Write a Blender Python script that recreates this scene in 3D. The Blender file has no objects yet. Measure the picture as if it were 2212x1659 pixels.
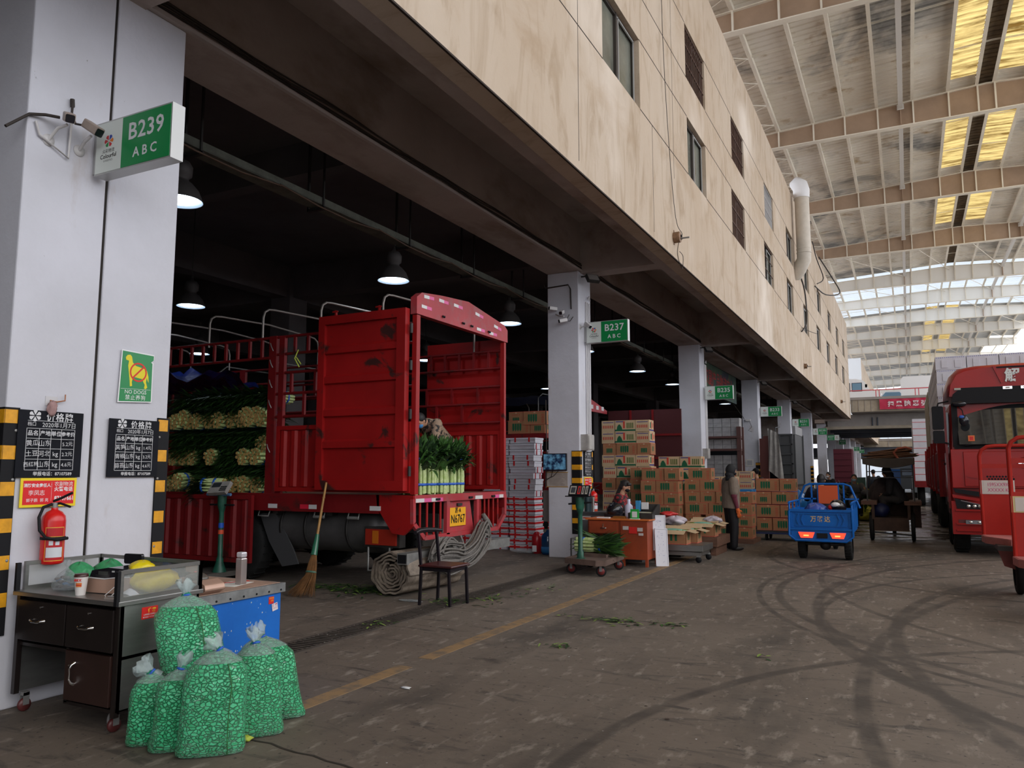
import bpy, math, random
from math import sin, cos, pi, radians, sqrt, atan2
from mathutils import Matrix, Vector

SC = bpy.context.scene
COL = SC.collection
RND = random.Random(7)

# ---------------------------------------------------------------- camera
cam_d = bpy.data.cameras.new('camera')
cam_d.sensor_fit = 'HORIZONTAL'
cam_d.sensor_width = 36.0
cam_d.lens = 36.0 * 1680.0 / 2212.0
cam_d.clip_end = 600
cam_o = bpy.data.objects.new('camera', cam_d)
cam_o.location = (0, 0, 1.6)
cam_o.rotation_euler = (radians(90 + 6.486), 0, radians(26.905))
COL.objects.link(cam_o)
SC.camera = cam_o

# ---------------------------------------------------------------- world: bright overcast sky
W = bpy.data.worlds.new('overcast_sky')
SC.world = W
W.use_nodes = True
wn = W.node_tree.nodes
wl = W.node_tree.links
bg = wn['Background']
tc = wn.new('ShaderNodeTexCoord')
sp = wn.new('ShaderNodeSeparateXYZ')
cr = wn.new('ShaderNodeValToRGB')
cr.color_ramp.elements[0].position = 0.0
cr.color_ramp.elements[0].color = (0.90, 0.93, 1.0, 1)
cr.color_ramp.elements[1].position = 0.6
cr.color_ramp.elements[1].color = (0.95, 0.96, 1.0, 1)
wl.new(tc.outputs['Generated'], sp.inputs[0])
wl.new(sp.outputs['Z'], cr.inputs[0])
wl.new(cr.outputs[0], bg.inputs[0])
bg.inputs[1].default_value = 2.3
# soft daylight from the open side of the yard (hazy sun through cloud)
sun_d = bpy.data.lights.new('hazy_sun', 'SUN')
sun_d.energy = 0.35
sun_d.angle = radians(40)
sun_d.color = (1.0, 0.93, 0.82)
sun_o = bpy.data.objects.new('hazy_sun', sun_d)
sun_o.rotation_euler = (radians(0), radians(66), radians(-14))
COL.objects.link(sun_o)
SC.view_settings.view_transform = 'Standard'
SC.view_settings.look = 'None'
SC.view_settings.exposure = 0.16
SC.view_settings.gamma = 1.0
SC.view_settings.use_curve_mapping = False

# ---------------------------------------------------------------- materials
_M = {}
def mat(name, col, rough=0.6, metal=0.0, var=0.0, scale=4.0, bump=0.0, col2=None, emit=None, alpha=None, spec=None, stretch=None, detail=6.0, thresh=None, trans=None, coat=None):
    if name in _M: return _M[name]
    m = bpy.data.materials.new(name)
    m.use_nodes = True
    nt = m.node_tree
    b = nt.nodes['Principled BSDF']
    b.inputs['Base Color'].default_value = (*col, 1)
    b.inputs['Roughness'].default_value = rough
    b.inputs['Metallic'].default_value = metal
    if spec is not None: b.inputs['Specular IOR Level'].default_value = spec
    if coat is not None: b.inputs['Coat Weight'].default_value = coat
    if emit is not None:
        b.inputs['Emission Color'].default_value = (*emit[0], 1)
        b.inputs['Emission Strength'].default_value = emit[1]
    if alpha is not None: b.inputs['Alpha'].default_value = alpha
    if trans is not None:
        b.inputs['Transmission Weight'].default_value = trans
    if var > 0 or bump > 0 or col2 is not None:
        t = nt.nodes.new('ShaderNodeTexCoord')
        mp = nt.nodes.new('ShaderNodeMapping')
        if stretch: mp.inputs['Scale'].default_value = stretch
        n = nt.nodes.new('ShaderNodeTexNoise')
        n.inputs['Scale'].default_value = scale
        n.inputs['Detail'].default_value = detail
        n.inputs['Roughness'].default_value = 0.65
        nt.links.new(t.outputs['Object'], mp.inputs[0])
        nt.links.new(mp.outputs[0], n.inputs[0])
        r = nt.nodes.new('ShaderNodeValToRGB')
        c2 = col2 if col2 is not None else tuple(c * (1 - var) for c in col)
        lo, hi = thresh if thresh else (0.35, 0.65)
        r.color_ramp.elements[0].position = lo
        r.color_ramp.elements[1].position = hi
        r.color_ramp.elements[0].color = (*c2, 1)
        r.color_ramp.elements[1].color = (*col, 1)
        nt.links.new(n.outputs['Fac'], r.inputs[0])
        nt.links.new(r.outputs[0], b.inputs['Base Color'])
        if bump > 0:
            bp = nt.nodes.new('ShaderNodeBump')
            bp.inputs['Strength'].default_value = bump
            bp.inputs['Distance'].default_value = 0.02
            nt.links.new(n.outputs['Fac'], bp.inputs['Height'])
            nt.links.new(bp.outputs[0], b.inputs['Normal'])
    _M[name] = m
    return m

def node_mix(nt, a, b, fac, mode='MIX'):
    x = nt.nodes.new('ShaderNodeMix'); x.data_type = 'RGBA'; x.blend_type = mode
    for s, v in ((6, a), (7, b)):
        if isinstance(v, tuple): x.inputs[s].default_value = (*v, 1)
        else: nt.links.new(v, x.inputs[s])
    if isinstance(fac, float): x.inputs[0].default_value = fac
    else: nt.links.new(fac, x.inputs[0])
    return x.outputs[2]

def node_noise(nt, scale, lo, hi, stretch=(1, 1, 1), detail=6, src='Object', dist=0.0, rough=0.6):
    t = nt.nodes.new('ShaderNodeTexCoord'); mp = nt.nodes.new('ShaderNodeMapping')
    mp.inputs['Scale'].default_value = stretch
    n = nt.nodes.new('ShaderNodeTexNoise')
    n.inputs['Scale'].default_value = scale; n.inputs['Detail'].default_value = detail
    n.inputs['Distortion'].default_value = dist; n.inputs['Roughness'].default_value = rough
    nt.links.new(t.outputs[src], mp.inputs[0]); nt.links.new(mp.outputs[0], n.inputs[0])
    r = nt.nodes.new('ShaderNodeMapRange')
    r.inputs['From Min'].default_value = lo; r.inputs['From Max'].default_value = hi
    nt.links.new(n.outputs['Fac'], r.inputs[0])
    return r.outputs[0]

def new_mat(name, rough=0.7):
    m = bpy.data.materials.new(name); m.use_nodes = True
    b = m.node_tree.nodes['Principled BSDF']; b.inputs['Roughness'].default_value = rough
    _M[name] = m
    return m, m.node_tree, b

def bump_from(nt, b, fac, strength=0.3, dist=0.02):
    bp = nt.nodes.new('ShaderNodeBump'); bp.inputs['Strength'].default_value = strength
    bp.inputs['Distance'].default_value = dist
    nt.links.new(fac, bp.inputs['Height']); nt.links.new(bp.outputs[0], b.inputs['Normal'])

# floor: worn grey-brown concrete with black grime, pale dust, tyre arcs and wet film far off
m, nt, b = new_mat('worn_concrete', 0.75)
c = node_mix(nt, (0.125, 0.098, 0.078), (0.180, 0.148, 0.120), node_noise(nt, 0.35, 0.35, 0.7))
c = node_mix(nt, c, (0.055, 0.046, 0.039), node_noise(nt, 1.3, 0.50, 0.72, (1, 0.35, 1), 8))
c = node_mix(nt, c, (0.06, 0.05, 0.043), node_noise(nt, 3.5, 0.56, 0.70, (0.5, 1.6, 1), 9, dist=1.0))
c = node_mix(nt, c, (0.30, 0.26, 0.22), node_noise(nt, 6.0, 0.56, 0.74, (1.6, 0.6, 1), 8))
c = node_mix(nt, c, (0.035, 0.03, 0.026), node_noise(nt, 22.0, 0.61, 0.70, (1, 1, 1), 4))
# tyre tracks: rings about a turning centre on the right
def ring(nt, cx, cy, r0, w, dist_scale=1.2):
    g = nt.nodes.new('ShaderNodeNewGeometry')
    nz = nt.nodes.new('ShaderNodeTexNoise'); nz.inputs['Scale'].default_value = 0.5
    v = nt.nodes.new('ShaderNodeVectorMath'); v.operation = 'SUBTRACT'; v.inputs[1].default_value = (cx, cy, 0)
    nt.links.new(g.outputs['Position'], v.inputs[0])
    l = nt.nodes.new('ShaderNodeVectorMath'); l.operation = 'LENGTH'; nt.links.new(v.outputs[0], l.inputs[0])
    a = nt.nodes.new('ShaderNodeMath'); a.operation = 'SUBTRACT'; a.inputs[1].default_value = r0
    nt.links.new(l.outputs['Value'], a.inputs[0])
    ab = nt.nodes.new('ShaderNodeMath'); ab.operation = 'ABSOLUTE'; nt.links.new(a.outputs[0], ab.inputs[0])
    r = nt.nodes.new('ShaderNodeMapRange'); r.inputs['From Min'].default_value = w; r.inputs['From Max'].default_value = w * 0.5
    nt.links.new(ab.outputs[0], r.inputs[0])
    k = nt.nodes.new('ShaderNodeMath'); k.operation = 'MULTIPLY'
    nt.links.new(r.outputs[0], k.inputs[0]); nt.links.new(node_noise(nt, 3.0, 0.2, 0.62), k.inputs[1])
    return k.outputs[0]
for (cx, cy, r0, w) in ((4.5, 12.0, 6.2, 0.07), (4.5, 12.0, 6.45, 0.05), (5.0, 10.0, 6.0, 0.06), (6.0, 13.5, 7.3, 0.06), (7.5, 11.0, 8.6, 0.08), (3.0, 17.0, 5.6, 0.07), (9.0, 9.0, 9.2, 0.09), (1.5, 19.0, 4.1, 0.06), (3.4, 4.0, 5.2, 0.07), (12.0, 7.0, 12.4, 0.08)):
    c = node_mix(nt, c, (0.058, 0.047, 0.039), ring(nt, cx, cy, r0, w))
nt.links.new(c, b.inputs['Base Color'])
g = nt.nodes.new('ShaderNodeNewGeometry'); s = nt.nodes.new('ShaderNodeSeparateXYZ'); nt.links.new(g.outputs['Position'], s.inputs[0])
wy = nt.nodes.new('ShaderNodeMapRange'); wy.inputs['From Min'].default_value = 17.5; wy.inputs['From Max'].default_value = 23.0
nt.links.new(s.outputs['Y'], wy.inputs[0])
wx = nt.nodes.new('ShaderNodeMapRange'); wx.inputs['From Min'].default_value = -3.2; wx.inputs['From Max'].default_value = -1.2
nt.links.new(s.outputs['X'], wx.inputs[0])
k = nt.nodes.new('ShaderNodeMath'); k.operation = 'MULTIPLY'; nt.links.new(wy.outputs[0], k.inputs[0]); nt.links.new(wx.outputs[0], k.inputs[1])
k2 = nt.nodes.new('ShaderNodeMath'); k2.operation = 'MULTIPLY'; nt.links.new(k.outputs[0], k2.inputs[0]); nt.links.new(node_noise(nt, 0.9, 0.38, 0.55, (1, 2.2, 1)), k2.inputs[1])
rr = nt.nodes.new('ShaderNodeMapRange'); rr.inputs['To Min'].default_value = 0.72; rr.inputs['To Max'].default_value = 0.05
nt.links.new(k2.outputs[0], rr.inputs[0]); nt.links.new(rr.outputs[0], b.inputs['Roughness'])
bump_from(nt, b, node_noise(nt, 9.0, 0.2, 0.8, (1, 1, 1), 8), 0.25, 0.012)

# facade: stained beige render
m, nt, b = new_mat('stained_render', 0.85)
c = node_mix(nt, (0.55, 0.455, 0.36), (0.475, 0.37, 0.27), node_noise(nt, 0.5, 0.35, 0.7, (1, 0.7, 0.25)))
c = node_mix(nt, c, (0.33, 0.235, 0.145), node_noise(nt, 1.4, 0.50, 0.78, (1, 2.0, 0.6), 10, dist=0.9))
c = node_mix(nt, c, (0.40, 0.29, 0.19), node_noise(nt, 0.45, 0.55, 0.75, (1, 1.2, 2.2), 8, dist=0.5))
c = node_mix(nt, c, (0.70, 0.61, 0.52), node_noise(nt, 0.35, 0.55, 0.75, (1, 1, 0.8), 3))
nt.links.new(c, b.inputs['Base Color'])
bump_from(nt, b, node_noise(nt, 6.0, 0.3, 0.7, (1, 1, 1), 8), 0.25, 0.02)

# white plaster of the pillars: dirt, chips
m, nt, b = new_mat('pillar_plaster', 0.8)
c = node_mix(nt, (0.61, 0.61, 0.67), (0.51, 0.51, 0.55), node_noise(nt, 0.8, 0.35, 0.75))
c = node_mix(nt, c, (0.40, 0.32, 0.27), node_noise(nt, 1.7, 0.62, 0.80, (1, 1, 0.4), 9))
c = node_mix(nt, c, (0.10, 0.08, 0.07), node_noise(nt, 14.0, 0.72, 0.76, (1, 1, 0.5), 6))
nt.links.new(c, b.inputs['Base Color'])
bump_from(nt, b, node_noise(nt, 5.0, 0.3, 0.7), 0.15, 0.02)

# sooty concrete of beams and soffit
m, nt, b = new_mat('sooty_concrete', 0.9)
c = node_mix(nt, (0.42, 0.36, 0.33), (0.34, 0.28, 0.25), node_noise(nt, 0.7, 0.35, 0.7))
c = node_mix(nt, c, (0.19, 0.13, 0.095), node_noise(nt, 1.2, 0.50, 0.75, (1, 0.5, 1), 8))
nt.links.new(c, b.inputs['Base Color'])
bump_from(nt, b, node_noise(nt, 4.0, 0.3, 0.7), 0.2, 0.02)

m, nt, b = new_mat('hall_shade_soot', 0.9)  # interior shade painted in: darker copy of the sooty concrete
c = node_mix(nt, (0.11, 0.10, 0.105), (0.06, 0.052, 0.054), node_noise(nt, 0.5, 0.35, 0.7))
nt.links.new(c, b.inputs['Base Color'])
# roof sheet: pale metal, dark water stains, ochre rust
m, nt, b = new_mat('roof_metal', 0.55)
c = node_mix(nt, (0.86, 0.82, 0.74), (0.76, 0.70, 0.60), node_noise(nt, 0.5, 0.4, 0.6))
c = node_mix(nt, c, (0.26, 0.26, 0.25), node_noise(nt, 0.22, 0.50, 0.64, (1, 1, 1), 6, dist=0.8))
c = node_mix(nt, c, (0.42, 0.30, 0.16), node_noise(nt, 0.9, 0.60, 0.75, (1, 1, 1), 5))
nt.links.new(c, b.inputs['Base Color'])
b.inputs['Metallic'].default_value = 0.15

# skylight: grimy yellowed fibreglass that lets the sky through
m = bpy.data.materials.new('yellow_fibreglass'); m.use_nodes = True; nt = m.node_tree
nt.nodes.remove(nt.nodes['Principled BSDF'])
out = nt.nodes['Material Output']
tr = nt.nodes.new('ShaderNodeBsdfTranslucent'); df = nt.nodes.new('ShaderNodeBsdfDiffuse'); tp = nt.nodes.new('ShaderNodeBsdfTransparent')
cc = node_mix(nt, (0.58, 0.44, 0.17), (0.13, 0.07, 0.015), node_noise(nt, 1.3, 0.44, 0.66, (0.5, 2.6, 1), 8))
nt.links.new(cc, tr.inputs[0]); df.inputs[0].default_value = (0.5, 0.36, 0.12, 1)
nt.links.new(cc, tp.inputs[0])
ms = nt.nodes.new('ShaderNodeMixShader'); ms.inputs[0].default_value = 0.12
nt.links.new(tr.outputs[0], ms.inputs[1]); nt.links.new(df.outputs[0], ms.inputs[2])
ms2 = nt.nodes.new('ShaderNodeMixShader'); ms2.inputs[0].default_value = 0.22
nt.links.new(ms.outputs[0], ms2.inputs[1]); nt.links.new(tp.outputs[0], ms2.inputs[2])
nt.links.new(ms2.outputs[0], out.inputs[0])
_M['yellow_fibreglass'] = m
# white translucent sheet of the far bays
m = bpy.data.materials.new('white_fibreglass'); m.use_nodes = True; nt = m.node_tree
nt.nodes.remove(nt.nodes['Principled BSDF']); out = nt.nodes['Material Output']
tr = nt.nodes.new('ShaderNodeBsdfTranslucent'); df = nt.nodes.new('ShaderNodeBsdfDiffuse')
tr.inputs[0].default_value = (0.62, 0.70, 0.78, 1); df.inputs[0].default_value = (0.75, 0.77, 0.80, 1)
ms = nt.nodes.new('ShaderNodeMixShader'); ms.inputs[0].default_value = 0.55
nt.links.new(tr.outputs[0], ms.inputs[1]); nt.links.new(df.outputs[0], ms.inputs[2]); nt.links.new(ms.outputs[0], out.inputs[0])
_M['white_fibreglass'] = m

def red_paint(name, base, rust, lo=0.62, hi=0.72, sc=2.2, rough=0.5):
    m, nt, b = new_mat(name, rough)
    c = node_mix(nt, base, tuple(x * 0.72 for x in base), node_noise(nt, 1.2, 0.35, 0.7))
    c = node_mix(nt, c, rust, node_noise(nt, sc, lo, hi, (1, 1, 1), 9, dist=0.5))
    nt.links.new(c, b.inputs['Base Color']); b.inputs['Specular IOR Level'].default_value = 0.3
    return m
red_paint('truck_red', (0.34, 0.008, 0.008), (0.05, 0.014, 0.012), 0.60, 0.66)
red_paint('dark_red', (0.20, 0.008, 0.010), (0.05, 0.014, 0.012), 0.58, 0.68, 3.0)
red_paint('dusty_red', (0.44, 0.045, 0.055), (0.26, 0.10, 0.10), 0.5, 0.75, 4.0)
red_paint('cab_red', (0.36, 0.010, 0.008), (0.26, 0.008, 0.006), 0.5, 0.8, 1.0, 0.3)
red_paint('cart_red', (0.44, 0.018, 0.010), (0.34, 0.012, 0.008), 0.5, 0.8, 1.5, 0.45)
red_paint('blue_board', (0.012, 0.15, 0.58), (0.008, 0.10, 0.42), 0.45, 0.8, 2.0, 0.45)

BLACK = mat('black', (0.010, 0.010, 0.012), 0.6, spec=0.2)
RUBBER = mat('rubber', (0.018, 0.018, 0.018), 0.8, var=0.4, scale=6, spec=0.25)
STEEL = mat('steel', (0.42, 0.42, 0.42), 0.38, 0.9, var=0.25, scale=5)
GALV = mat('galvanised', (0.36, 0.36, 0.35), 0.5, 0.6, var=0.3, scale=8)
WHITE = mat('white_paint', (0.75, 0.75, 0.76), 0.6)
DARKMETAL = mat('dark_metal', (0.05, 0.047, 0.045), 0.55, 0.4, var=0.4, scale=6)
GREEN = mat('sign_green', (0.003, 0.22, 0.055), 0.35)
SIGNWHITE = mat('sign_white', (0.62, 0.66, 0.62), 0.4)
YELLOW = mat('reflective_yellow', (0.78, 0.36, 0.01), 0.45, var=0.25, scale=14)
CHROME = mat('chrome', (0.8, 0.8, 0.8), 0.12, 1.0)
GLASS = mat('window_glass', (0.10, 0.12, 0.13), 0.08, 0.0, spec=0.9)
CARD = mat('cardboard', (0.36, 0.165, 0.075), 0.85, var=0.18, scale=3)
CARDPALE = mat('pale_cardboard', (0.56, 0.40, 0.24), 0.85, var=0.18, scale=3)
INKGREEN = mat('printed_green', (0.004, 0.095, 0.038), 0.8)
INKRED = mat('printed_red', (0.50, 0.045, 0.025), 0.8)
INKBLUE = mat('printed_blue', (0.05, 0.045, 0.20), 0.8)
FOAM = mat('foam_white', (0.70, 0.70, 0.76), 0.8, var=0.10, scale=6)
REDTAPE = mat('red_tape', (0.62, 0.015, 0.02), 0.5)
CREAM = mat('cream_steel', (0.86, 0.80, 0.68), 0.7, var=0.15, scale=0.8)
SHADETAN = mat('dusty_shaded_steel', (0.44, 0.31, 0.215), 0.8, var=0.22, scale=0.6)  # dusty cream paint browned to put the beam webs in shade
RUST = mat('rusty_iron', (0.13, 0.075, 0.05), 0.85, var=0.5, scale=9)
GREENSTEEL = mat('green_steel', (0.015, 0.11, 0.07), 0.45, var=0.5, scale=9)
LEAF = mat('leaf_green', (0.055, 0.16, 0.025), 0.6, var=0.65, scale=5)
LEAFDARK = mat('leaf_dark', (0.022, 0.065, 0.018), 0.6, var=0.6, scale=5)
STALK = mat('pale_stalk', (0.60, 0.68, 0.36), 0.6, var=0.35, scale=22, col2=(0.38, 0.52, 0.16))
CUTEND = mat('cut_end', (0.66, 0.40, 0.13), 0.7, var=0.45, scale=12)
BLUETAPE = mat('blue_tape', (0.01, 0.09, 0.50), 0.4)
SKIN = mat('skin', (0.50, 0.27, 0.17), 0.6)
HAIR = mat('hair', (0.012, 0.010, 0.010), 0.6)
PAPER = mat('paper', (0.66, 0.64, 0.60), 0.8)
WOODBROWN = mat('brown_wood', (0.16, 0.075, 0.045), 0.7, var=0.4, scale=3, stretch=(1, 6, 6))

# ---------------------------------------------------------------- mesh helpers
def rotm(ax, deg): return Matrix.Rotation(radians(deg), 4, ax)
def tr(x, y, z): return Matrix.Translation((x, y, z))
I4 = Matrix.Identity(4)

class MB:
    """collects shapes; build() links them as ONE mesh object"""
    def __init__(s, *mats):
        s.v = []; s.f = []; s.m = []; s.mats = list(mats) or [WHITE]; s.T = I4; s.sm = set()
    def mi(s, m):
        if m is None: return 0
        if isinstance(m, int): return m
        if m not in s.mats: s.mats.append(m)
        return s.mats.index(m)
    def add(s, vs, fs, m=None, smooth=False):
        o = len(s.v); T = s.T; k = s.mi(m)
        for v in vs: s.v.append(tuple(T @ Vector(v)))
        for f in fs:
            if smooth: s.sm.add(len(s.f))
            s.f.append([i + o for i in f]); s.m.append(k)
        return s
    def box(s, x0, y0, z0, x1, y1, z1, m=None, M=None):
        vs = [(x0, y0, z0), (x1, y0, z0), (x1, y1, z0), (x0, y1, z0), (x0, y0, z1), (x1, y0, z1), (x1, y1, z1), (x0, y1, z1)]
        if M is not None: vs = [tuple(M @ Vector(v)) for v in vs]
        return s.add(vs, [(0, 3, 2, 1), (4, 5, 6, 7), (0, 1, 5, 4), (1, 2, 6, 5), (2, 3, 7, 6), (3, 0, 4, 7)], m)
    def cbox(s, c, d, m=None, M=None):
        x, y, z = c; a, b, e = d[0] / 2, d[1] / 2, d[2] / 2
        if M is not None:
            return s.box(-a, -b, -e, a, b, e, m, tr(x, y, z) @ M)
        return s.box(x - a, y - b, z - e, x + a, y + b, z + e, m)
    def rbox(s, x0, y0, z0, x1, y1, z1, r, m=None, n=3, M=None):
        """box with rounded vertical edges in the (x, z) outline, extruded along y"""
        P = []
        for (cx, cz, a0) in ((x1 - r, z1 - r, 0), (x0 + r, z1 - r, 90), (x0 + r, z0 + r, 180), (x1 - r, z0 + r, 270)):
            for k in range(n + 1):
                a = radians(a0 + 90 * k / n); P.append((cx + r * cos(a), cz + r * sin(a)))
        return s.prism([(p[0], p[1]) for p in P], y0, y1, 'y', m, M)
    def prism(s, poly, a, b, ax='y', m=None, M=None, smooth=False):
        n = len(poly)
        def P(p, t):
            v = {'y': (p[0], t, p[1]), 'x': (t, p[0], p[1]), 'z': (p[0], p[1], t)}[ax]
            return tuple(M @ Vector(v)) if M is not None else v
        vs = [P(p, a) for p in poly] + [P(p, b) for p in poly]
        s.add(vs, [list(range(n))[::-1], list(range(n, 2 * n))], m)
        return s.add(vs, [(i, (i + 1) % n, n + (i + 1) % n, n + i) for i in range(n)], m, smooth)
    def quad(s, a, b, c, d, m=None): return s.add([a, b, c, d], [(0, 1, 2, 3)], m)
    def poly(s, pts, m=None): return s.add(pts, [list(range(len(pts)))], m)
    def tube(s, pts, r, m=None, n=8, caps=True, closed=False):
        pts = [Vector(p) for p in pts]; N = len(pts)
        rs = r if isinstance(r, (list, tuple)) else [r] * N
        vs = []; fs = []
        u = None
        for i, p in enumerate(pts):
            if closed: d = pts[(i + 1) % N] - pts[i - 1]
            else: d = pts[min(i + 1, N - 1)] - pts[max(i - 1, 0)]
            if d.length < 1e-9: d = Vector((0, 0, 1))
            d.normalize()
            if u is None:
                u = d.orthogonal().normalized()
            else:
                u = (u - d * u.dot(d)); u = u.normalized() if u.length > 1e-6 else d.orthogonal().normalized()
            w = d.cross(u)
            for k in range(n):
                a = 2 * pi * k / n; vs.append(tuple(p + (u * cos(a) + w * sin(a)) * rs[i]))
        R = N if closed else N - 1
        for i in range(R):
            j = (i + 1) % N
            for k in range(n): fs.append((i * n + k, i * n + (k + 1) % n, j * n + (k + 1) % n, j * n + k))
        s.add(vs, fs, m, n > 4)
        if caps and not closed:
            s.add(vs[:n], [list(range(n))[::-1]], m); s.add(vs[-n:], [list(range(n))], m)
        return s
    def cyl(s, p, q, r, m=None, n=16, r2=None):
        return s.tube([p, q], [r, r if r2 is None else r2], m, n)
    def bar(s, p, q, w, h=None, m=None, up=(0, 0, 1)):
        p = Vector(p); q = Vector(q); d = (q - p); L = d.length; d.normalize()
        h = w if h is None else h
        U = Vector(up)
        if abs(d.dot(U)) > 0.98: U = Vector((1, 0, 0))
        a = d.cross(U).normalized() * (w / 2); b = a.cross(d).normalized() * (h / 2)
        vs = [tuple(x + y) for x in (p, q) for y in (-a - b, a - b, a + b, -a + b)]
        return s.add(vs, [(0, 1, 2, 3), (7, 6, 5, 4), (0, 4, 5, 1), (1, 5, 6, 2), (2, 6, 7, 3), (3, 7, 4, 0)], m)
    def lathe(s, prof, m=None, n=24, M=None, smooth=True, cap=True):
        """prof: list of (r, z) about the local z axis"""
        vs = []; fs = []
        for (r, z) in prof:
            for k in range(n):
                a = 2 * pi * k / n; v = Vector((r * cos(a), r * sin(a), z)); vs.append(tuple(M @ v) if M is not None else tuple(v))
        for i in range(len(prof) - 1):
            for k in range(n): fs.append((i * n + k, i * n + (k + 1) % n, (i + 1) * n + (k + 1) % n, (i + 1) * n + k))
        s.add(vs, fs, m, smooth)
        if cap:
            if prof[0][0] > 1e-5: s.add(vs[:n], [list(range(n))[::-1]], m)
            if prof[-1][0] > 1e-5: s.add(vs[-n:], [list(range(n))], m)
        return s
    def ell(s, c, r, m=None, n=12, k=8, M=None):
        prof = [(sin(pi * i / k), -cos(pi * i / k)) for i in range(k + 1)]
        prof[0] = (1e-6, -1); prof[-1] = (1e-6, 1)
        T = tr(*c) @ (M if M is not None else I4) @ Matrix.Diagonal((r[0], r[1], r[2], 1))
        return s.lathe(prof, m, n, T, True, False)
    def ring(s, rings, m=None, smooth=True, caps=True):
        """rings: list of equal-length point lists lofted in order"""
        n = len(rings[0]); vs = [p for r in rings for p in r]
        fs = [(i * n + k, i * n + (k + 1) % n, (i + 1) * n + (k + 1) % n, (i + 1) * n + k) for i in range(len(rings) - 1) for k in range(n)]
        s.add(vs, fs, m, smooth)
        if caps: s.add(rings[0], [list(range(n))[::-1]], m); s.add(rings[-1], [list(range(n))], m)
        return s
    def grid(s, P, m=None, smooth=True):
        """P[i][j] points -> open sheet"""
        a = len(P); b = len(P[0])
        return s.add([p for r in P for p in r], [(i * b + j, i * b + j + 1, (i + 1) * b + j + 1, (i + 1) * b + j) for i in range(a - 1) for j in range(b - 1)], m, smooth)
    def text(s, body, M, size, m=None, align='CENTER', bold=0.0, spacing=1.0, sx=1.0):
        """lettering as flat faces; M maps local (x right, y up) to the surface"""
        key = (body, round(bold / max(size, 1e-6), 3), align, spacing)
        if key not in _TXT:
            c = bpy.data.curves.new('lettering', 'FONT'); c.body = body; c.resolution_u = 2; c.align_x = align; c.align_y = 'CENTER'
            c.space_character = spacing; c.offset = bold / size if bold else 0.0
            o = bpy.data.objects.new('lettering', c); COL.objects.link(o)
            bpy.context.view_layer.update()
            me = bpy.data.meshes.new_from_object(o.evaluated_get(bpy.context.evaluated_depsgraph_get()))
            _TXT[key] = ([tuple(v.co) for v in me.vertices], [list(p.vertices) for p in me.polygons])
            bpy.data.objects.remove(o); bpy.data.curves.remove(c); bpy.data.meshes.remove(me)
        vs, fs = _TXT[key]
        k = s.mi(m); o = len(s.v); T = s.T @ M @ Matrix.Diagonal((size * sx, size, size, 1))
        for v in vs: s.v.append(tuple(T @ Vector(v)))
        for f in fs: s.f.append([i + o for i in f]); s.m.append(k)
        return s
    def mesh(s, name):
        me = bpy.data.meshes.new(name)
        me.from_pydata(s.v, [], s.f)
        for m in s.mats: me.materials.append(m)
        me.polygons.foreach_set('material_index', s.m)
        if s.sm: me.polygons.foreach_set('use_smooth', [i in s.sm for i in range(len(s.f))])
        me.update()
        return me
    def build(s, name, parent=None, bevel=0, loc=None):
        o = bpy.data.objects.new(name, s.mesh(name)); COL.objects.link(o)
        if parent is not None: o.parent = parent
        if loc is not None: o.location = loc
        if bevel:
            b = o.modifiers.new('bevel', 'BEVEL'); b.width = bevel; b.segments = 2; b.limit_method = 'ANGLE'; b.angle_limit = radians(40)
        return o
_TXT = {}

# surface frames for lettering: XP = on a face looking +X (reads left to right along +Y), YM = on a face looking -Y
def XP(x, y, z): return tr(x, y, z) @ Matrix(((0, 0, 1, 0), (1, 0, 0, 0), (0, 1, 0, 0), (0, 0, 0, 1)))
def YM(x, y, z): return tr(x, y, z) @ Matrix(((1, 0, 0, 0), (0, 0, -1, 0), (0, 1, 0, 0), (0, 0, 0, 1)))

def tag(o, label=None, cat=None, group=None, kind=None):
    if label: o['label'] = label
    if cat: o['category'] = cat
    if group: o['group'] = group
    if kind: o['kind'] = kind
    return o
def thing(name, label, cat, loc=(0, 0, 0), rz=0.0, group=None):
    o = bpy.data.objects.new(name, None); COL.objects.link(o)
    o.empty_display_size = 0.1
    o.location = loc; o.rotation_euler = (0, 0, radians(rz))
    return tag(o, label, cat, group)
def struct(name, mb, parent=None, bevel=0):
    o = mb.build(name, parent, bevel)
    if parent is None: o['kind'] = 'structure'
    return o
def dup(root, loc=None, rz=None, label=None, group=None):
    r = root.copy(); COL.objects.link(r)
    if loc is not None: r.location = loc
    if rz is not None: r.rotation_euler = (0, 0, radians(rz))
    if label: r['label'] = label
    if group: r['group'] = group
    for ch in list(root.children):
        c = ch.copy(); COL.objects.link(c); c.parent = r
        for g in list(ch.children):
            d = g.copy(); COL.objects.link(d); d.parent = c
    return r
# ================================================================ STRUCTURE
# floor
f = MB(_M['worn_concrete']); f.box(-30, -62, -0.3, 40, 240, 0); struct('floor', f)
f = MB(mat('worn_yellow_line', (0.29, 0.18, 0.085), 0.8, var=0.5, scale=7, col2=(0.16, 0.12, 0.085), thresh=(0.36, 0.56)))
for (y0, y1) in ((4.0, 5.55), (5.85, 15.0)):
    f.box(-3.88, y0, 0.0, -3.74, y1, 0.004)
struct('trim_1', f)
# drainage channel with rusty slatted cover
f = MB(mat('drain_iron', (0.085, 0.068, 0.056), 0.8, var=0.4, scale=7), BLACK)
f.box(-5.32, 4.4, 0.0, -5.27, 13.5, 0.008); f.box(-4.99, 4.4, 0.0, -4.94, 13.5, 0.008)
f.box(-5.27, 4.4, 0.0, -4.99, 13.5, 0.003, BLACK)  # black sheet paints the dark of a channel that is not cut
y = 4.45
while y < 13.4:
    f.box(-5.27, y, 0.003, -4.99, y + 0.028, 0.010); y += 0.062
struct('trim_2', f)
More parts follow.
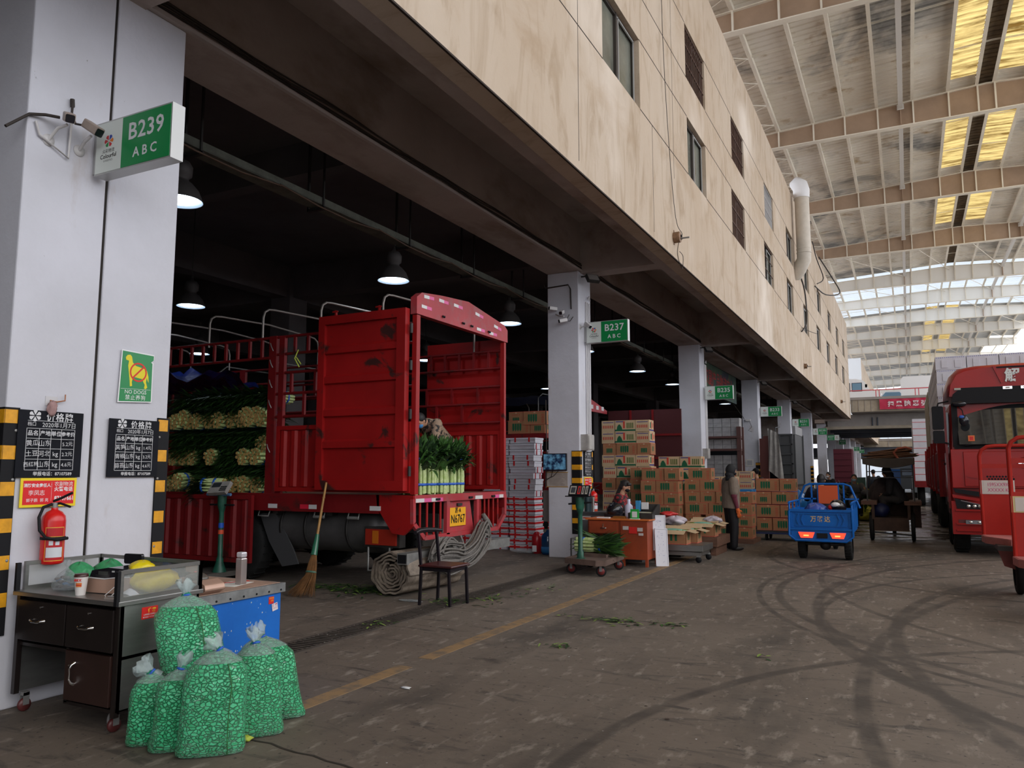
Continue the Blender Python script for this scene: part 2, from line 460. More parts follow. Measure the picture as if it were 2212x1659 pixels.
# expansion joint crack across the floor
f = MB(mat('joint_dirt', (0.03, 0.022, 0.016), 0.9))
r = random.Random(3); x = -4.3; pts = []
while x < 1.6:
    pts.append((x, 3.75 - (x + 4.3) * 0.13 + r.uniform(-0.015, 0.015))); x += 0.12
for a, b in zip(pts[:-1], pts[1:]):
    f.poly([(a[0], a[1], 0.003), (b[0], b[1], 0.003), (b[0], b[1] + 0.016, 0.003), (a[0], a[1] + 0.016, 0.003)])
struct('trim_3', f)

PX0, PX1 = -6.2, -5.55            # pillar depth range
PY = [13.77, 23.6, 33.8, 43.9, 54.2]      # near faces of the pillars of this block
HALLSHADE = _M['hall_shade_soot']; Pl = _M['pillar_plaster']; SOOT = _M['sooty_concrete']
def pillar(name, x0, y0, x1, y1, z1=5.5, seam=False):
    p = MB(HALLSHADE if seam else Pl)  # inner pillars take the painted hall shade
    p.box(x0, y0, 0, x1, y1, z1)
    return struct(name, p, None, 0.012)
pillar('pillar', PX0, 3.2, PX1, 3.84)
pillar('pillar', PX0, 3.865, PX1, 4.52)
f = MB(mat('joint_black', (0.02, 0.015, 0.012), 0.9)); f.box(PX0, 3.84, 0, PX1 - 0.015, 3.865, 5.5); struct('trim_4', f)
for y in (-6.6, -16.6, -26.6, -36.6, -46.6): pillar('pillar', PX0, y, PX1, y + 0.65)
for y in PY: pillar('pillar', PX0, y, PX1, y + 0.65)
for y in (64.0, 72.5, 81.5, 91.5, 101.5, 111.5): pillar('pillar', PX0, y, PX1, y + 0.65)
# inner rows of pillars with the hall shade painted in
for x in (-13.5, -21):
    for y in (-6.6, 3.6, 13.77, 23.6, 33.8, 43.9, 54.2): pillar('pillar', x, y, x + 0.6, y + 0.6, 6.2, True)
# main edge beam over the pillars, soffit slab, cross beams, outer upstand
Y0, Y1 = -60.0, 61.8
f = MB(SOOT); f.box(PX0, Y0, 5.5, PX1, Y1, 6.5); struct('edge_beam', f)
f = MB(SOOT); f.box(-5.55, Y0, 6.5, -3.85, Y1, 6.7); f.box(-26, Y0, 6.5, PX0, Y1, 6.7, HALLSHADE); struct('ceiling', f)
f = MB(SOOT); f.box(-4.05, Y0, 5.48, -3.86, Y1, 6.5); struct('outer_beam', f)
for y in [-6.4, 3.7] + [p + 0.12 for p in PY] + [61.2]:
    f = MB(SOOT); f.box(-5.55, y, 5.48, -4.05, y + 0.4, 6.5); struct('cross_beam', f)
    f = MB(HALLSHADE); f.box(-26, y, 5.75, PX0, y + 0.4, 6.5); struct('cross_beam', f)
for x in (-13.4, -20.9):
    f = MB(HALLSHADE); f.box(x, Y0, 5.75, x + 0.4, Y1, 6.5); struct('cross_beam', f)
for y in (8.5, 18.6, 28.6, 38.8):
    f = MB(HALLSHADE); f.box(-26, y, 6.0, PX0, y + 0.25, 6.5); struct('cross_beam', f)
f = MB(mat('hall_wall_shade', (0.035, 0.033, 0.036), 0.9)); f.box(-26.2, Y0, 0, -26, Y1, 6.7); struct('wall_left', f)  # near-black colour stands in for the shade deep in the hall
# loading hatches' white frames glimpsed at the back of the hall
f = MB(SOOT); f.box(-26, Y0 - 0.2, 0, -4, Y0, 12.5); struct('wall_back', f)
f = MB(SOOT); f.box(-26, Y1 - 0.3, 0, -6.3, Y1, 6.5); struct('wall_end', f)

# facade with real window openings
FA = _M['stained_render']
X1, X0 = -3.6, -3.85
LOW = [(-20, -18.2), (-10, -8.2), (0.2, 1.95), (5.1, 6.8), (9.95, 11.7), (14.8, 16.4), (19.2, 20.95), (24.15, 25.9), (29.1, 30.85), (34.1, 35.9), (39.3, 41.1), (44.4, 46.3), (49.8, 51.7), (55.3, 57.3)]
UP = [(-20, -18.2), (-10, -8.2), (0.2, 1.95), (5.1, 6.8), (9.95, 11.7), (14.8, 16.5), (19.4, 21.1), (24.5, 26.3), (29.4, 31.3), (34.8, 36.6), (40.2, 42.0), (45.9, 47.8), (51.4, 53.2), (56.6, 58.4)]
ZB = (7.47, 8.67, 9.5, 10.66)
f = MB(FA, mat('groove', (0.035, 0.025, 0.02), 0.9))
f.box(X0, Y0, 5.46, X1, Y1, ZB[0]); f.box(X0, Y0, ZB[1], X1, Y1, ZB[2]); f.box(X0, Y0, ZB[3], X1, Y1, 12.5)
for row, (za, zb) in ((LOW, (ZB[0], ZB[1])), (UP, (ZB[2], ZB[3]))):
    y = Y0
    for (a, b2) in row: f.box(X0, y, za, X1, a, zb); y = b2
    f.box(X0, y, za, X1, Y1, zb)
    for z in (za, zb):
        y = Y0
        for (a, b2) in row: f.box(X1 - 0.01, y, z - 0.009, X1 + 0.002, a, z + 0.009, 1); y = b2
        f.box(X1 - 0.01, y, z - 0.009, X1 + 0.002, Y1, z + 0.009, 1)
for (y, za, zb) in ((13.72, 7.0, 12.5), (12.35, 5.6, 7.47), (9.0, 5.6, 12.5)):
    f.box(X1 - 0.01, y, za, X1 + 0.002, y + 0.012, zb, 1)
f.box(X1 - 0.02, Y0, 5.455, X1 + 0.004, Y1, 5.475, 1)
struct('wall_facade', f)
f = MB(FA); f.box(-26, Y1 - 0.25, 6.5, X0, Y1, 12.5); struct('wall_facade_end', f)
f = MB(SOOT); f.box(-26, Y0, 12.2, X0, Y1, 12.4); struct('building_roof', f)
f = MB(SOOT); f.box(-5.6, Y0, 6.7, -5.5, Y1 - 0.3, 12.2); struct('room_partition', f)

WFR = mat('window_frame_dark', (0.06, 0.05, 0.045), 0.4, 0.3); WFL = mat('window_frame_alu', (0.5, 0.5, 0.5), 0.4, 0.6)
PANE = mat('pane_green_grey', (0.20, 0.205, 0.17), 0.18, 0.0, var=0.4, scale=1.2, spec=0.6)
PANEW = mat('pane_papered', (0.85, 0.80, 0.80), 0.5, var=0.2, scale=3)
BARM = mat('rusty_bars', (0.12, 0.06, 0.04), 0.8, var=0.4, scale=9)
n = 0
for row, (za, zb), up in ((LOW, (ZB[0], ZB[1]), 0), (UP, (ZB[2], ZB[3]), 1)):
    for i, (a, b2) in enumerate(row):
        n += 1
        f = MB(WFR, WFL); x = X0 + 0.07
        for (ya, yb, z0, z1) in ((a, b2, za, za + 0.05), (a, b2, zb - 0.05, zb), (a, a + 0.05, za, zb), (b2 - 0.05, b2, za, zb)):
            f.box(x, ya, z0, x + 0.09, yb, z1)
        mid = (a + b2) / 2
        f.box(x + 0.03, mid - 0.035, za, x + 0.10, mid + 0.035, zb, 0)
        f.box(x + 0.09, mid + 0.035, za + 0.05, x + 0.11, mid + 0.06, zb - 0.05, WFL)
        f.box(x + 0.09, b2 - 0.085, za + 0.05, x + 0.11, b2 - 0.06, zb - 0.05, WFL)
        f.box(x + 0.09, mid, zb - 0.08, x + 0.11, b2 - 0.06, zb - 0.055, WFL)
        w = struct('window_%d' % n, f)
        pm = PANE
        if up and i == 7: pm = PANEW
        if (up and i in (5, 6)) : pm = mat('pane_dark', (0.03, 0.026, 0.022), 0.3)
        p = MB(pm); p.box(x + 0.04, a, za, x + 0.05, b2, zb); p.build('window_pane', w)
        barred = (up and i in (5, 6)) or (not up and i in (6, 7)) or (up and i == 7)
        if barred:
            g = MB(BARM if not (up and i == 7) else WFL)
            nb = 12
            if not (not up and i == 7):
                for k in range(nb + 1):
                    yy = a + 0.03 + (b2 - a - 0.06) * k / nb
                    g.box(X1 - 0.06, yy - 0.010, za, X1 - 0.04, yy + 0.010, zb)
            for z in (za + 0.02, (za * 2 + zb) / 3, (za + 2 * zb) / 3, zb - 0.02): g.box(X1 - 0.045, a, z - 0.012, X1 - 0.03, b2, z + 0.012)
            g.build('window_bars', w)

# second block beyond the overpass
f = MB(FA); f.box(X0, 81.0, 5.46, X1, 127, 12.5); struct('wall_far_facade', f)
f = MB(mat('daylit_render', (0.72, 0.74, 0.76), 0.8)); f.box(-26, 80.9, 5.46, X1 + 0.001, 81.0, 12.5); struct('wall_far_end', f)  # end wall whiter than its facade, painting in the daylight on it
f = MB(SOOT); f.box(-26, 63, 5.9, -4, 127, 6.1); f.box(PX0, 63, 5.3, PX1, 127, 5.9); struct('far_ceiling', f)
f = MB(SOOT); f.box(-16, 62, 0, -15.8, 127, 6.0); struct('wall_far_left', f)
for y in (64, 72.5, 81.5, 91.5, 101.5, 111.5):
    f = MB(SOOT); f.box(-5.55, y + .1, 5.5, -3.85, y + 0.45, 6.0); struct('cross_beam', f)

# ---------------- overpasses
CONC = mat('pale_concrete', (0.42, 0.36, 0.28), 0.85, var=0.3, scale=0.9)
CONCG = mat('grey_concrete', (0.34, 0.31, 0.29), 0.85, var=0.2, scale=0.9)
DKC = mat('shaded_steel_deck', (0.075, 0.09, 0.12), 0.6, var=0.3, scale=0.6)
f = MB(CONC, CONCG); f.box(-3.6, 62.2, 6.0, 30, 62.5, 7.02, 0); f.box(-3.6, 62.05, 6.88, 30, 62.6, 7.06, CONCG)
x = -3.5
while x < 12: f.box(x, 62.17, 6.05, x + 0.03, 62.2, 6.86, 1); x += 0.42
struct('overpass_parapet', f)
f = MB(CONCG, DKC); f.box(-3.6, 62.5, 5.95, 30, 79, 6.66, CONCG); struct('overpass_deck', f)
f = MB(CONCG, DKC, CONC); f.box(-5.4, 64.2, 5.05, 30, 64.7, 5.95, 0); f.box(-5.6, 63.95, 4.85, 30, 64.95, 5.06, CONC)
for k in range(8):
    for d in (0, 0.35): f.box(-2.3 + k * 4.1 + d, 64.1, 5.06, -2.22 + k * 4.1 + d, 64.2, 5.7, DKC)
struct('overpass_girder', f)
for y in (67.5, 71, 74.5, 78):
    f = MB(DKC); f.box(-5.5, y, 4.75, 30, y + 0.5, 5.95); struct('overpass_girder', f)
f = MB(mat('rail_pink', (0.60, 0.10, 0.12), 0.5))
f.box(-3.6, 62.3, 7.55, 30, 62.36, 7.62); x = -1.9
while x < 20:
    f.box(x, 62.3, 7.06, x + 0.06, 62.36, 7.55); f.box(x + 0.22, 62.3, 7.06, x + 0.28, 62.36, 7.55); x += 2.55
tag(f.build('guard_rail'), 'pink painted guard rail along the top of the nearer overpass', 'railing')
# second overpass
f = MB(CONC, CONCG); f.box(-5.5, 120, 5.1, 30, 120.4, 6.0, 0); f.box(-5.5, 119.9, 5.95, 30, 120.5, 6.25, CONCG)
x = -4
while x < 20: f.box(x, 119.95, 5.1, x + 0.12, 120, 5.95, CONCG); x += 1.6
struct('far_overpass_parapet', f)
f = MB(DKC); f.box(-16, 120.3, 3.7, 30, 138, 5.1); struct('far_overpass_girder', f)
f = MB(mat('rail_white', (0.6, 0.62, 0.66), 0.5))
f.box(-5.5, 120.1, 6.7, 30, 120.15, 6.8); x = -4
while x < 20: f.box(x, 120.1, 6.25, x + 0.08, 120.15, 6.8); x += 1.6
tag(f.build('guard_rail'), 'pale guard rail on the more distant overpass', 'railing')

# red banner
f = MB(mat('banner_red', (0.52, 0.02, 0.07), 0.6, var=0.15, scale=1.5), mat('banner_white', (0.72, 0.66, 0.68), 0.7))
P = []
for i in range(60):
    x = -1.66 + i * 0.15
    P.append([(x, 62.0 + 0.03 * sin(i * 1.3 + j) + 0.02 * sin(i * 0.37 * j), 6.12 + j * 0.148) for j in range(6)])
f.grid(P, 0)
for i, ch in enumerate('扫黑除恶弘扬正'):
    f.text(ch, YM(-0.92 + i * 0.53, 61.92, 6.46), 0.42, 1, bold=0.012)
tag(f.build('banner'), 'long red cloth banner with white characters on the overpass parapet', 'banner')

# ---------------- big steel roof
BY = [-57, -45, -33, -21, -9.0, 2.5, 14.5, 24.9, 35.2, 45.5, 55.8, 66.4, 74.5, 83.3, 92, 103, 115, 128, 142, 158]
PXS = [-6.0, -4.44, -2.98, -1.71, -0.42, 0.92, 2.22, 3.25, 3.85, 5.0, 6.3, 7.6, 8.9, 10.2, 11.3]
def rz_(x): return 16.72 + 0.052 * (x + 4.44) if x <= 3.55 else 17.135 - 0.052 * (x - 3.55)
XR = 11.6
for y in BY:
    FARB = mat('hazed_far_steel', (0.84, 0.82, 0.77), 0.7)  # whiter colour paints haze and glare onto the far beams
    b_ = MB(FARB if y > 60 else SHADETAN, CREAM)
    xs = [-9.5, 3.55, XR]
    for xa, xb in zip(xs[:-1], xs[1:]):
        za, zb = rz_(xa), rz_(xb)
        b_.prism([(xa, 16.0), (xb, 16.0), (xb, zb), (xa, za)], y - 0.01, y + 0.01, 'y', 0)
    b_.box(-9.5, y - 0.15, 15.98, XR, y + 0.15, 16.02, CREAM)
    b_.prism([(-9.5, rz_(-9.5)), (3.55, rz_(3.55)), (XR, rz_(XR)), (XR, rz_(XR) + 0.03), (3.55, rz_(3.55) + 0.03), (-9.5, rz_(-9.5) + 0.03)], y - 0.13, y + 0.13, 'y', CREAM)
    for x in PXS: b_.box(x - 0.03, y - 0.13, 16.02, x + 0.03, y + 0.13, rz_(x), CREAM)
    for x in (0.45, 6.9): b_.box(x - 0.02, y - 0.2, 16.02, x + 0.02, y - 0.01, rz_(x), SHADETAN)
    struct('roof_beam', b_)
for x in PXS:
    z = rz_(x)
    b_ = MB(CREAM); b_.box(x - 0.035, -60, z + 0.03, x + 0.035, 165, z + 0.27); b_.box(x - 0.09, -60, z + 0.02, x + 0.035, 165, z + 0.045); struct('roof_purlin', b_)
# square struts hung under the roof between beams
for x in (0.45, 6.9):
    for ya, yb in zip(BY[:-1], BY[1:]):
        z = rz_(x) - 0.28
        b_ = MB(mat('strut_white', (0.66, 0.64, 0.60), 0.6)); b_.box(x - 0.09, ya + 0.22, z, x + 0.09, yb - 0.22, z + 0.16)
        b_.box(x - 0.13, ya + 0.2, z - 0.03, x + 0.13, ya + 0.23, z + 0.2); b_.box(x - 0.13, yb - 0.23, z - 0.03, x + 0.13, yb - 0.2, z + 0.2)
        struct('roof_strut', b_)
# corrugated sheet: ribs run across the street
def sheet(name, xa, xb, ya, yb, m, step=0.34, lift=0.28):
    P = []; y = ya
    while y < yb - 0.01:
        for (dy, dz) in ((0, 0), (0.24, 0), (0.27, 0.06), (0.31, 0.06)):
            yy = min(y + dy, yb); P.append([(x, yy, rz_(x) + lift + dz) for x in (xa, xb)])
        y += step
    P.append([(x, yb, rz_(x) + lift) for x in (xa, xb)])
    s_ = MB(m); s_.grid(P, 0, False); return struct(name, s_)
RM = _M['roof_metal']
sheet('roof_sheet', -9.5, 2.25, -60, 66.4, RM); sheet('roof_sheet', 5.0, XR, -60, 66.4, RM)
sheet('roof_sheet', 3.2, 3.55, -60, 66.4, mat('ridge_grime', (0.16, 0.11, 0.06), 0.8, var=0.5, scale=3)); sheet('roof_sheet', 3.55, 3.9, -60, 66.4, mat('ridge_grime', (0, 0, 0)))
YF = _M['yellow_fibreglass']
for ya, yb in ((24.9, 35.2), (35.2, 45.5), (45.5, 55.8), (2.5, 14.5), (14.5, 24.9), (-9, 2.5), (-21, -9), (-33, -21)):
    ya2 = ya + 1.2; yb2 = yb - 0.6
    for xa, xb in ((2.25, 3.2), (3.9, 5.0)):
        s_ = sheet('skylight_panel', xa, xb, ya2, yb2, YF)
        sheet('roof_sheet', xa, xb, ya, ya2, RM); sheet('roof_sheet', xa, xb, yb2, yb, RM)
for xa, xb in ((2.25, 3.2), (3.9, 5.0)): sheet('roof_sheet', xa, xb, -60, -33, RM); sheet('roof_sheet', xa, xb, 55.8, 66.4, RM)
WF = _M['white_fibreglass']
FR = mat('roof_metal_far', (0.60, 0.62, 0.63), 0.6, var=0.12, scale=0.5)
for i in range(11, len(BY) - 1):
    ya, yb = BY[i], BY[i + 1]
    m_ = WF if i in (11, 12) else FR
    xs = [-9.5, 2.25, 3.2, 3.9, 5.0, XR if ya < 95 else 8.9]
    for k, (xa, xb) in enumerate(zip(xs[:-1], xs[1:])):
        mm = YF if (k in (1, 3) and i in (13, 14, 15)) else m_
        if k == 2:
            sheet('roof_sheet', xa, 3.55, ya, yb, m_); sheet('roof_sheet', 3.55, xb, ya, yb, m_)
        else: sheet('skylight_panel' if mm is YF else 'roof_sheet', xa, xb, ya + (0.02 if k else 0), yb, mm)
# sag rods and wind bracing
b_ = MB(CREAM)
for i in range(len(BY) - 1):
    ya, yb = BY[i], BY[i + 1]
    for t in (0.32, 0.66):
        y = ya + (yb - ya) * t
        for dy in (0, 0.08):
            b_.tube([(-6.0, y + dy, rz_(-6.0) + 0.12), (3.55, y + dy, rz_(3.55) + 0.12), (XR, y + dy, rz_(XR) + 0.12)], 0.012, None, 4)
struct('sag_rods', b_)
for i in range(len(BY) - 1):
    ya, yb = BY[i], BY[i + 1]
    b_ = MB(CREAM)
    k = 5; L = (yb - ya) / k
    for q in range(k):
        za = rz_(-5.2) - 0.02
        b_.tube([(-6.0, ya + q * L, za), (-4.5, ya + (q + 0.5) * L, za), (-6.0, ya + (q + 1) * L, za)], 0.022, None, 5)
        b_.tube([(-6.0, ya + (q + 0.5) * L, za + 0.05), (-4.5, ya + (q + 0.5) * L, za + 0.05)], 0.02, None, 5)
    struct('wind_bracing', b_)
    if ya > 50:
        b_ = MB(CREAM)
        b_.tube([(-4.4, ya, 16.5), (0.45, yb, 16.7)], 0.025, None, 5); b_.tube([(0.45, ya, 16.7), (3.5, yb, 16.9)], 0.025, None, 5)
        b_.tube([(3.5, ya, 16.9), (6.9, yb, 16.7)], 0.025, None, 5); b_.tube([(6.9, ya, 16.7), (11, yb, 16.5)], 0.025, None, 5)
        struct('wind_bracing', b_)
# tall white building past the end of the yard, far trees of the skyline are lost in the glare
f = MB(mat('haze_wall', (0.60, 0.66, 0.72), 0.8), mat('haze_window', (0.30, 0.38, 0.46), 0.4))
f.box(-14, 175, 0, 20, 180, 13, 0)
for k in range(12):
    for z in (9.2, 11.2): f.box(-10 + k * 2.2, 174.95, z, -9 + k * 2.2, 175, z + 1.0, 1)
struct('wall_distant_building', f)
# blocks behind camera and across the yard keep their distance: unseen right-hand hall, added to cut low sky and bounce light
f = MB(mat('unseen_hall_bounce', (0.62, 0.58, 0.52), 0.9, var=0.2, scale=0.5)); f.box(12.4, -60, 0, 12.9, 160, 4.2); struct('wall_right_unseen', f)
f = MB(mat('bounce_ground', (0.62, 0.58, 0.52), 0.9)); f.box(13, -60, 0.0, 40, 240, 0.02); struct('floor_bounce', f)  # pale ground added out of view to light the roof from below
# ================================================================ OBJECT HELPERS
def base_of(o):
    while o.parent is not None: o = o.parent
    return o.location
def part(parent, name, mb, bevel=0, label=None):
    """a part built in world coordinates under its (unrotated) thing"""
    o = mb.build(name, parent, bevel)
    o.data.transform(Matrix.Translation(-Vector(base_of(parent))))
    if label: o['label'] = label
    return o
def solo(name, mb, label, cat, group=None, bevel=0, kind=None):
    """a thing that is one mesh"""
    o = mb.build(name, None, bevel)
    return tag(o, label, cat, group, kind)

def blade(mb, p, d, L, w, droop, m=None, up=Vector((0, 0, 1)), n=4, fold=0.25):
    p = Vector(p); d = Vector(d).normalized()
    side = d.cross(up)
    if side.length < 1e-3: side = Vector((1, 0, 0))
    side.normalize(); vs = []; fs = []
    cur = p.copy(); dd = d.copy()
    for i in range(n + 1):
        t = i / n; ww = w * (sin(pi * min(1, t * 0.92 + 0.08)) ** 0.8) * 0.5 + 0.002
        nrm = side.cross(dd).normalized()
        vs += [tuple(cur - side * ww), tuple(cur - nrm * ww * fold), tuple(cur + side * ww)]
        dd = (dd + Vector((0, 0, -droop))).normalized(); cur = cur + dd * (L / n)
    for i in range(n):
        a = i * 3
        fs += [(a, a + 1, a + 4, a + 3), (a + 1, a + 2, a + 5, a + 4)]
    mb.add(vs, fs, m, True)

def wheel(r, w, hub=0.5, tread=True):
    """wheel about the local y axis, centred"""
    M_ = rotm('X', 90)
    mb = MB(RUBBER, DARKMETAL)
    mb.lathe([(r * hub, -w / 2), (r * 0.9, -w / 2), (r * 0.98, -w * 0.38), (r, -w * 0.2), (r, w * 0.2), (r * 0.98, w * 0.38), (r * 0.9, w / 2), (r * hub, w / 2)], 0, 28, M_, True, False)
    if tread:
        for k in range(28):
            a = 2 * pi * k / 28
            mb.cbox((0, 0, 0), (0.012, w * 0.8, r * 0.04), 0, rotm('Y', math.degrees(a)) @ tr(0, 0, r))
    h = MB(DARKMETAL, GALV)
    h.lathe([(0.001, -w * 0.2), (r * hub * 0.35, -w * 0.2), (r * hub * 0.45, -w * 0.05), (r * hub * 0.8, -w * 0.1), (r * hub, -w * 0.4), (r * hub, w * 0.4), (r * hub * 0.8, w * 0.1), (r * hub * 0.45, w * 0.05), (r * hub * 0.35, w * 0.2), (0.001, w * 0.2)], 0, 24, M_, True, False)
    for k in range(8):
        a = 2 * pi * k / 8
        for s_ in (-1, 1): h.cyl((r * hub * 0.6 * cos(a), s_ * w * 0.02, r * hub * 0.6 * sin(a)), (r * hub * 0.6 * cos(a), s_ * w * 0.16, r * hub * 0.6 * sin(a)), r * 0.03, 1, 6)
    return mb, h
def put_wheel(root, c, r, w, ax='y', hub=0.5, tread=True):
    mb, h = wheel(r, w, hub, tread)
    T = tr(*c) @ (rotm('Z', 90) if ax == 'x' else I4)
    for k in (mb, h): k.v = [tuple(T @ Vector(v)) for v in k.v]
    a = part(root, 'wheel', mb); part(a, 'hub', h); return a

# ---- people
def ellring(c, side, front, a, b, n=16):
    return [tuple(c + side * (a * cos(2 * pi * k / n)) + front * (b * sin(2 * pi * k / n))) for k in range(n)]
def capsule(mb, p, q, r1, r2, n=12):
    p = Vector(p); q = Vector(q)
    mb.tube([p, p.lerp(q, 0.35), q], [r1, r1 * 0.62 + r2 * 0.38 + 0.002, r2], None, n)
    mb.ell(p, (r1,) * 3); mb.ell(q, (r2,) * 3)
def remesh(o, v, sm=2):
    r = o.modifiers.new('remesh', 'REMESH'); r.mode = 'VOXEL'; r.voxel_size = v; r.use_smooth_shade = True
    if sm:
        s_ = o.modifiers.new('smooth', 'SMOOTH'); s_.iterations = sm; s_.factor = 0.5
    return o
def hand(mb, wrist, d, palm_n, s=1.0, curl=0.5, thumb=1):
    """palm with five separate, unequal, bent fingers; d = direction of the hand, palm_n = palm normal"""
    d = Vector(d).normalized(); nrm = Vector(palm_n).normalized(); side = d.cross(nrm).normalized()
    w = Vector(wrist); c = w + d * 0.045 * s
    R = Matrix((side, d, nrm)).transposed().to_4x4()
    mb.ell(c, (0.040 * s, 0.052 * s, 0.017 * s), None, 10, 6, R)
    for k, (o, L) in enumerate(((-0.028, 0.070), (-0.010, 0.080), (0.010, 0.074), (0.028, 0.058))):
        a = c + side * o * s + d * 0.042 * s
        b = a + (d + nrm * curl * 0.35).normalized() * L * 0.45 * s
        e = b + (d + nrm * curl * 1.3).normalized() * L * 0.33 * s
        t = e + (d * 0.7 + nrm * curl * 1.8).normalized() * L * 0.25 * s
        mb.tube([a, b, e, t], [0.0095 * s, 0.009 * s, 0.008 * s, 0.006 * s], None, 7); mb.ell(t, (0.006 * s,) * 3, None, 6, 4)
    a = w + d * 0.02 * s - side * thumb * 0.032 * s
    b = a + (d * 0.6 - side * thumb * 0.8).normalized() * 0.032 * s
    e = b + (d * 0.9 + nrm * curl * 0.8 - side * thumb * 0.2).normalized() * 0.03 * s
    mb.tube([a, b, e], [0.012 * s, 0.011 * s, 0.008 * s], None, 7); mb.ell(e, (0.008 * s,) * 3, None, 6, 4)

def person(label, loc, face, J, mats, hat=None, mask=None, hairlong=False, gloves=None, vx=0.014, name='person', sleeves=None, facing_head=None, hem=0.12):
    """J: joints as local (x=right of the figure, y=forward, z) before turning by `face` degrees about z.
    keys: pelvis chest neck head  shL shR elL elR haL haR hipL hipR knL knR ftL ftR"""
    root = thing(name, label, 'person', loc)
    R = Matrix.Rotation(radians(face), 4, 'Z')
    V = {k: R @ Vector(v) for k, v in J.items() if k not in ('tilt', 'bulk')}; B_k = J.get('bulk', 1.06)
    side = (R @ Vector((1, 0, 0))).normalized(); fwd = (R @ Vector((0, 1, 0))).normalized()
    hf = facing_head if facing_head is not None else 0
    RH = Matrix.Rotation(radians(face + hf), 4, 'Z'); hx = (RH @ Vector((1, 0, 0))); hy = (RH @ Vector((0, 1, 0)))
    tilt = J.get('tilt', 0)
    if tilt:
        Rt = Matrix.Rotation(radians(-tilt), 4, hx); hy = (Rt @ hy)
    hz = hx.cross(hy).normalized()
    HM = Matrix((hx, hy, hz)).transposed().to_4x4()
    H = V['head']
    def hp(x, y, z): return H + hx * x + hy * y + hz * z
    # body: one continuous surface, head, neck, trunk, arms with hands, legs with feet
    b = MB(SKIN)
    b.ell(H, (0.073, 0.092, 0.112), None, 18, 12, HM)
    b.ell(hp(0, 0.03, -0.055), (0.052, 0.062, 0.06), None, 12, 8, HM)
    b.ell(hp(0, 0.093, -0.012), (0.013, 0.020, 0.024), None, 8, 6, HM)
    for s_ in (-1, 1):
        b.ell(hp(0.074 * s_, -0.005, -0.01), (0.012, 0.02, 0.03), None, 8, 6, HM)
        b.ell(hp(0.03 * s_, 0.078, 0.028), (0.024, 0.012, 0.008), None, 8, 6, HM)
    b.ell(hp(0, 0.086, -0.048), (0.024, 0.010, 0.010), None, 8, 6, HM)
    capsule(b, V['neck'], hp(0, -0.01, -0.07), 0.056, 0.05)
    up = (V['chest'] - V['pelvis']).normalized(); fr = side.cross(up); fr = -fr if fr.dot(fwd) < 0 and abs(up.z) > 0.3 else fr
    def sec(t, a, d): return ellring(V['pelvis'].lerp(V['chest'], t), side, fr, a, d)
    b.ring([sec(-0.1, 0.12, 0.09), sec(0.1, 0.15, 0.10), sec(0.5, 0.135, 0.09), sec(0.85, 0.16, 0.10), sec(1.05, 0.15, 0.09), sec(1.18, 0.07, 0.06)])
    for s_ in ('L', 'R'):
        capsule(b, V['sh' + s_], V['el' + s_], 0.047, 0.036); capsule(b, V['el' + s_], V['ha' + s_], 0.036, 0.025)
        capsule(b, V['hip' + s_], V['kn' + s_], 0.08, 0.052); capsule(b, V['kn' + s_], V['ft' + s_] + Vector((0, 0, 0.07)), 0.05, 0.036)
        b.ell(V['ft' + s_] + fwd * 0.05 + Vector((0, 0, 0.04)), (0.04, 0.11, 0.035), None, 10, 6, R)
        d = (V['ha' + s_] - V['el' + s_]).normalized(); ins = side * (1 if s_ == 'L' else -1)
        if not gloves: hand(b, V['ha' + s_], d, (ins - d * ins.dot(d)) + fwd * 0.3, 1.0, 0.5, 1 if s_ == 'L' else -1)
    bo = b.build('body', root); remesh(bo, vx * 0.75, 1)
    if gloves:
        g = MB(gloves)
        for s_ in ('L', 'R'):
            d = (V['ha' + s_] - V['el' + s_]).normalized(); ins = side * (1 if s_ == 'L' else -1)
            capsule(g, V['ha' + s_] - d * 0.05, V['ha' + s_] + d * 0.02, 0.036, 0.036)
            hand(g, V['ha' + s_], d, (ins - d * ins.dot(d)) + fwd * 0.3, 1.15, 0.5, 1 if s_ == 'L' else -1)
        remesh(g.build('gloves', root), vx * 0.6, 1)
    e = MB(BLACK)
    for s_ in (-1, 1): e.ell(hp(0.03 * s_, 0.083, 0.012), (0.013, 0.008, 0.007), None, 8, 6, HM)
    e.build('eyes', root)
    # jacket: trunk and sleeves
    j = MB(mats[0])
    j.ring([sec(-0.22 - hem, 0.185 * B_k, 0.14 * B_k), sec(0.0, 0.185 * B_k, 0.145 * B_k), sec(0.45, 0.185 * B_k, 0.14 * B_k), sec(0.85, 0.205 * B_k, 0.135 * B_k), sec(1.06, 0.19 * B_k, 0.115 * B_k), sec(1.2, 0.10 * B_k, 0.085 * B_k), sec(1.3, 0.075, 0.07)])
    jm = MB(sleeves) if sleeves else j
    for s_ in ('L', 'R'):
        capsule(j, V['sh' + s_], V['sh' + s_].lerp(V['el' + s_], 0.75), 0.085 * B_k, 0.074 * B_k)
        if not sleeves: capsule(j, V['sh' + s_].lerp(V['el' + s_], 0.6), V['el' + s_], 0.072, 0.062); capsule(j, V['el' + s_], V['el' + s_].lerp(V['ha' + s_], 0.93), 0.062, 0.045)
        else: capsule(jm, V['sh' + s_].lerp(V['el' + s_], 0.55), V['el' + s_], 0.058 * B_k, 0.054 * B_k); capsule(jm, V['el' + s_], V['el' + s_].lerp(V['ha' + s_], 0.93), 0.054, 0.038)
    jo = j.build('jacket', root); remesh(jo, vx, 2)
    if sleeves: remesh(jm.build('sleeves', root), vx, 2)
    t = MB(mats[1])
    t.ring([sec(-0.3, 0.15, 0.12), sec(-0.1, 0.172, 0.13), sec(0.1, 0.165, 0.125)])
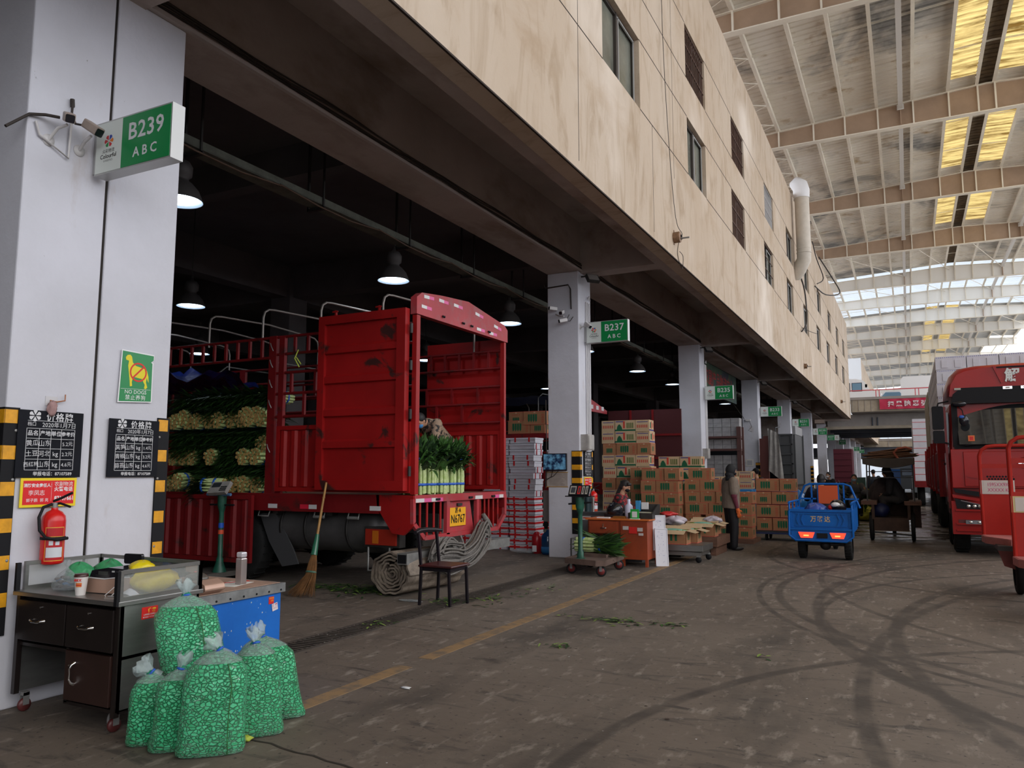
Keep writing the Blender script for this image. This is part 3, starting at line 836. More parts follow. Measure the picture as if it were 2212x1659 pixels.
    for s_ in ('L', 'R'):
        capsule(t, V['hip' + s_], V['kn' + s_], 0.10 * B_k, 0.078 * B_k); capsule(t, V['kn' + s_], V['ft' + s_] + Vector((0, 0, 0.09)), 0.078 * B_k, 0.066 * B_k)
    remesh(t.build('trousers', root), vx, 2)
    sh = MB(mats[2])
    for s_ in ('L', 'R'):
        p = V['ft' + s_]
        fd = (R @ Vector((0.18 * (1 if s_ == 'R' else -1), 1, 0))).normalized()
        RR = Matrix((Vector((fd.y, -fd.x, 0)), fd, Vector((0, 0, 1)))).transposed().to_4x4()
        sh.ell(p + fd * 0.06 + Vector((0, 0, 0.045)), (0.052, 0.145, 0.045), None, 12, 8, RR); sh.ell(p + Vector((0, 0, 0.075)), (0.052, 0.065, 0.06), None, 10, 6, RR)
    remesh(sh.build('shoes', root), vx * 0.8, 1)
    # hair or hat
    h = MB(hat[1] if hat else HAIR)
    kind = hat[0] if hat else 'hair'
    if kind == 'hood':
        h.ell(hp(0, -0.022, 0.02), (0.094, 0.108, 0.125), None, 16, 10, HM); h.ell(hp(0, -0.03, -0.09), (0.09, 0.10, 0.07), None, 12, 8, HM)
        capsule(h, hp(0, -0.02, -0.09), V['neck'], 0.085, 0.095)
    elif kind == 'cap':
        h.ell(hp(0, -0.012, 0.045), (0.085, 0.102, 0.082), None, 16, 10, HM); h.ell(hp(0, 0.1, 0.045), (0.06, 0.05, 0.008), None, 12, 6, HM); h.ell(hp(0, -0.05, -0.01), (0.068, 0.05, 0.05), None, 10, 6, HM)
    elif kind == 'beanie':
        h.ell(hp(0, -0.012, 0.04), (0.086, 0.104, 0.095), None, 16, 10, HM)
    else:
        h.ell(hp(0, -0.02, 0.035), (0.084, 0.098, 0.098), None, 16, 10, HM); h.ell(hp(0, -0.045, -0.02), (0.078, 0.065, 0.07), None, 12, 8, HM)
        if hairlong:
            capsule(h, hp(0, -0.06, 0.0), hp(0, -0.09, -0.2), 0.06, 0.04)
            h.ell(hp(0.04, 0.055, 0.07), (0.045, 0.045, 0.035), None, 8, 6, HM); h.ell(hp(-0.04, 0.055, 0.07), (0.045, 0.045, 0.035), None, 8, 6, HM)
    remesh(h.build('hat' if hat else 'hair', root), vx * 0.6, 1)
    if mask:
        k = MB(mask); k.ell(hp(0, 0.052, -0.045), (0.062, 0.056, 0.048), None, 14, 10, HM)
        k.build('face_mask', root)
    return root

def standing(h=1.0, lean=0.0):
    J = dict(pelvis=(0, 0, 0.96), chest=(0, 0.02, 1.32), neck=(0, 0.0, 1.44), head=(0, 0.04, 1.60), shL=(-0.19, 0, 1.38), shR=(0.19, 0, 1.38), elL=(-0.25, -0.02, 1.10), elR=(0.25, -0.02, 1.10),
             haL=(-0.24, 0.08, 0.85), haR=(0.24, 0.08, 0.85), hipL=(-0.09, 0, 0.90), hipR=(0.09, 0, 0.90), knL=(-0.10, 0.02, 0.48), knR=(0.10, 0.02, 0.48), ftL=(-0.11, 0, 0.0), ftR=(0.11, 0, 0.0))
    return {k: tuple(c * h for c in v) for k, v in J.items()}
def seated(seat=0.5, lean=0.15, arms='fwd', knee=0.42, foot=0.0):
    z = seat
    J = dict(pelvis=(0, 0, z + 0.12), chest=(0, lean, z + 0.46), neck=(0, lean * 1.2, z + 0.57), head=(0, lean * 1.5 + 0.04, z + 0.72), shL=(-0.19, lean * 1.05, z + 0.50), shR=(0.19, lean * 1.05, z + 0.50),
             hipL=(-0.1, 0.02, z + 0.09), hipR=(0.1, 0.02, z + 0.09), knL=(-0.15, knee, z + 0.10), knR=(0.15, knee, z + 0.10), ftL=(-0.15, knee - 0.02, foot), ftR=(0.15, knee - 0.02, foot))
    if arms == 'fwd': J.update(elL=(-0.26, lean + 0.12, z + 0.28), elR=(0.26, lean + 0.12, z + 0.28), haL=(-0.16, lean + 0.36, z + 0.32), haR=(0.16, lean + 0.36, z + 0.32))
    elif arms == 'bars': J.update(elL=(-0.30, lean + 0.18, z + 0.34), elR=(0.30, lean + 0.18, z + 0.34), haL=(-0.30, lean + 0.42, z + 0.40), haR=(0.30, lean + 0.42, z + 0.40))
    else: J.update(elL=(-0.25, lean + 0.02, z + 0.24), elR=(0.25, lean + 0.02, z + 0.24), haL=(-0.12, lean + 0.22, z + 0.14), haR=(0.12, lean + 0.22, z + 0.14))
    return J
# ================================================================ RED STAKE TRUCK IN THE NEAR BAY
TR = _M['truck_red']; DR = _M['dark_red']; DU = _M['dusty_red']
STK = mat('sticker_white', (0.66, 0.64, 0.64), 0.5); STP = mat('sticker_pink', (0.70, 0.10, 0.30), 0.5)
YA, YB, XR_ = 8.6, 11.2, -5.8
truck = thing('truck', 'big red stake truck backed into the nearest bay with its rear door swung open', 'truck', (-10.5, 9.9, 0))
b = MB(mat('bed_planks', (0.20, 0.10, 0.06), 0.8, var=0.4, scale=4)); b.box(-16, YA + 0.03, 1.22, XR_ - 0.01, YB - 0.03, 1.29); part(truck, 'bed', b)
b = MB(DR, STK, STP, mat('reflector_red', (0.70, 0.02, 0.05), 0.4))
b.box(-16, YA - 0.02, 1.05, XR_ - 0.55, YA + 0.05, 1.30); b.box(-16, YB - 0.05, 1.05, XR_, YB + 0.02, 1.30)
for (x0, x1, m_) in ((-8.32, -8.15, STK), (-7.72, -7.57, 3), (-7.56, -7.42, STK), (-6.5, -6.32, STK), (-9.7, -9.5, 3), (-9.49, -9.3, STK)):
    b.box(x0, YA - 0.025, 1.09, x1, YA - 0.019, 1.15, m_)
b.prism([(-6.4, 1.30), (XR_, 1.30), (XR_, 0.90), (-5.95, 0.78), (-6.13, 0.80), (-6.38, 1.13)], YA - 0.02, YA + 0.03, 'y', TR)
b.prism([(-6.4, 1.30), (XR_, 1.30), (XR_, 0.90), (-5.95, 0.78), (-6.13, 0.80), (-6.38, 1.13)], YB - 0.03, YB + 0.02, 'y', TR)
part(truck, 'side_rail', b)
b = MB(DARKMETAL); b.box(-16, 9.35, 0.75, -5.9, 9.5, 1.02); b.box(-16, 10.3, 0.75, -5.9, 10.45, 1.02)
for x in (-6.3, -7.3, -8.3, -9.3, -10.3, -11.3): b.box(x, YA + 0.05, 1.0, x + 0.1, YB - 0.05, 1.2)
part(truck, 'chassis', b)
# corrugated lower panel and ladder rails
def corr(mb, x0, x1, y, z0, z1, m=None, pitch=0.2, depth=0.035, axis='x'):
    mb.box(x0, y, z0, x1, y + 0.02, z1, m) if axis == 'x' else mb.box(y, x0, z0, y + 0.02, x1, z1, m)
    x = x0 + 0.06
    while x + 0.12 < x1:
        pr = [(x, 0.0), (x + 0.03, -depth), (x + 0.09, -depth), (x + 0.12, 0.0)]
        if axis == 'x': mb.prism([(p, y + q) for p, q in pr], z0 + 0.07, z1 - 0.07, 'z', m)
        else: mb.prism([(y + q, p) for p, q in pr], z0 + 0.07, z1 - 0.07, 'z', m)
        x += pitch
    F = 0.06
    if axis == 'x':
        for (a, c, d, e) in ((x0 + F, z0, x1 - F, z0 + F), (x0 + F, z1 - F, x1 - F, z1), (x0, z0, x0 + F, z1), (x1 - F, z0, x1, z1)): mb.box(a, y - 0.035, c, d, y, e, m)
b = MB(TR); corr(b, -8.2, -5.86, YA, 1.33, 2.27); part(truck, 'side_panel', b)
b = MB(TR); corr(b, -16, -5.86, YB - 0.02, 1.33, 2.27); part(truck, 'side_panel', b)
b = MB(DR, TR); corr(b, -10.9, -8.52, YA - 0.12, 0.30, 1.27, 0, 0.235)
part(truck, 'drop_side', b, label='lowered corrugated side flap hanging below the bed')
def rails(name, xa, xb, y, zs, posts, vert):
    b = MB(DR)
    for z in zs: b.tube([(xa, y, z), (xb, y, z)], 0.022, None, 8)
    for (x, z0, z1) in vert: b.box(x - 0.02, y - 0.018, z0, x + 0.02, y + 0.018, z1)
    for (x, z0, z1, w) in posts: b.box(x - w / 2, y - 0.03, z0, x + w / 2, y + 0.03, z1)
    return part(truck, name, b)
rails('side_rails', -8.3, -5.86, YA + 0.03, (2.41, 2.75, 3.06, 3.34, 3.60), [(-8.36, 1.3, 3.62, 0.14), (-8.18, 1.3, 3.60, 0.10)],
      [(x, 3.34, 3.60) for x in (-7.95, -7.7, -7.45, -7.2)] + [(x, 2.75, 3.06) for x in (-8.0, -7.55)] + [(-7.75, 2.41, 2.75)])
rails('side_rails', -14.9, -8.4, YA + 0.03, (3.30, 3.60), [(-11.6, 1.3, 3.62, 0.14)], [(-8.6 - 0.25 * k, 3.30, 3.60) for k in range(12)])
rails('side_rails', -16, -5.86, YB - 0.03, (2.41, 2.72, 3.0, 3.30, 3.58), [(-8.4, 1.3, 3.6, 0.14), (-11.6, 1.3, 3.6, 0.14)],
      [(-6.1 - 0.28 * k, 3.30, 3.58) for k in range(14)] + [(-6.3 - 0.5 * k, 2.72, 3.0) for k in range(7)] + [(-6.6 - 0.5 * k, 2.41, 2.72) for k in range(7)])
# latch pins on the post
b = MB(GALV)
for z in (3.45, 3.2, 2.9, 2.6, 1.95):
    b.tube([(-8.38, YA - 0.03, z + 0.06), (-8.34, YA - 0.05, z), (-8.32, YA - 0.03, z - 0.06)], 0.008, None, 6)
part(truck, 'latch_pins', b)
b = MB(mat('yellow_green_ribbon', (0.55, 0.62, 0.08), 0.6)); b.tube([(-7.86, YA, 3.38), (-7.9, YA - 0.03, 3.25), (-7.82, YA - 0.02, 3.12)], 0.010, None, 5); b.tube([(-7.88, YA - 0.02, 3.27), (-7.78, YA - 0.03, 3.16)], 0.009, None, 5)
solo('ribbon', b, 'yellow green strip knotted round an upper rail of the near red truck', 'ribbon')
# open rear door folded flat against the side: frame, sunk panels, four ribs
b = MB(TR)
x0, x1, z0, z1, y = -7.36, -5.88, 1.36, 3.79, YA - 0.10
b.box(x0, y, z0, x1, y + 0.05, z1)
for (a, c, d, e) in ((x0 + .11, z0, x1 - .14, z0 + 0.13), (x0 + .11, z1 - 0.12, x1 - .14, z1), (x0, z0, x0 + 0.11, z1), (x1 - 0.14, z0, x1, z1)): b.box(a, y - 0.05, c, d, y, e)
for z in (1.98, 2.42, 2.88, 3.30):
    b.prism([(y, z + 0.075), (y - 0.04, z + 0.04), (y - 0.04, z - 0.045), (y, z - 0.06)], x0 + 0.11, x1 - 0.14, 'x')
door = part(truck, 'rear_door', b, label='large red rear door leaf folded back against the side')
for z in (1.55, 2.3, 2.95, 3.45):
    b = MB(DARKMETAL); b.cyl((XR_ - 0.03, y + 0.02, z), (XR_ - 0.03, y + 0.02, z + 0.13), 0.022, 0, 8); part(door, 'hinge', b)
for x in (-7.1, -6.35):
    b = MB(TR); b.box(x - 0.012, y - 0.01, z1, x + 0.012, y + 0.02, z1 + 0.08); b.box(x - 0.05, y - 0.02, z1 + 0.05, x + 0.05, y - 0.01, z1 + 0.07); part(door, 'door_catch', b)
b = MB(TR)
b.box(-7.36, YB + 0.06, 1.36, -5.9, YB + 0.12, 3.79); part(truck, 'rear_door', b)
# rear frame: posts, gabled header with reflective stickers
for (y, w) in ((YA, 1), (YB, -1)):
    b = MB(TR); b.box(XR_ - 0.06, y - 0.01, 1.31, XR_ + 0.01, y + 0.075 * w, 3.71); part(truck, 'rear_post', b)
b = MB(DU, STK, STP, BLACK)
ya, yb = YA - 0.03, YB + 0.03
b.prism([(ya, 3.72), (yb, 3.72), (yb, 3.92), (yb - 0.12, 3.99), (9.95, 4.15), (9.2, 4.09), (ya + 0.12, 4.03), (ya, 3.95)], XR_ - 0.08, XR_ + 0.02, 'x')
for (y, z, s_) in ((8.74, 3.965, .05), (9.12, 3.99, .0), (9.52, 4.0, -.02), (10.15, 3.99, -.09), (10.75, 3.90, -.12), (8.68, 3.82, 0), (10.2, 3.76, 0), (10.6, 3.76, 0)):
    M_ = tr(XR_ + 0.022, y, z) @ rotm('X', math.degrees(s_))
    b.box(0, 0, 0, 0.002, 0.13, 0.045, STK, M_); b.box(0, 0.13, 0, 0.002, 0.25, 0.045, STP, M_)
for y in (9.2, 9.75, 10.0, 10.55): b.tube([(XR_ + 0.03, y, 3.80), (XR_ + 0.05, y + 0.03, 3.78), (XR_ + 0.03, y + 0.06, 3.80)], 0.012, BLACK, 6)
part(truck, 'header_board', b, label='gabled red header board with white and pink reflectors')
# bumper grille with plate
b = MB(DU, STK, STP, BLACK)
x = XR_
b.box(x - 0.05, YA, 1.20, x + 0.01, YB, 1.30)
for (y, L, m_) in ((8.62, .2, STK), (8.82, .17, STP), (9.0, .14, STK), (9.14, .15, STP), (10.2, .22, STK), (10.82, .13, STP), (10.96, .14, STK)): b.box(x + 0.01, y, 1.205, x + 0.014, y + L, 1.255, m_)
for pts in ([(YA, 1.25), (YA + 0.01, 0.93), (YA + 0.26, 0.73), (YB - 0.26, 0.73), (YB - 0.01, 0.93), (YB, 1.25)],):
    for p, q in zip(pts[:-1], pts[1:]): b.bar((x - 0.02, p[0], p[1]), (x - 0.02, q[0], q[1]), 0.06, 0.05, 0, (1, 0, 0))
for y in (9.45, 10.3): b.box(x - 0.05, y - 0.04, 0.74, x + 0.005, y + 0.04, 1.22)
for y in (9.1, 10.0, 10.7): b.box(x - 0.02, y, 1.22, x + 0.03, y + 0.10, 1.25, BLACK)
bump = part(truck, 'bumper_frame', b)
for y in (8.78, 8.95, 9.12, 9.29, 10.42, 10.55, 10.68, 10.83, 10.98):
    k = MB(TR); k.cyl((x - 0.03, y, 0.74), (x - 0.03, y, 1.22), 0.017, None, 8); part(bump, 'grille_bar', k)
b = MB(DU, DARKMETAL); b.prism([(9.50, 1.20), (10.12, 1.20), (10.24, 0.76), (9.50, 0.76)], x - 0.06, x - 0.04, 'x'); b.box(x - 0.04, 9.74, 1.12, x - 0.01, 9.86, 1.16, 1); part(truck, 'plate_panel', b)
b = MB(mat('plate_yellow', (0.85, 0.42, 0.015), 0.45), BLACK)
b.box(x - 0.045, 9.53, 0.84, x - 0.02, 9.97, 1.10)
b.text('苏·A', XP(x - 0.017, 9.75, 1.055), 0.085, 1, bold=0.002); b.text('N6767', XP(x - 0.017, 9.75, 0.935), 0.165, 1, sx=0.85, bold=0.002)
part(truck, 'licence_plate', b)
# underrun bar
b = MB(GALV, BLACK); b.box(-5.95, 8.45, 0.42, -5.8, 11.35, 0.56); b.box(-5.94, 8.447, 0.435, -5.81, 8.46, 0.545, BLACK)
for y in (9.4, 10.35): b.box(-5.93, y, 0.5, -5.85, y + 0.1, 0.95)
part(truck, 'underrun_bar', b)
b = MB(mat('tail_lamp_red', (0.30, 0.02, 0.01), 0.3), DARKMETAL, mat('amber_lens', (0.5, 0.13, 0.01), 0.3)); b.box(-6.62, YA + 0.05, 0.63, -6.12, YA + 0.2, 0.84, 0); b.box(-6.5, YA + 0.045, 0.65, -6.4, YA + 0.05, 0.82, 2); b.box(-6.66, YA + 0.08, 0.60, -6.08, YA + 0.22, 0.87, 1)
b.tube([(-6.6, YA + 0.1, 0.60), (-6.6, YA + 0.1, 0.28), (-6.25, YA + 0.1, 0.31), (-6.25, YA + 0.1, 0.60)], 0.016, GALV, 6)
part(truck, 'tail_lamp', b)
# fuel tank, straps, mudflap
TK = mat('tank_grey', (0.10, 0.095, 0.095), 0.5, 0.3, var=0.35, scale=3)
b = MB(TK)
b.lathe([(0.001, -0.02), (0.15, -0.01), (0.28, 0.03), (0.33, 0.12), (0.34, 0.2), (0.34, 1.85), (0.33, 1.93), (0.26, 2.02), (0.12, 2.05), (0.001, 2.06)], 0, 40, tr(-8.5, 9.06, 0.82) @ rotm('Y', 90), True, False)
tk = part(truck, 'fuel_tank', b)
for xx in (-8.2, -7.75, -7.0):
    b = MB(DARKMETAL); b.lathe([(0.35, -0.02), (0.355, -0.02), (0.355, 0.02), (0.35, 0.02)], 0, 32, tr(xx, 9.06, 0.82) @ rotm('Y', 90)); part(tk, 'tank_strap', b)
b = MB(mat('mudflap', (0.055, 0.055, 0.058), 0.7)); b.prism([(-8.62, 1.0), (-8.3, 1.0), (-7.95, 0.5), (-7.85, 0.30), (-8.15, 0.25), (-8.42, 0.6)], YA + 0.12, YA + 0.14, 'y'); part(truck, 'mudflap', b)
b = MB(GALV); b.tube([(-8.55, YA + 0.05, 1.05), (-8.55, YA + 0.02, 0.97), (-8.35, YA + 0.02, 0.97), (-8.35, YA + 0.05, 1.05)], 0.012, None, 6)
for xx in (-7.5, -6.9):
    b.cyl((xx, YA + 0.02, 0.98), (xx + 0.18, YA + 0.02, 0.98), 0.022, None, 8); b.cyl((xx, YA + 0.02, 0.98), (xx, YA + 0.05, 1.08), 0.01, None, 6); b.cyl((xx + 0.18, YA + 0.02, 0.98), (xx + 0.18, YA + 0.05, 1.08), 0.01, None, 6)
part(truck, 'strap_winches', b)
for (cx, cy) in ((-9.05, 8.86), (-9.05, 10.9), (-10.4, 8.86), (-10.4, 10.9), (-7.75, 10.9)): put_wheel(truck, (cx, cy, 0.52), 0.52, 0.28)
b = MB(DARKMETAL); b.cyl((-9.05, 8.9, 0.52), (-9.05, 10.9, 0.52), 0.08, None, 10); b.cyl((-10.4, 8.9, 0.52), (-10.4, 10.9, 0.52), 0.08, None, 10); part(truck, 'axles', b)
# tarpaulin hoops
for xx in (-6.38, -7.48, -8.6, -9.73, -10.85, -12.0, -13.1):
    b = MB(mat('hoop_pipe', (0.28, 0.25, 0.23), 0.45, 0.6))
    pts = [(xx, YA + 0.03, 3.55), (xx, YA + 0.03, 3.93), (xx, YA + 0.06, 4.02), (xx, YA + 0.14, 4.07), (xx, YA + 0.26, 4.085), (xx, 9.9, 4.13), (xx, YB - 0.26, 4.085), (xx, YB - 0.14, 4.07), (xx, YB - 0.06, 4.02), (xx, YB - 0.03, 3.93), (xx, YB - 0.03, 3.4)]
    b.tube(pts, 0.017, None, 8); part(truck, 'tarp_hoop', b)
# cab far inside the hall
b = MB(DR); b.box(-18.6, 8.75, 0.6, -16.4, 11.05, 3.2); part(truck, 'cab', b, 0.08)

# ---------------- second red truck deeper in the hall
t2 = thing('truck', 'dark red stake truck standing deeper in the hall behind the near truck', 'truck', (-14, 14, 0))
b = MB(mat('lit_red_panel', (0.62, 0.13, 0.12), 0.6)); b.box(-9.32, 12.35, 1.4, -9.25, 12.75, 3.85)  # paler red paints in the light on this door
b.box(-9.24, 12.38, 1.5, -9.235, 12.72, 3.0); part(t2, 'door_edge', b)
b = MB(DR); corr(b, -16, -9.4, 12.3, 1.3, 2.2)
for z in (2.5, 2.8, 3.1, 3.4): b.tube([(-16, 12.32, z), (-9.4, 12.32, z)], 0.022, None, 6)
for k in range(22): b.box(-9.6 - k * 0.3, 12.3, 3.1, -9.56 - k * 0.3, 12.34, 3.4)
part(t2, 'side_rails', b)
b = MB(DARKMETAL, DR); b.box(-16, 12.3, 1.0, -9.3, 14.8, 1.3); part(t2, 'bed', b)
for (cx, cy) in ((-10.8, 12.5), (-12.2, 12.5), (-10.8, 14.5)): put_wheel(t2, (cx, cy, 0.5), 0.5, 0.28, tread=False)
for xx in (-10.5, -12.0, -13.5):
    b = MB(GALV); b.tube([(xx, 12.3, 3.4), (xx, 12.3, 3.8), (xx, 12.5, 3.95), (xx, 14.6, 3.95), (xx, 14.8, 3.8), (xx, 14.8, 1.3)], 0.017, None, 6); part(t2, 'tarp_hoop', b)
b = MB(mat('blue_tarp', (0.006, 0.015, 0.11), 0.25)); P = []
for i in range(24):
    P.append([(-13.4 + i * 0.11 , 9.0 + j * 0.22, 3.22 + 0.07 * sin(i * 1.3 + j * .7) + 0.05 * sin(j * 2.1 + i * .4) + (0.12 if 2 < j < 7 else 0)) for j in range(10)])
b.grid(P); solo('tarpaulin', b, 'crumpled dark blue tarpaulin lying over the vegetables on the near truck', 'tarpaulin')

# ---------------- celtuce bundles
def bundle(name, label, loc, rz, rx, group, seed, leaves=130, L=0.52, R_=0.105, open_leaf=1.0, LL=1.0, LW=1.0, LD=1.0):
    """stalks along local +z from the cut ends at z=0"""
    r = random.Random(seed)
    root = thing(name, label, 'vegetables', loc, 0, group)
    M_ = rotm('Z', rz) @ rotm('X', rx)
    s_ = MB(STALK, CUTEND)
    pts = []
    for ring_, n in ((0, 1), (1, 6), (2, 11)):
        for k in range(n):
            a = 2 * pi * k / n + ring_ * 0.4; pts.append((R_ * 0.41 * ring_ * cos(a), R_ * 0.41 * ring_ * sin(a)))
    for (x, y) in pts:
        rr = R_ * r.uniform(0.19, 0.23); dz = r.uniform(-0.015, 0.015); l = L * r.uniform(0.5, 0.62)
        A = M_ @ Vector((x, y, dz)); B = M_ @ Vector((x * 1.02, y * 1.02, l * 0.5)); C_ = M_ @ Vector((x * 0.95, y * 0.95, l))
        s_.tube([A, B, C_], [rr * 0.95, rr, rr * 0.5], 0, 8)
        nn = (A - B).normalized() * 0.001
        s_.tube([A + nn, A + nn * 2], [rr * 0.93, rr * 0.9], 1, 8)
    s_.build('stalks', root)
    lf = MB(LEAF, LEAFDARK)
    for k in range(leaves):
        x, y = pts[k % len(pts)]; z = L * r.uniform(0.32, 0.62)
        a = r.uniform(0, 2 * pi); sp_ = r.uniform(0.05, 0.42) * open_leaf
        d = M_.to_3x3() @ Vector((cos(a) * sp_ + x * 3, sin(a) * sp_ + y * 3, 1))
        blade(lf, M_ @ Vector((x, y, z)), d, r.uniform(0.22, 0.40) * LL, r.uniform(0.022, 0.045) * LW, r.uniform(0.02, 0.16) * LD, r.choice((0, 0, 1)), n=4)
    lf.build('leaves', root)
    for z in (0.13, L * 0.52):
        t_ = MB(BLUETAPE); t_.lathe([(R_ * 1.0, z - 0.018), (R_ * 1.06, z - 0.014), (R_ * 1.06, z + 0.014), (R_ * 1.0, z + 0.018)], 0, 18, M_, True, False)
        t_.build('tape', root)
    return root
protoU = None
for i, (x, y) in enumerate(((-6.02, 9.0), (-6.03, 9.27), (-6.0, 9.53), (-6.02, 9.79), (-6.05, 10.08), (-6.28, 9.1), (-6.3, 9.38), (-6.3, 9.66), (-6.3, 9.94), (-6.32, 10.2))):
    lb = 'upright bundle of pale stalks with blue tape on the truck bed edge' if i < 5 else 'upright leafy bundle standing in the second row on the truck bed'
    gr = 'upright celtuce bundles at the rear edge' if i < 5 else 'upright celtuce bundles in the second row'
    if protoU is None: protoU = bundle('vegetable_bundle', lb, (x, y, 1.305), 20, 0, gr, 5, 230, 0.92, 0.118, 1.5, 0.85, 1.9, 3.2)
    else: dup(protoU, (x, y, 1.305), RND.uniform(0, 360), lb, gr)
pE = pL = None
rr = random.Random(11)
ROWS = [(1.42, 'EEEEEEEEE', 'bottom layer'), (1.62, 'LLLLLLLLL', 'second layer'), (1.84, 'EEELELLEE', 'third layer'), (2.03, 'LLLLLLLLE', 'fourth layer'), (2.21, 'LLLLLLLLL', 'fifth layer'), (2.42, 'EEEEEEEEE', 'sixth layer'), (2.60, 'LELLLLLEE', 'seventh layer'), (2.78, 'LLLLLLLLL', 'top layer')]
for k, (z, pat, nm) in enumerate(ROWS):
    for i in range(9):
        x = -10.75 + i * 0.235 + (0.1 if k % 2 else 0)
        if pat[i] == 'E':
            lb = 'bundle lying cut ends out, %s of the truck stack' % nm; gr = 'celtuce bundles with ends out, ' + nm
            if pE is None: pE = q = bundle('vegetable_bundle', lb, (x, 8.86, z), 0, -90, gr, 21, 60, 0.5, 0.132)
            else: q = dup(pE, (x, 8.84 + rr.uniform(-0.05, 0.05), z - (0.12 if k == 6 else 0)), 0, lb, gr)
        else:
            lb = 'bundle lying leaves out, %s of the truck stack' % nm; gr = 'celtuce bundles with leaves out, ' + nm
            if pL is None: pL = q = bundle('vegetable_bundle', lb, (x, 9.5, z), 0, 90, gr, 22, 260, 0.62, 0.10, 1.1)
            else: q = dup(pL, (x, 9.47 + rr.uniform(-0.05, 0.05), z), 0, lb, gr)
q = bundle('vegetable_bundle', 'single bundle laid on the bed edge in front of the stack, ends toward the post', (-9.35, 8.70, 1.40), -68, 90, None, 33, 150, 0.62, 0.11)
q = bundle('vegetable_bundle', 'bundle at the left of the bed edge beside the white pillar, ends out', (-10.35, 8.66, 1.46), 0, -90, None, 34, 60, 0.6, 0.13)
# the dark leafy mass behind the bundles
# worker bent over the bundles in the truck
CAMO = mat('camouflage', (0.32, 0.22, 0.15), 0.8, var=0.9, scale=14, col2=(0.02, 0.02, 0.02), thresh=(0.47, 0.5))
J = standing(1.0); J.update(pelvis=(0, 0, 0.84), chest=(0, 0.33, 1.06), neck=(0, 0.43, 1.10), head=(0, 0.57, 1.12), shL=(-0.19, 0.38, 1.08), shR=(0.19, 0.38, 1.08), elL=(-0.24, 0.50, 0.82), elR=(0.24, 0.50, 0.82), haL=(-0.15, 0.70, 0.70), haR=(0.15, 0.70, 0.70), hipL=(-0.1, 0, 0.76), hipR=(0.1, 0, 0.76), knL=(-0.11, 0.12, 0.42), knR=(0.11, 0.12, 0.42), tilt=40)
person('person in a camouflage jacket and blue mask bending over the bundles inside the truck', (-6.85, 10.92, 1.29), 176, J, (CAMO, BLACK, BLACK), None, mat('mask_blue', (0.05, 0.25, 0.55), 0.6))
# ================================================================ FOREGROUND
STL = mat('brushed_steel', (0.33, 0.33, 0.32), 0.35, 0.85, var=0.2, scale=3, stretch=(1, 1, 5))
BRN = mat('dark_enamel', (0.022, 0.016, 0.015), 0.28, 0.2, var=0.35, scale=3)
CLEAR = mat('clear_panel', (0.55, 0.58, 0.56), 0.1, 0.0, alpha=0.22)
desk = thing('desk', 'small dark metal market desk on castors with two drawers and a low glass rail', 'desk', (-4.92, 3.62, 0))
dx0, dx1, dy0, dy1 = -5.47, -4.42, 3.32, 3.93
b = MB(STL); b.box(dx0 - .02, dy0 - .02, 0.77, dx1 + .02, dy1 + .02, 0.80); part(desk, 'worktop', b, 0.004)
b = MB(STL, BRN)
b.box(dx1 - 0.02, dy0 + 0.01, 0.13, dx1, dy1, 0.77, STL); b.box(dx0, dy0 + 0.01, 0.13, dx0 + 0.02, dy1, 0.77, STL)
b.box(dx0, dy1 - 0.02, 0.16, dx1, dy1, 0.77, BRN); b.box(-4.94, dy0 + 0.02, 0.13, -4.91, dy1, 0.47, BRN)
b.box(dx0, dy0 + 0.02, 0.44, dx1, dy1, 0.46, BRN); b.box(-4.94, dy0 + 0.02, 0.12, dx1, dy1, 0.14, BRN)
b.box(dx0, dy0, 0.12, dx0 + 0.035, dy0 + 0.035, 0.77, BRN); b.box(dx1 - 0.035, dy0, 0.10, dx1, dy0 + 0.035, 0.77, BRN)
b.box(dx0, dy1 - 0.06, 0.13, -4.9, dy1 - 0.03, 0.19, STL)
part(desk, 'carcass', b)
HND = CHROME
def bow(parent, x, y, z, L=0.13, vertical=False):
    h = MB(HND)
    P = [(-L / 2, 0, 0), (-L / 2 + 0.01, -0.022, 0), (-L / 4, -0.03, -0.008), (0, -0.026, -0.010), (L / 4, -0.03, -0.008), (L / 2 - 0.01, -0.022, 0), (L / 2, 0, 0)]
    if vertical: P = [(p[2], p[1], p[0]) for p in P]
    h.tube([(x + p[0], y + p[1], z + p[2]) for p in P], [0.012, 0.009, 0.006, 0.005, 0.006, 0.009, 0.012], None, 8)
    part(parent, 'handle', h, label='bright chrome bow handle')
for (xa, xb) in ((dx0 + 0.04, -4.93), (-4.915, dx1 - 0.04)):
    b = MB(BRN); b.box(xa, dy0 - 0.012, 0.485, xb, dy0 + 0.02, 0.745); d = part(desk, 'drawer', b, 0.003)
    bow(d, (xa + xb) / 2 - 0.02, dy0 - 0.012, 0.625)
    k = MB(CHROME); k.cyl(((xa + xb) / 2, dy0 - 0.02, 0.71), ((xa + xb) / 2, dy0 - 0.01, 0.71), 0.007, None, 12); part(d, 'keyhole', k)
b = MB(mat('brown_enamel', (0.045, 0.022, 0.018), 0.35, 0.2, var=0.3, scale=3)); b.box(-4.90, dy0 - 0.012, 0.16, dx1 - 0.045, dy0 + 0.02, 0.465); d = part(desk, 'cabinet_door', b, 0.003)
bow(d, -4.80, dy0 - 0.012, 0.33, 0.13, True)
k = MB(CHROME); k.cyl((-4.85, dy0 - 0.02, 0.375), (-4.85, dy0 - 0.01, 0.375), 0.006, None, 12); part(d, 'keyhole', k)
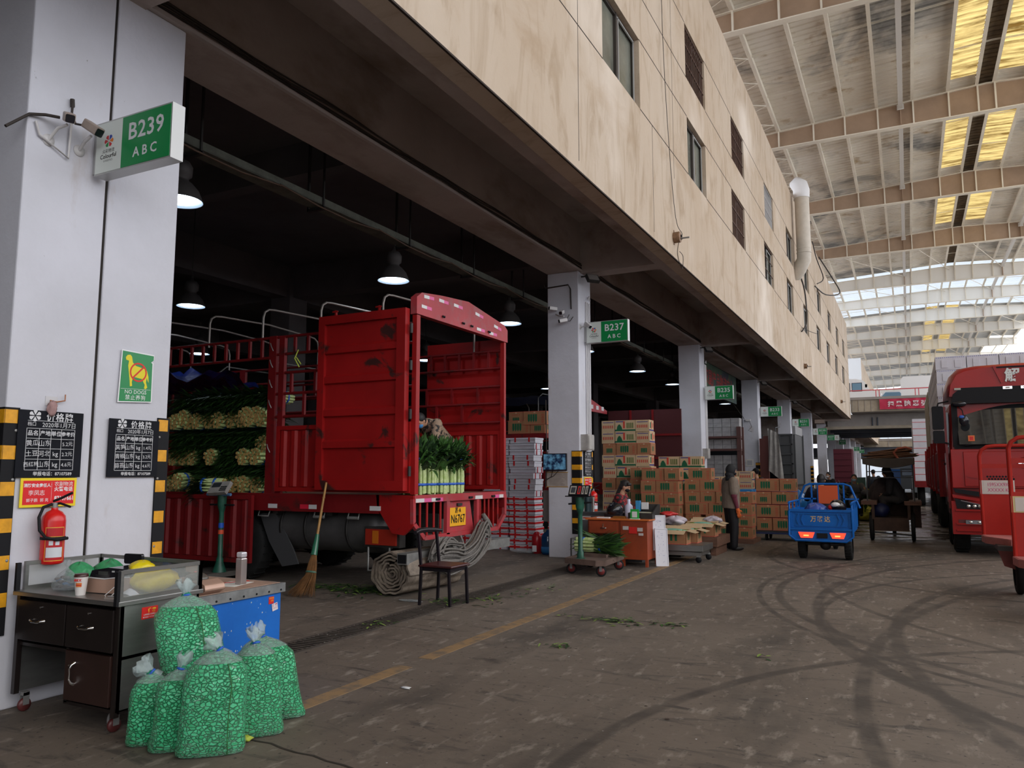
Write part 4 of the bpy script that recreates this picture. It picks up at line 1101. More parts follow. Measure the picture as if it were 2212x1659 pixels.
# glass rail on three sides
for (p, q) in (((dx1, dy0), (dx1, dy1)), ((dx0, dy1), (dx1, dy1)), ((dx0, dy0 + .05), (dx0, dy1))):
    b = MB(STL, CLEAR)
    (xa, ya), (xb, yb) = p, q
    b.box(min(xa, xb) - 0.01, min(ya, yb) - 0.01, 0.80, max(xa, xb) + 0.01, max(ya, yb) + 0.01, 0.825)
    b.box(min(xa, xb) - 0.01, min(ya, yb) - 0.01, 0.965, max(xa, xb) + 0.01, max(ya, yb) + 0.01, 0.99)
    for (xx, yy) in (p, q): b.box(xx - 0.012, yy - 0.012, 0.80, xx + 0.012, yy + 0.012, 0.99)
    g_ = part(desk, 'rail_frame', b)
    k = MB(CLEAR); k.box(min(xa, xb) - 0.002, min(ya, yb), 0.825, max(xa, xb) + 0.002, max(ya, yb), 0.965); part(g_, 'rail_glass', k)
b = MB(BLACK); b.box(dx1 - 0.012, dy0 - 0.035, 0.775, dx1 + 0.015, dy0 - 0.012, 0.985); b.box(dx0 - 0.012, dy0 - 0.02, 0.80, dx0 + 0.01, dy0 + 0.01, 0.985); part(desk, 'corner_strip', b)
STKR = mat('sticker_red', (0.62, 0.015, 0.012), 0.5); STKY = mat('sticker_yellow', (0.85, 0.55, 0.03), 0.5)
b = MB(STKR, STKY, WHITE); b.box(dx1, 3.48, 0.665, dx1 + 0.002, 3.60, 0.74); b.text('住宿', XP(dx1 + 0.003, 3.555, 0.715), 0.03, STKY, bold=0.001)
b.text('公寓招租 空调热水', XP(dx1 + 0.003, 3.54, 0.692), 0.0115, WHITE); b.text('联系电话 13770385701', XP(dx1 + 0.003, 3.54, 0.676), 0.0105, WHITE)
part(desk, 'advert_sticker', b)
for (x, y) in ((dx0 + 0.06, dy0 + 0.06), (dx1 - 0.06, dy0 + 0.05), (dx0 + 0.06, dy1 - 0.06), (dx1 - 0.06, dy1 - 0.06)):
    b = MB(mat('castor_maroon', (0.10, 0.02, 0.02), 0.4), GALV)
    b.lathe([(0.001, -0.014), (0.04, -0.014), (0.045, 0), (0.04, 0.014), (0.001, 0.014)], 0, 20, tr(x, y, 0.045) @ rotm('Y', 90))
    b.box(x - 0.022, y - 0.02, 0.045, x - 0.018, y + 0.02, 0.125, 1); b.box(x + 0.018, y - 0.02, 0.045, x + 0.022, y + 0.02, 0.125, 1); b.box(x - 0.022, y - 0.02, 0.105, x + 0.022, y + 0.02, 0.13, 1)
    part(desk, 'castor', b)
b = MB(WHITE); b.lathe([(0.001, 0), (0.048, 0), (0.05, 0.004), (0.001, 0.006)], None, 24, tr(-4.56, 3.42, 0.052) @ rotm('X', 80)); solo('lid', b, 'round white plastic lid on the floor against the desk castor', 'lid')

# blue sided table
bt = thing('table', 'market table with a bright blue side panel and riveted metal edge', 'table', (-5.0, 4.45, 0))
tx0, tx1, ty0, ty1 = -5.50, -4.50, 3.97, 4.86
b = MB(_M['blue_board'], mat('blue_chip', (0.45, 0.5, 0.5), 0.7))
b.box(tx1 - 0.035, ty0, 0.03, tx1 - 0.02, ty1 - 0.03, 0.66)
r = random.Random(4)
for k in range(38):
    y, z, s_ = r.uniform(ty0 + .05, ty1 - .08), r.uniform(0.1, 0.64), r.uniform(0.002, 0.007)
    b.poly([(tx1 - 0.0185, y + s_ * cos(a) * r.uniform(.6, 1.2), z + s_ * sin(a) * r.uniform(.6, 1.6)) for a in (0, 1.2, 2.5, 3.8, 5.0)], 1)
part(bt, 'side_panel', b)
b = MB(mat('zinc_edge', (0.30, 0.31, 0.31), 0.5, 0.5, var=0.45, scale=5), BLACK, mat('table_top_card', (0.42, 0.27, 0.20), 0.8, var=0.3, scale=5))
b.box(tx0, ty0, 0.655, tx1, ty1, 0.725, 0); b.box(tx0 + 0.03, ty0 + 0.03, 0.725, tx1 - 0.03, ty1 - 0.03, 0.728, 2)
for k in range(7): b.cyl((tx1, ty0 + 0.06 + k * 0.13, 0.675), (tx1 + 0.004, ty0 + 0.06 + k * 0.13, 0.675), 0.008, 1, 8)
part(bt, 'table_top', b)
b = MB(mat('wood_tape', (0.38, 0.20, 0.09), 0.7), mat('wood_tape_dark', (0.24, 0.10, 0.05), 0.7))
for k in range(8):
    z = 0.56 - k * 0.036; w0 = 0.026 + k * 0.003; w1 = w0 + 0.003
    for (z0, z1, m_) in ((z - 0.020, z, 0), (z - 0.036, z - 0.020, 1)):
        b.poly([(tx1 - 0.018, 4.14 - w1, z0), (tx1 - 0.018, 4.14, z0), (tx1 - 0.018, 4.14, z1), (tx1 - 0.018, 4.14 - w0, z1)], m_)
part(bt, 'striped_strip', b)
for (x, y) in ((tx0 + .04, ty0 + .05), (tx0 + .04, ty1 - .06), (tx1 - .08, ty0 + .05), (tx1 - .08, ty1 - .08)):
    b = MB(DARKMETAL); b.box(x, y, 0, x + 0.035, y + 0.035, 0.655); part(bt, 'leg', b)
b = MB(STKR, STKY, WHITE); b.box(tx1 - 0.02, 4.70, 0.575, tx1 - 0.0175, 4.755, 0.63); b.text('出租房屋', XP(tx1 - 0.017, 4.728, 0.618), 0.013, STKY); b.text('招租', XP(tx1 - 0.017, 4.735, 0.598), 0.014, STKY); part(bt, 'sticker', b)
b = MB(mat('sticker_cream', (0.7, 0.66, 0.68), 0.5), mat('ink_magenta', (0.55, 0.02, 0.14), 0.5)); M_ = tr(tx1 - 0.016, 4.765, 0.548) @ rotm('X', 10)
b.box(0, -0.03, -0.028, 0.002, 0.03, 0.028, 0, M_); b.text('住 宿', M_ @ XP(0.003, 0, 0.011), 0.022, 1, bold=0.0008); b.text('空调 热水', M_ @ XP(0.003, 0, -0.009), 0.010, 1); part(bt, 'sticker', b)

# ---- things on the desk
D = 0.80
b = MB(mat('cup_white', (0.72, 0.68, 0.66), 0.5), mat('cup_lid', (0.06, 0.02, 0.018), 0.35), mat('cup_orange', (0.70, 0.20, 0.04), 0.5), STKR)
cx, cy = -4.90, 3.385
cup = thing('paper_cup', 'white takeaway paper cup with a brown lid at the desk front', 'cup', (cx, cy, D))
k = MB(b.mats[0], b.mats[2], STKR); k.lathe([(0.030, 0), (0.030, 0.002), (0.042, 0.118)], 0, 28, tr(cx, cy, D))
A0 = radians(-60)
for i in range(6):
    for (rx_, dz, m_) in ((0.0, 0, 1),):
        a = A0 + (i - 2.5) * 0.16; a2 = a + 0.16; r1 = 0.0365 + 0.0008
        k.quad((cx + r1 * cos(a), cy + r1 * sin(a), D + 0.055), (cx + r1 * cos(a2), cy + r1 * sin(a2), D + 0.055), (cx + (r1 + .002) * cos(a2), cy + (r1 + .002) * sin(a2), D + 0.082), (cx + (r1 + .002) * cos(a), cy + (r1 + .002) * sin(a), D + 0.082), 1)
        k.quad((cx + (r1 + .001) * cos(a), cy + (r1 + .001) * sin(a), D + 0.064), (cx + (r1 + .001) * cos(a2), cy + (r1 + .001) * sin(a2), D + 0.064), (cx + (r1 + .002) * cos(a2), cy + (r1 + .002) * sin(a2), D + 0.070), (cx + (r1 + .002) * cos(a), cy + (r1 + .002) * sin(a), D + 0.070), 2)
M_ = tr(cx, cy, D + 0.098) @ rotm('Z', -60 + 90) @ tr(0, -0.0425, 0) @ Matrix(((1, 0, 0, 0), (0, 0, -1, 0), (0, 1, 0, 0), (0, 0, 0, 1)))
k.text('肯顺顺', M_, 0.017, 2, bold=0.0006)
part(cup, 'cup_body', k)
k = MB(b.mats[1]); k.lathe([(0.044, 0.118), (0.045, 0.124), (0.041, 0.130), (0.040, 0.137), (0.035, 0.138), (0.001, 0.136)], 0, 28, tr(cx, cy, D)); part(cup, 'cup_lid', k)

FILM = bpy.data.materials.new('clear_film'); FILM.use_nodes = True
nt = FILM.node_tree; bs = nt.nodes['Principled BSDF']
bs.inputs['Base Color'].default_value = (0.72, 0.80, 0.84, 1); bs.inputs['Roughness'].default_value = 0.22; bs.inputs['Alpha'].default_value = 0.34; bs.inputs['Specular IOR Level'].default_value = 0.9
bump_from(nt, bs, node_noise(nt, 26, 0.3, 0.7, (1, 1, 2.6), 5, dist=1.5), 0.8, 0.02)
def crumple(mb, c, r, seed, m=None, n=22, k=16, amp=0.25, sq=1.0, M=None, zmin=None):
    """crumpled bag of film"""
    rr = random.Random(seed); ph = [rr.uniform(0, 6.28) for _ in range(8)]
    prof = []
    for i in range(k + 1):
        t = pi * i / k; ring = []
        for j in range(n):
            a = 2 * pi * j / n
            d = 1 + amp * (0.5 * sin(3 * a + ph[0] + 2 * t) + 0.35 * sin(7 * a + ph[1] - 3 * t) + 0.3 * sin(11 * a + ph[2] + 5 * t)) * sin(t)
            v = Vector((r[0] * sin(t) ** sq * cos(a) * d, r[1] * sin(t) ** sq * sin(a) * d, -r[2] * cos(t) * (1 + amp * 0.3 * sin(5 * a + ph[3]))))
            if M is not None: v = (M @ v.to_4d()).to_3d()
            v = v + Vector(c)
            if zmin is not None: v.z = max(v.z, zmin)
            ring.append(tuple(v))
        prof.append(ring)
    mb.ring(prof, m, True, False)
CP = thing('plastic_bag', 'tied clear plastic bag of small items at the left end of the desk', 'bag', (-5.22, 3.5, D))
b = MB(mat('bag_contents', (0.20, 0.16, 0.15), 0.8, var=0.6, scale=30), mat('bag_contents_blue', (0.06, 0.18, 0.36), 0.6))
r = random.Random(8)
for k in range(40): b.ell((-5.22 + r.uniform(-.07, .07), 3.5 + r.uniform(-.05, .05), D + 0.015 + abs(r.gauss(0, 0.03))), (0.02, 0.014, 0.01), k % 5 == 0 and 1 or 0, 6, 4, rotm('Z', r.uniform(0, 180)))
part(CP, 'bag_contents', b)
b = MB(FILM); b.ring([[(-5.22 + x_ * (0.115 * s_ * (1 + 0.06 * sin(5 * a))), 3.5 + y_ * 0.075 * s_, D + z) for a in [2 * pi * j / 24 for j in range(24)] for x_, y_ in [(cos(a), sin(a))]] for (z, s_) in ((0.002, 0.9), (0.02, 1.05), (0.06, 0.92), (0.10, 0.62), (0.125, 0.32), (0.14, 0.12), (0.15, 0.1), (0.165, 0.2), (0.20, 0.26))], 0, True, False)
part(CP, 'bag_film', b)
b = MB(mat('green_film', (0.05, 0.42, 0.16), 0.25, alpha=0.8, bump=0.5, scale=18, col2=(0.03, 0.30, 0.11)))
crumple(b, (-5.27, 3.62, D + 0.08), (0.11, 0.08, 0.085), 3, 0, amp=0.35, zmin=D + 0.003)
solo('plastic_bag', b, 'crumpled green plastic bag on the desk between the clear bag and the cup', 'bag')
b = MB(mat('green_film', (0, 0, 0))); crumple(b, (-5.10, 3.74, D + 0.10), (0.12, 0.07, 0.085), 5, 0, amp=0.35, zmin=D + 0.003)
solo('plastic_bag', b, 'second green plastic bag bulging up behind the black cash machine', 'bag')
b = MB(mat('yellow_film', (0.75, 0.62, 0.01), 0.25, bump=0.5, scale=10, col2=(0.62, 0.46, 0.005)))
crumple(b, (-4.57, 3.68, D + 0.085), (0.11, 0.17, 0.082), 9, 0, amp=0.22, zmin=D + 0.003); crumple(b, (-4.62, 3.62, D + 0.165), (0.075, 0.08, 0.05), 12, 0, amp=0.2)
solo('plastic_bag', b, 'bulging bright yellow plastic bag behind the glass rail of the desk', 'bag')
# banknote scale / printer with black panel on the desk
pr_ = thing('cash_machine', 'rose gold and black cash counting machine on the desk', 'machine', (-4.86, 3.62, D))
GOLD = mat('rose_gold', (0.52, 0.33, 0.25), 0.35, 0.3); GLB = mat('gloss_black', (0.012, 0.012, 0.016), 0.15)
M_ = tr(-4.80, 3.56, D) @ rotm('Z', 6) @ Matrix.Diagonal((1.2, 1.2, 1.15, 1))
b = MB(GOLD, WHITE); b.prism([(-0.16, 0.005), (0.17, 0.005), (0.18, 0.10), (0.10, 0.095), (0.0, 0.082), (-0.12, 0.085), (-0.17, 0.06)], -0.07, 0.10, 'y', 0, M_)
for p_, q_ in zip([(-0.17, 0.062), (-0.11, 0.089), (0.0, 0.086), (0.10, 0.099)], [(-0.11, 0.089), (0.0, 0.086), (0.10, 0.099), (0.18, 0.104)]):
    b.bar(tuple(M_ @ Vector((p_[0], -0.072, p_[1]))), tuple(M_ @ Vector((q_[0], -0.072, q_[1]))), 0.006, 0.006, 1)
part(pr_, 'machine_body', b)
b = MB(GLB, mat('button_grey', (0.5, 0.5, 0.5), 0.4), STKR); b.prism([(-0.12, 0.085), (0.0, 0.086), (0.10, 0.10), (0.18, 0.105), (0.175, 0.145), (0.02, 0.15), (-0.10, 0.13)], -0.068, 0.095, 'y', 0, M_)
for (x, z, m_) in ((0.05, 0.125, 1), (0.075, 0.118, 1), (0.10, 0.128, 1), (0.115, 0.119, 2)): b.box(x, -0.071, z, x + 0.017, -0.066, z + 0.009, m_, M_)
b.box(-0.05, -0.070, 0.108, 0.02, -0.067, 0.128, mat('lcd', (0.05, 0.055, 0.05), 0.2), M_); part(pr_, 'control_panel', b)
b = MB(GLB); b.rbox(-0.06, 0.11, 0.15, 0.07, 0.13, 0.21, 0.012, 0, 3, M_); b.cyl(tuple(M_ @ Vector((0, 0.12, 0.10))), tuple(M_ @ Vector((0, 0.12, 0.17))), 0.008, None, 8); part(pr_, 'display', b)
b = MB(mat('cable_white', (0.7, 0.68, 0.68), 0.5)); b.tube([(-4.62, 3.46, D + 0.085), (-4.60, 3.40, D + 0.06), (-4.62, 3.36, D + 0.02), (-4.59, 3.35, D + 0.004), (-4.57, 3.37, D + 0.02), (-4.58, 3.42, D + 0.05)], 0.0028, None, 6)
solo('ear_loop_cord', b, 'thin white cord looping down from the cash machine', 'cord')
b = MB(mat('mask_cloth', (0.66, 0.68, 0.76), 0.9)); P = []
for i in range(8): P.append([(-4.55 + i * 0.013, 3.40 + j * 0.012 + i * 0.004, D + 0.012 + 0.045 * sin(pi * i / 7) * sin(pi * (j + 1) / 8) + 0.003 * (j % 2)) for j in range(7)])
b.grid(P); solo('face_mask', b, 'white folded face mask on the desk behind the front rail post', 'mask')
b = MB(mat('notebook', (0.36, 0.30, 0.27), 0.8), mat('pen_silver', (0.5, 0.48, 0.47), 0.3, 0.7)); b.box(-4.60, 3.34, D, -4.46, 3.42, D + 0.012); solo('notebook', b, 'grey notebook lying at the front right corner of the desk', 'notebook')
b = MB(mat('pen_silver', (0, 0, 0))); b.cyl((-4.57, 3.345, D + 0.018), (-4.49, 3.385, D + 0.018), 0.005, None, 8); solo('pen', b, 'silver pen lying on the grey notebook', 'pen')
# ---- things on the blue table
T_ = 0.728
rb = thing('label_scale', 'rounded rose pink electronic scale with a raised display on the blue table', 'scale', (-4.70, 4.13, T_))
b = MB(GOLD, WHITE); b.prism([(-0.14, 0), (0.10, 0), (0.155, 0.03), (0.145, 0.07), (0.08, 0.10), (-0.10, 0.085), (-0.15, 0.04)], 4.06, 4.24, 'y', 0, tr(-4.66, 0, T_)); part(rb, 'scale_body', b, 0.012)
b = MB(GOLD, mat('smoked', (0.10, 0.09, 0.08), 0.1)); b.ell((-4.70, 4.15, T_ + 0.10), (0.10, 0.07, 0.045), 1, 16, 10); part(rb, 'scale_cover', b)
b = MB(GOLD, STKR); b.rbox(-4.83, 4.16, T_ + 0.14, -4.70, 4.18, T_ + 0.215, 0.012, 0); b.cyl((-4.77, 4.17, T_ + 0.08), (-4.77, 4.17, T_ + 0.15), 0.01, 0, 8); b.ell((-4.715, 4.15, T_ + 0.14), (0.012,) * 3, 1, 8, 6); part(rb, 'scale_display', b)
b = MB(mat('flask_steel', (0.50, 0.45, 0.44), 0.3, 0.8), mat('flask_cap', (0.62, 0.60, 0.64), 0.3, 0.4)); fx, fy = -4.72, 4.60
fl = thing('thermos', 'tall square steel vacuum flask standing on the blue table', 'flask', (fx, fy, T_))
b = MB(b.mats[0]); b.box(fx - 0.032, fy - 0.032, T_, fx + 0.032, fy + 0.032, T_ + 0.205); part(fl, 'flask_body', b, 0.01)
b = MB(mat('flask_cap', (0, 0, 0))); b.box(fx - 0.03, fy - 0.03, T_ + 0.207, fx + 0.03, fy + 0.03, T_ + 0.25); part(fl, 'flask_cap', b, 0.01)
b = MB(PAPER, STKR); b.box(0, 0, 0, 0.2, 0.28, 0.002, 0, tr(-4.85, 4.42, T_) @ rotm('Z', 14)); solo('papers', b, 'pinkish sheets of paper lying under the steel flask', 'paper')
b = MB(STKR); b.box(0, 0, 0, 0.03, 0.30, 0.003, 0, tr(-4.93, 4.5, T_) @ rotm('Z', -20)); solo('ruler', b, 'thin red ruler on the blue table behind the flask', 'ruler')

# ---- bags of shelled green beans
m, nt, b_ = new_mat('green_beans', 0.45)
t = nt.nodes.new('ShaderNodeTexCoord'); mp = nt.nodes.new('ShaderNodeMapping'); mp.inputs['Scale'].default_value = (1, 1, 1.35); nt.links.new(t.outputs['Object'], mp.inputs[0])
nz = nt.nodes.new('ShaderNodeTexNoise'); nz.inputs['Scale'].default_value = 14; nt.links.new(mp.outputs[0], nz.inputs[0])
mx = nt.nodes.new('ShaderNodeMix'); mx.data_type = 'VECTOR'; mx.inputs[0].default_value = 0.035; nt.links.new(mp.outputs[0], mx.inputs[4]); nt.links.new(nz.outputs['Color'], mx.inputs[5])
vo = nt.nodes.new('ShaderNodeTexVoronoi'); vo.inputs['Scale'].default_value = 42; nt.links.new(mx.outputs[1], vo.inputs['Vector'])
v2 = nt.nodes.new('ShaderNodeTexVoronoi'); v2.feature = 'DISTANCE_TO_EDGE'; v2.inputs['Scale'].default_value = 42; nt.links.new(mx.outputs[1], v2.inputs['Vector'])
rm = nt.nodes.new('ShaderNodeMapRange'); rm.inputs['From Max'].default_value = 0.16; nt.links.new(v2.outputs['Distance'], rm.inputs[0])
sx = nt.nodes.new('ShaderNodeSeparateXYZ'); nt.links.new(vo.outputs['Color'], sx.inputs[0])
c = node_mix(nt, (0.02, 0.44, 0.17), (0.08, 0.66, 0.32), sx.outputs['X'])
c = node_mix(nt, (0.005, 0.16, 0.06), c, rm.outputs[0])
nt.links.new(c, b_.inputs['Base Color']); bump_from(nt, b_, rm.outputs[0], 0.7, 0.012)
b_.inputs['Coat Weight'].default_value = 1.0; b_.inputs['Coat IOR'].default_value = 2.2; b_.inputs['Coat Roughness'].default_value = 0.14
wf = node_noise(nt, 20, 0.35, 0.65, (1, 1, 3.2), 4, dist=1.4); bp = nt.nodes.new('ShaderNodeBump'); bp.inputs['Strength'].default_value = 1.0; bp.inputs['Distance'].default_value = 0.03; nt.links.new(wf, bp.inputs['Height']); nt.links.new(bp.outputs[0], b_.inputs['Coat Normal'])
NECK = mat('neck_film', (0.60, 0.72, 0.74), 0.25, alpha=0.42, bump=0.6, scale=20, col2=(0.5, 0.62, 0.62))
def bean_bag(loc, rz, w, d, h, label, seed, lean=0.0, leanx=0.0, neck=(0, 0, 1), curve=0.0, seam=True):
    """w,d,h full sizes; lean tips the top along local +y"""
    rr = random.Random(seed); root = thing('bag_of_beans', label, 'bag', loc, rz, 'bags of shelled green beans beside the desk')
    ph = [rr.uniform(0, 6.28) for _ in range(6)]
    secs = [(0.0, 0.92, 0.55), (0.02, 1.04, 0.70), (0.07, 1.06, 0.88), (0.18, 1.0, 1.02), (0.35, 0.97, 1.06), (0.52, 0.97, 1.05), (0.68, 0.97, 0.98), (0.80, 0.93, 0.86), (0.89, 0.72, 0.66), (0.95, 0.46, 0.44), (0.985, 0.22, 0.24), (1.0, 0.10, 0.10)]
    def shape(grow, zcut=1.01):
        R_ = []
        for (t, a, b2) in secs:
            ring = []
            for j in range(36):
                th = 2 * pi * j / 36; c_, s_ = cos(th), sin(th)
                e = 0.62 if t < 0.7 else 0.8
                x = (w / 2 * a + grow) * (abs(c_) ** e) * (1 if c_ > 0 else -1); y = (d / 2 * b2 + grow) * (abs(s_) ** e) * (1 if s_ > 0 else -1)
                wob = 1 + 0.025 * sin(3 * th + ph[0] + 5 * t) + 0.018 * sin(7 * th + ph[1] - 9 * t)
                z = h * t + (0.0 if t > 0 else -grow * 0)
                ox = leanx * t + curve * sin(pi * t) ; oy = lean * t * t
                ring.append((x * wob + ox, y * wob + oy, max(z, 0.001)))
            R_.append(ring)
        return R_
    b = MB(_M['green_beans']); R_ = shape(0.0); b.ring(R_[:-1], 0, True, True)
    b.build('beans', root)
    b = MB(FILM); b.ring(shape(0.006)[8:], 0, True, False); b.build('bag_skin', root)
    top = Vector((leanx, lean, h)); nd = Vector(neck).normalized(); sd = nd.orthogonal().normalized(); td = nd.cross(sd)
    b = MB(NECK); rings = []
    for (q, s_) in ((-0.05, 0.12 * w), (-0.015, 0.022), (0.0, 0.014), (0.02, 0.022), (0.05, 0.042), (0.075, 0.048), (0.09, 0.036)):
        rings.append([tuple(top + nd * q + (sd * cos(2 * pi * j / 20) * 1.2 + td * sin(2 * pi * j / 20) * 0.5) * s_ * (1 + 0.35 * sin(5 * 2 * pi * j / 20 + ph[2] + q * 30) + 0.2 * sin(9 * 2 * pi * j / 20 + ph[3])) + nd * 0.02 * sin(3 * 2 * pi * j / 20 + ph[4]) * (q > 0.05)) for j in range(20)])
    b.ring(rings, 0, True, False); b.build('bag_neck', root)
    b = MB(BLUETAPE); b.lathe([(0.024, -0.006), (0.028, 0), (0.024, 0.006)], 0, 12, Matrix.Translation(top) @ nd.to_track_quat('Z', 'Y').to_matrix().to_4x4())
    b.tube([top, top + Vector((0.03, -0.04, -0.03)), top + Vector((0.05, -0.05, -0.08))], 0.003, None, 5); b.build('tie', root)
    b = MB(mat('inner_liner', (0.01, 0.22, 0.13), 0.5)); crumple(b, tuple(top + nd * 0.01 + td * 0.0 + Vector((0, 0, -0.015))), (0.030, 0.024, 0.024), seed, 0, 12, 8, 0.4); b.build('liner_knot', root)
    if seam:
        b = MB(mat('seam_thread', (0.03, 0.14, 0.03), 0.6)); j = 29
        R2 = shape(0.009); b.tube([r2[j] for r2 in R2[1:-3]], 0.0028, 0, 5); b.build('seam', root)
    return root
bean_bag((-3.66, 3.38, 0), 42, 0.36, 0.24, 0.57, 'nearest clear bag of shelled green beans, standing in front of all the others', 1, 0.02, 0.03, (-0.6, 0.2, 0.8))
bean_bag((-3.91, 3.33, 0), 50, 0.25, 0.22, 0.45, 'clear bag of green beans with a dark seam, just behind the nearest bag', 2, 0.0, 0.03, (0.3, 0.1, 1))
bean_bag((-4.12, 3.33, 0), 40, 0.22, 0.21, 0.40, 'small clear bag of green beans standing closest to the desk castor', 3, 0.03, 0.0, (-0.8, 0.1, 0.6), seam=False)
bean_bag((-3.66, 3.74, 0), 45, 0.30, 0.22, 0.54, 'clear bag of green beans standing between the nearest bag and the outermost one', 4, 0.03, -0.02, (-0.2, 0.4, 1), seam=False)
bean_bag((-3.80, 4.04, 0), 48, 0.38, 0.24, 0.52, 'outermost clear bag of green beans, slumped toward the open road', 5, 0.02, -0.09, (-0.5, 0.2, 1), seam=False)
bean_bag((-4.07, 3.67, 0.27), 45, 0.40, 0.25, 0.54, 'topmost clear bag of green beans, leaning back on the steel side of the desk', 6, 0.10, -0.12, (-0.1, 0.1, 1), curve=-0.03)
b = MB(mat('lettuce_scrap', (0.42, 0.50, 0.06), 0.6)); crumple(b, (-3.62, 3.62, 0.018), (0.035, 0.025, 0.018), 4, 0, 14, 8, 0.5, zmin=0.0); solo('leaf_scrap', b, 'yellow green leaf scrap on the floor beside the bean bags', 'vegetable scrap')

# ---- boards, guards and signs on the near pillar (street face)
FX = PX1 + 0.014
CHK = mat('chalkboard', (0.008, 0.009, 0.014), 0.6, var=0.4, scale=5, spec=0.15); CHW = mat('chalk_white', (0.62, 0.62, 0.64), 0.8)
def flower(mb, M_, R_, cols, n=6):
    """fan of petals"""
    for k in range(n):
        a0 = 2 * pi * k / n + 0.12; a1 = 2 * pi * (k + 1) / n - 0.12; P = [(0.12 * R_ * cos((a0 + a1) / 2), 0.12 * R_ * sin((a0 + a1) / 2))]
        for q_ in range(7):
            a = a0 + (a1 - a0) * q_ / 6; rr_ = R_ * (0.86 + 0.14 * sin(pi * q_ / 6)); P.append((rr_ * cos(a), rr_ * sin(a) * 0.95))
        mb.poly([tuple(M_ @ Vector((p[0], p[1], 0))) for p in P], cols[k % len(cols)])
def price_board(x, y0, y1, z0, z1, rows, label, date, axis='x', note='举报电话：87107589'):
    root = thing('price_board', label, 'notice board', (x, (y0 + y1) / 2, z0))
    b = MB(CHK)
    W_ = y1 - y0; H_ = z1 - z0
    b.box(x, y0, z0, x + 0.012, y1, z1); part(root, 'board', b)
    b = MB(CHW); X_ = x + 0.0135
    F_ = lambda u, v, o=0: XP(X_ + o, y0 + W_ * u, z0 + H_ * v)
    flower(b, F_(0.24, 0.92), 0.042 * W_ / .45, [0])
    b.text('价格牌', F_(0.62, 0.905), 0.060 * W_ / .45, 0, bold=0.001, spacing=1.15)
    def ln(u0, v0, u1, v1, t=0.003): b.box(X_ - 0.001, y0 + W_ * min(u0, u1) - t / 2, z0 + H_ * min(v0, v1) - t / 2, X_ + 0.0005, y0 + W_ * max(u0, u1) + t / 2, z0 + H_ * max(v0, v1) + t / 2)
    ln(0.14, 0.845, 0.84, 0.845)
    b.text('档口', F_(0.20, 0.79), 0.030 * W_ / .45, 0); b.text(date, F_(0.62, 0.785), 0.040 * W_ / .45, 0)
    cols = [0.13, 0.32, 0.50, 0.66, 0.87]; vs_ = [0.73, 0.58, 0.43, 0.27, 0.11]
    for v in vs_: ln(cols[0], v, cols[-1], v)
    for u in cols: ln(u, vs_[-1], u, vs_[0])
    for i, h_ in enumerate(('品名', '产地', '单位', '参考价')): b.text(h_, F_((cols[i] + cols[i + 1]) / 2, 0.655), 0.037 * W_ / .45 * (0.86 if i == 3 else 1), 0, bold=0.0006)
    for j, row in enumerate(rows):
        for i, t in enumerate(row): b.text(t, F_((cols[i] + cols[i + 1]) / 2, (vs_[j + 1] + vs_[j + 2]) / 2) @ rotm('Z', 4), 0.043 * W_ / .45 * (0.8 if len(t) > 2 else 1), 0)
    b.text(note, F_(0.56, 0.05), 0.030 * W_ / .45, 0, bold=0.0004)
    part(root, 'chalk_writing', b)
    return root
R1 = [('黄瓜', '山东', '', '5.2元'), ('土豆', '河北', 'kg', '2.2元'), ('西红柿', '山东', 'kg', '4.6元')]
R2 = [('莴笋', '山东', 'kg', '1.4元'), ('青椒', '山东', 'kg', '3.2元'), ('蒜苔', '山东', 'kg', '4.6元')]
price_board(FX, 3.275, 3.755, 1.565, 2.04, R1, 'black price board above the red fire notice on the near pillar', '2020年1月7日')
price_board(FX, 3.975, 4.425, 1.565, 2.02, R2, 'black price board beside the truck opening on the near pillar', '2020年1月7日')
def guard(x0, y0, x1, y1, z0, z1, wx, wy, corner, label, first=0, group=None):
    """black rubber corner guard with yellow reflective bands; corner=(sx,sy) outward signs"""
    root = thing('corner_guard', label, 'corner guard', (x0, y0, z0), 0, group)
    b = MB(BLACK, YELLOW)
    t = 0.014
    xa, xb = (x0 - wx, x0) if corner[0] > 0 else (x0, x0 + wx)
    ya, yb = (y0, y0 + wy) if corner[1] < 0 else (y0 - wy, y0)
    b.box(xb + .001, ya - (t if corner[1] < 0 else 0), z0, xb + t, yb + (t if corner[1] > 0 else 0), z1)
    if corner[1] < 0: b.box(xa, ya - t, z0, xb, ya, z1)
    else: b.box(xa, yb, z0, xb, yb + t, z1)
    part(root, 'rubber_strip', b)
    z = z1 - 0.02 - 0.09; n_ = 0
    while z > z0 + 0.02:
        k = MB(YELLOW); k.box(xb + t, ya + 0.004 - (t if corner[1] < 0 else 0), z, xb + t + 0.003, yb - 0.004, z + 0.095)
        if corner[1] < 0: k.box(xa + 0.004, ya - t - 0.003, z, xb + t + 0.003, ya - t, z + 0.095)
        part(root, 'yellow_band', k); z -= 0.25; n_ += 1
    for z in (z1 - 0.16, z1 - 0.50, z1 - 1.05):
        if z > z0:
            k = MB(GALV); k.ell((xb + t + 0.002, yb - 0.02 if corner[1] < 0 else ya + 0.02, z), (0.006, 0.011, 0.011), None, 10, 6); part(root, 'bolt', k)
    return root
guard(PX1 + 0.0, 3.2, 0, 0, 0.5, 2.05, 0.13, 0.09, (1, -1), 'black and yellow corner guard at the outer edge of the near pillar')
guard(PX1 + 0.0, 4.52, 0, 0, 0.5, 2.05, 0.13, 0.10, (1, 1), 'black and yellow corner guard beside the red truck opening')
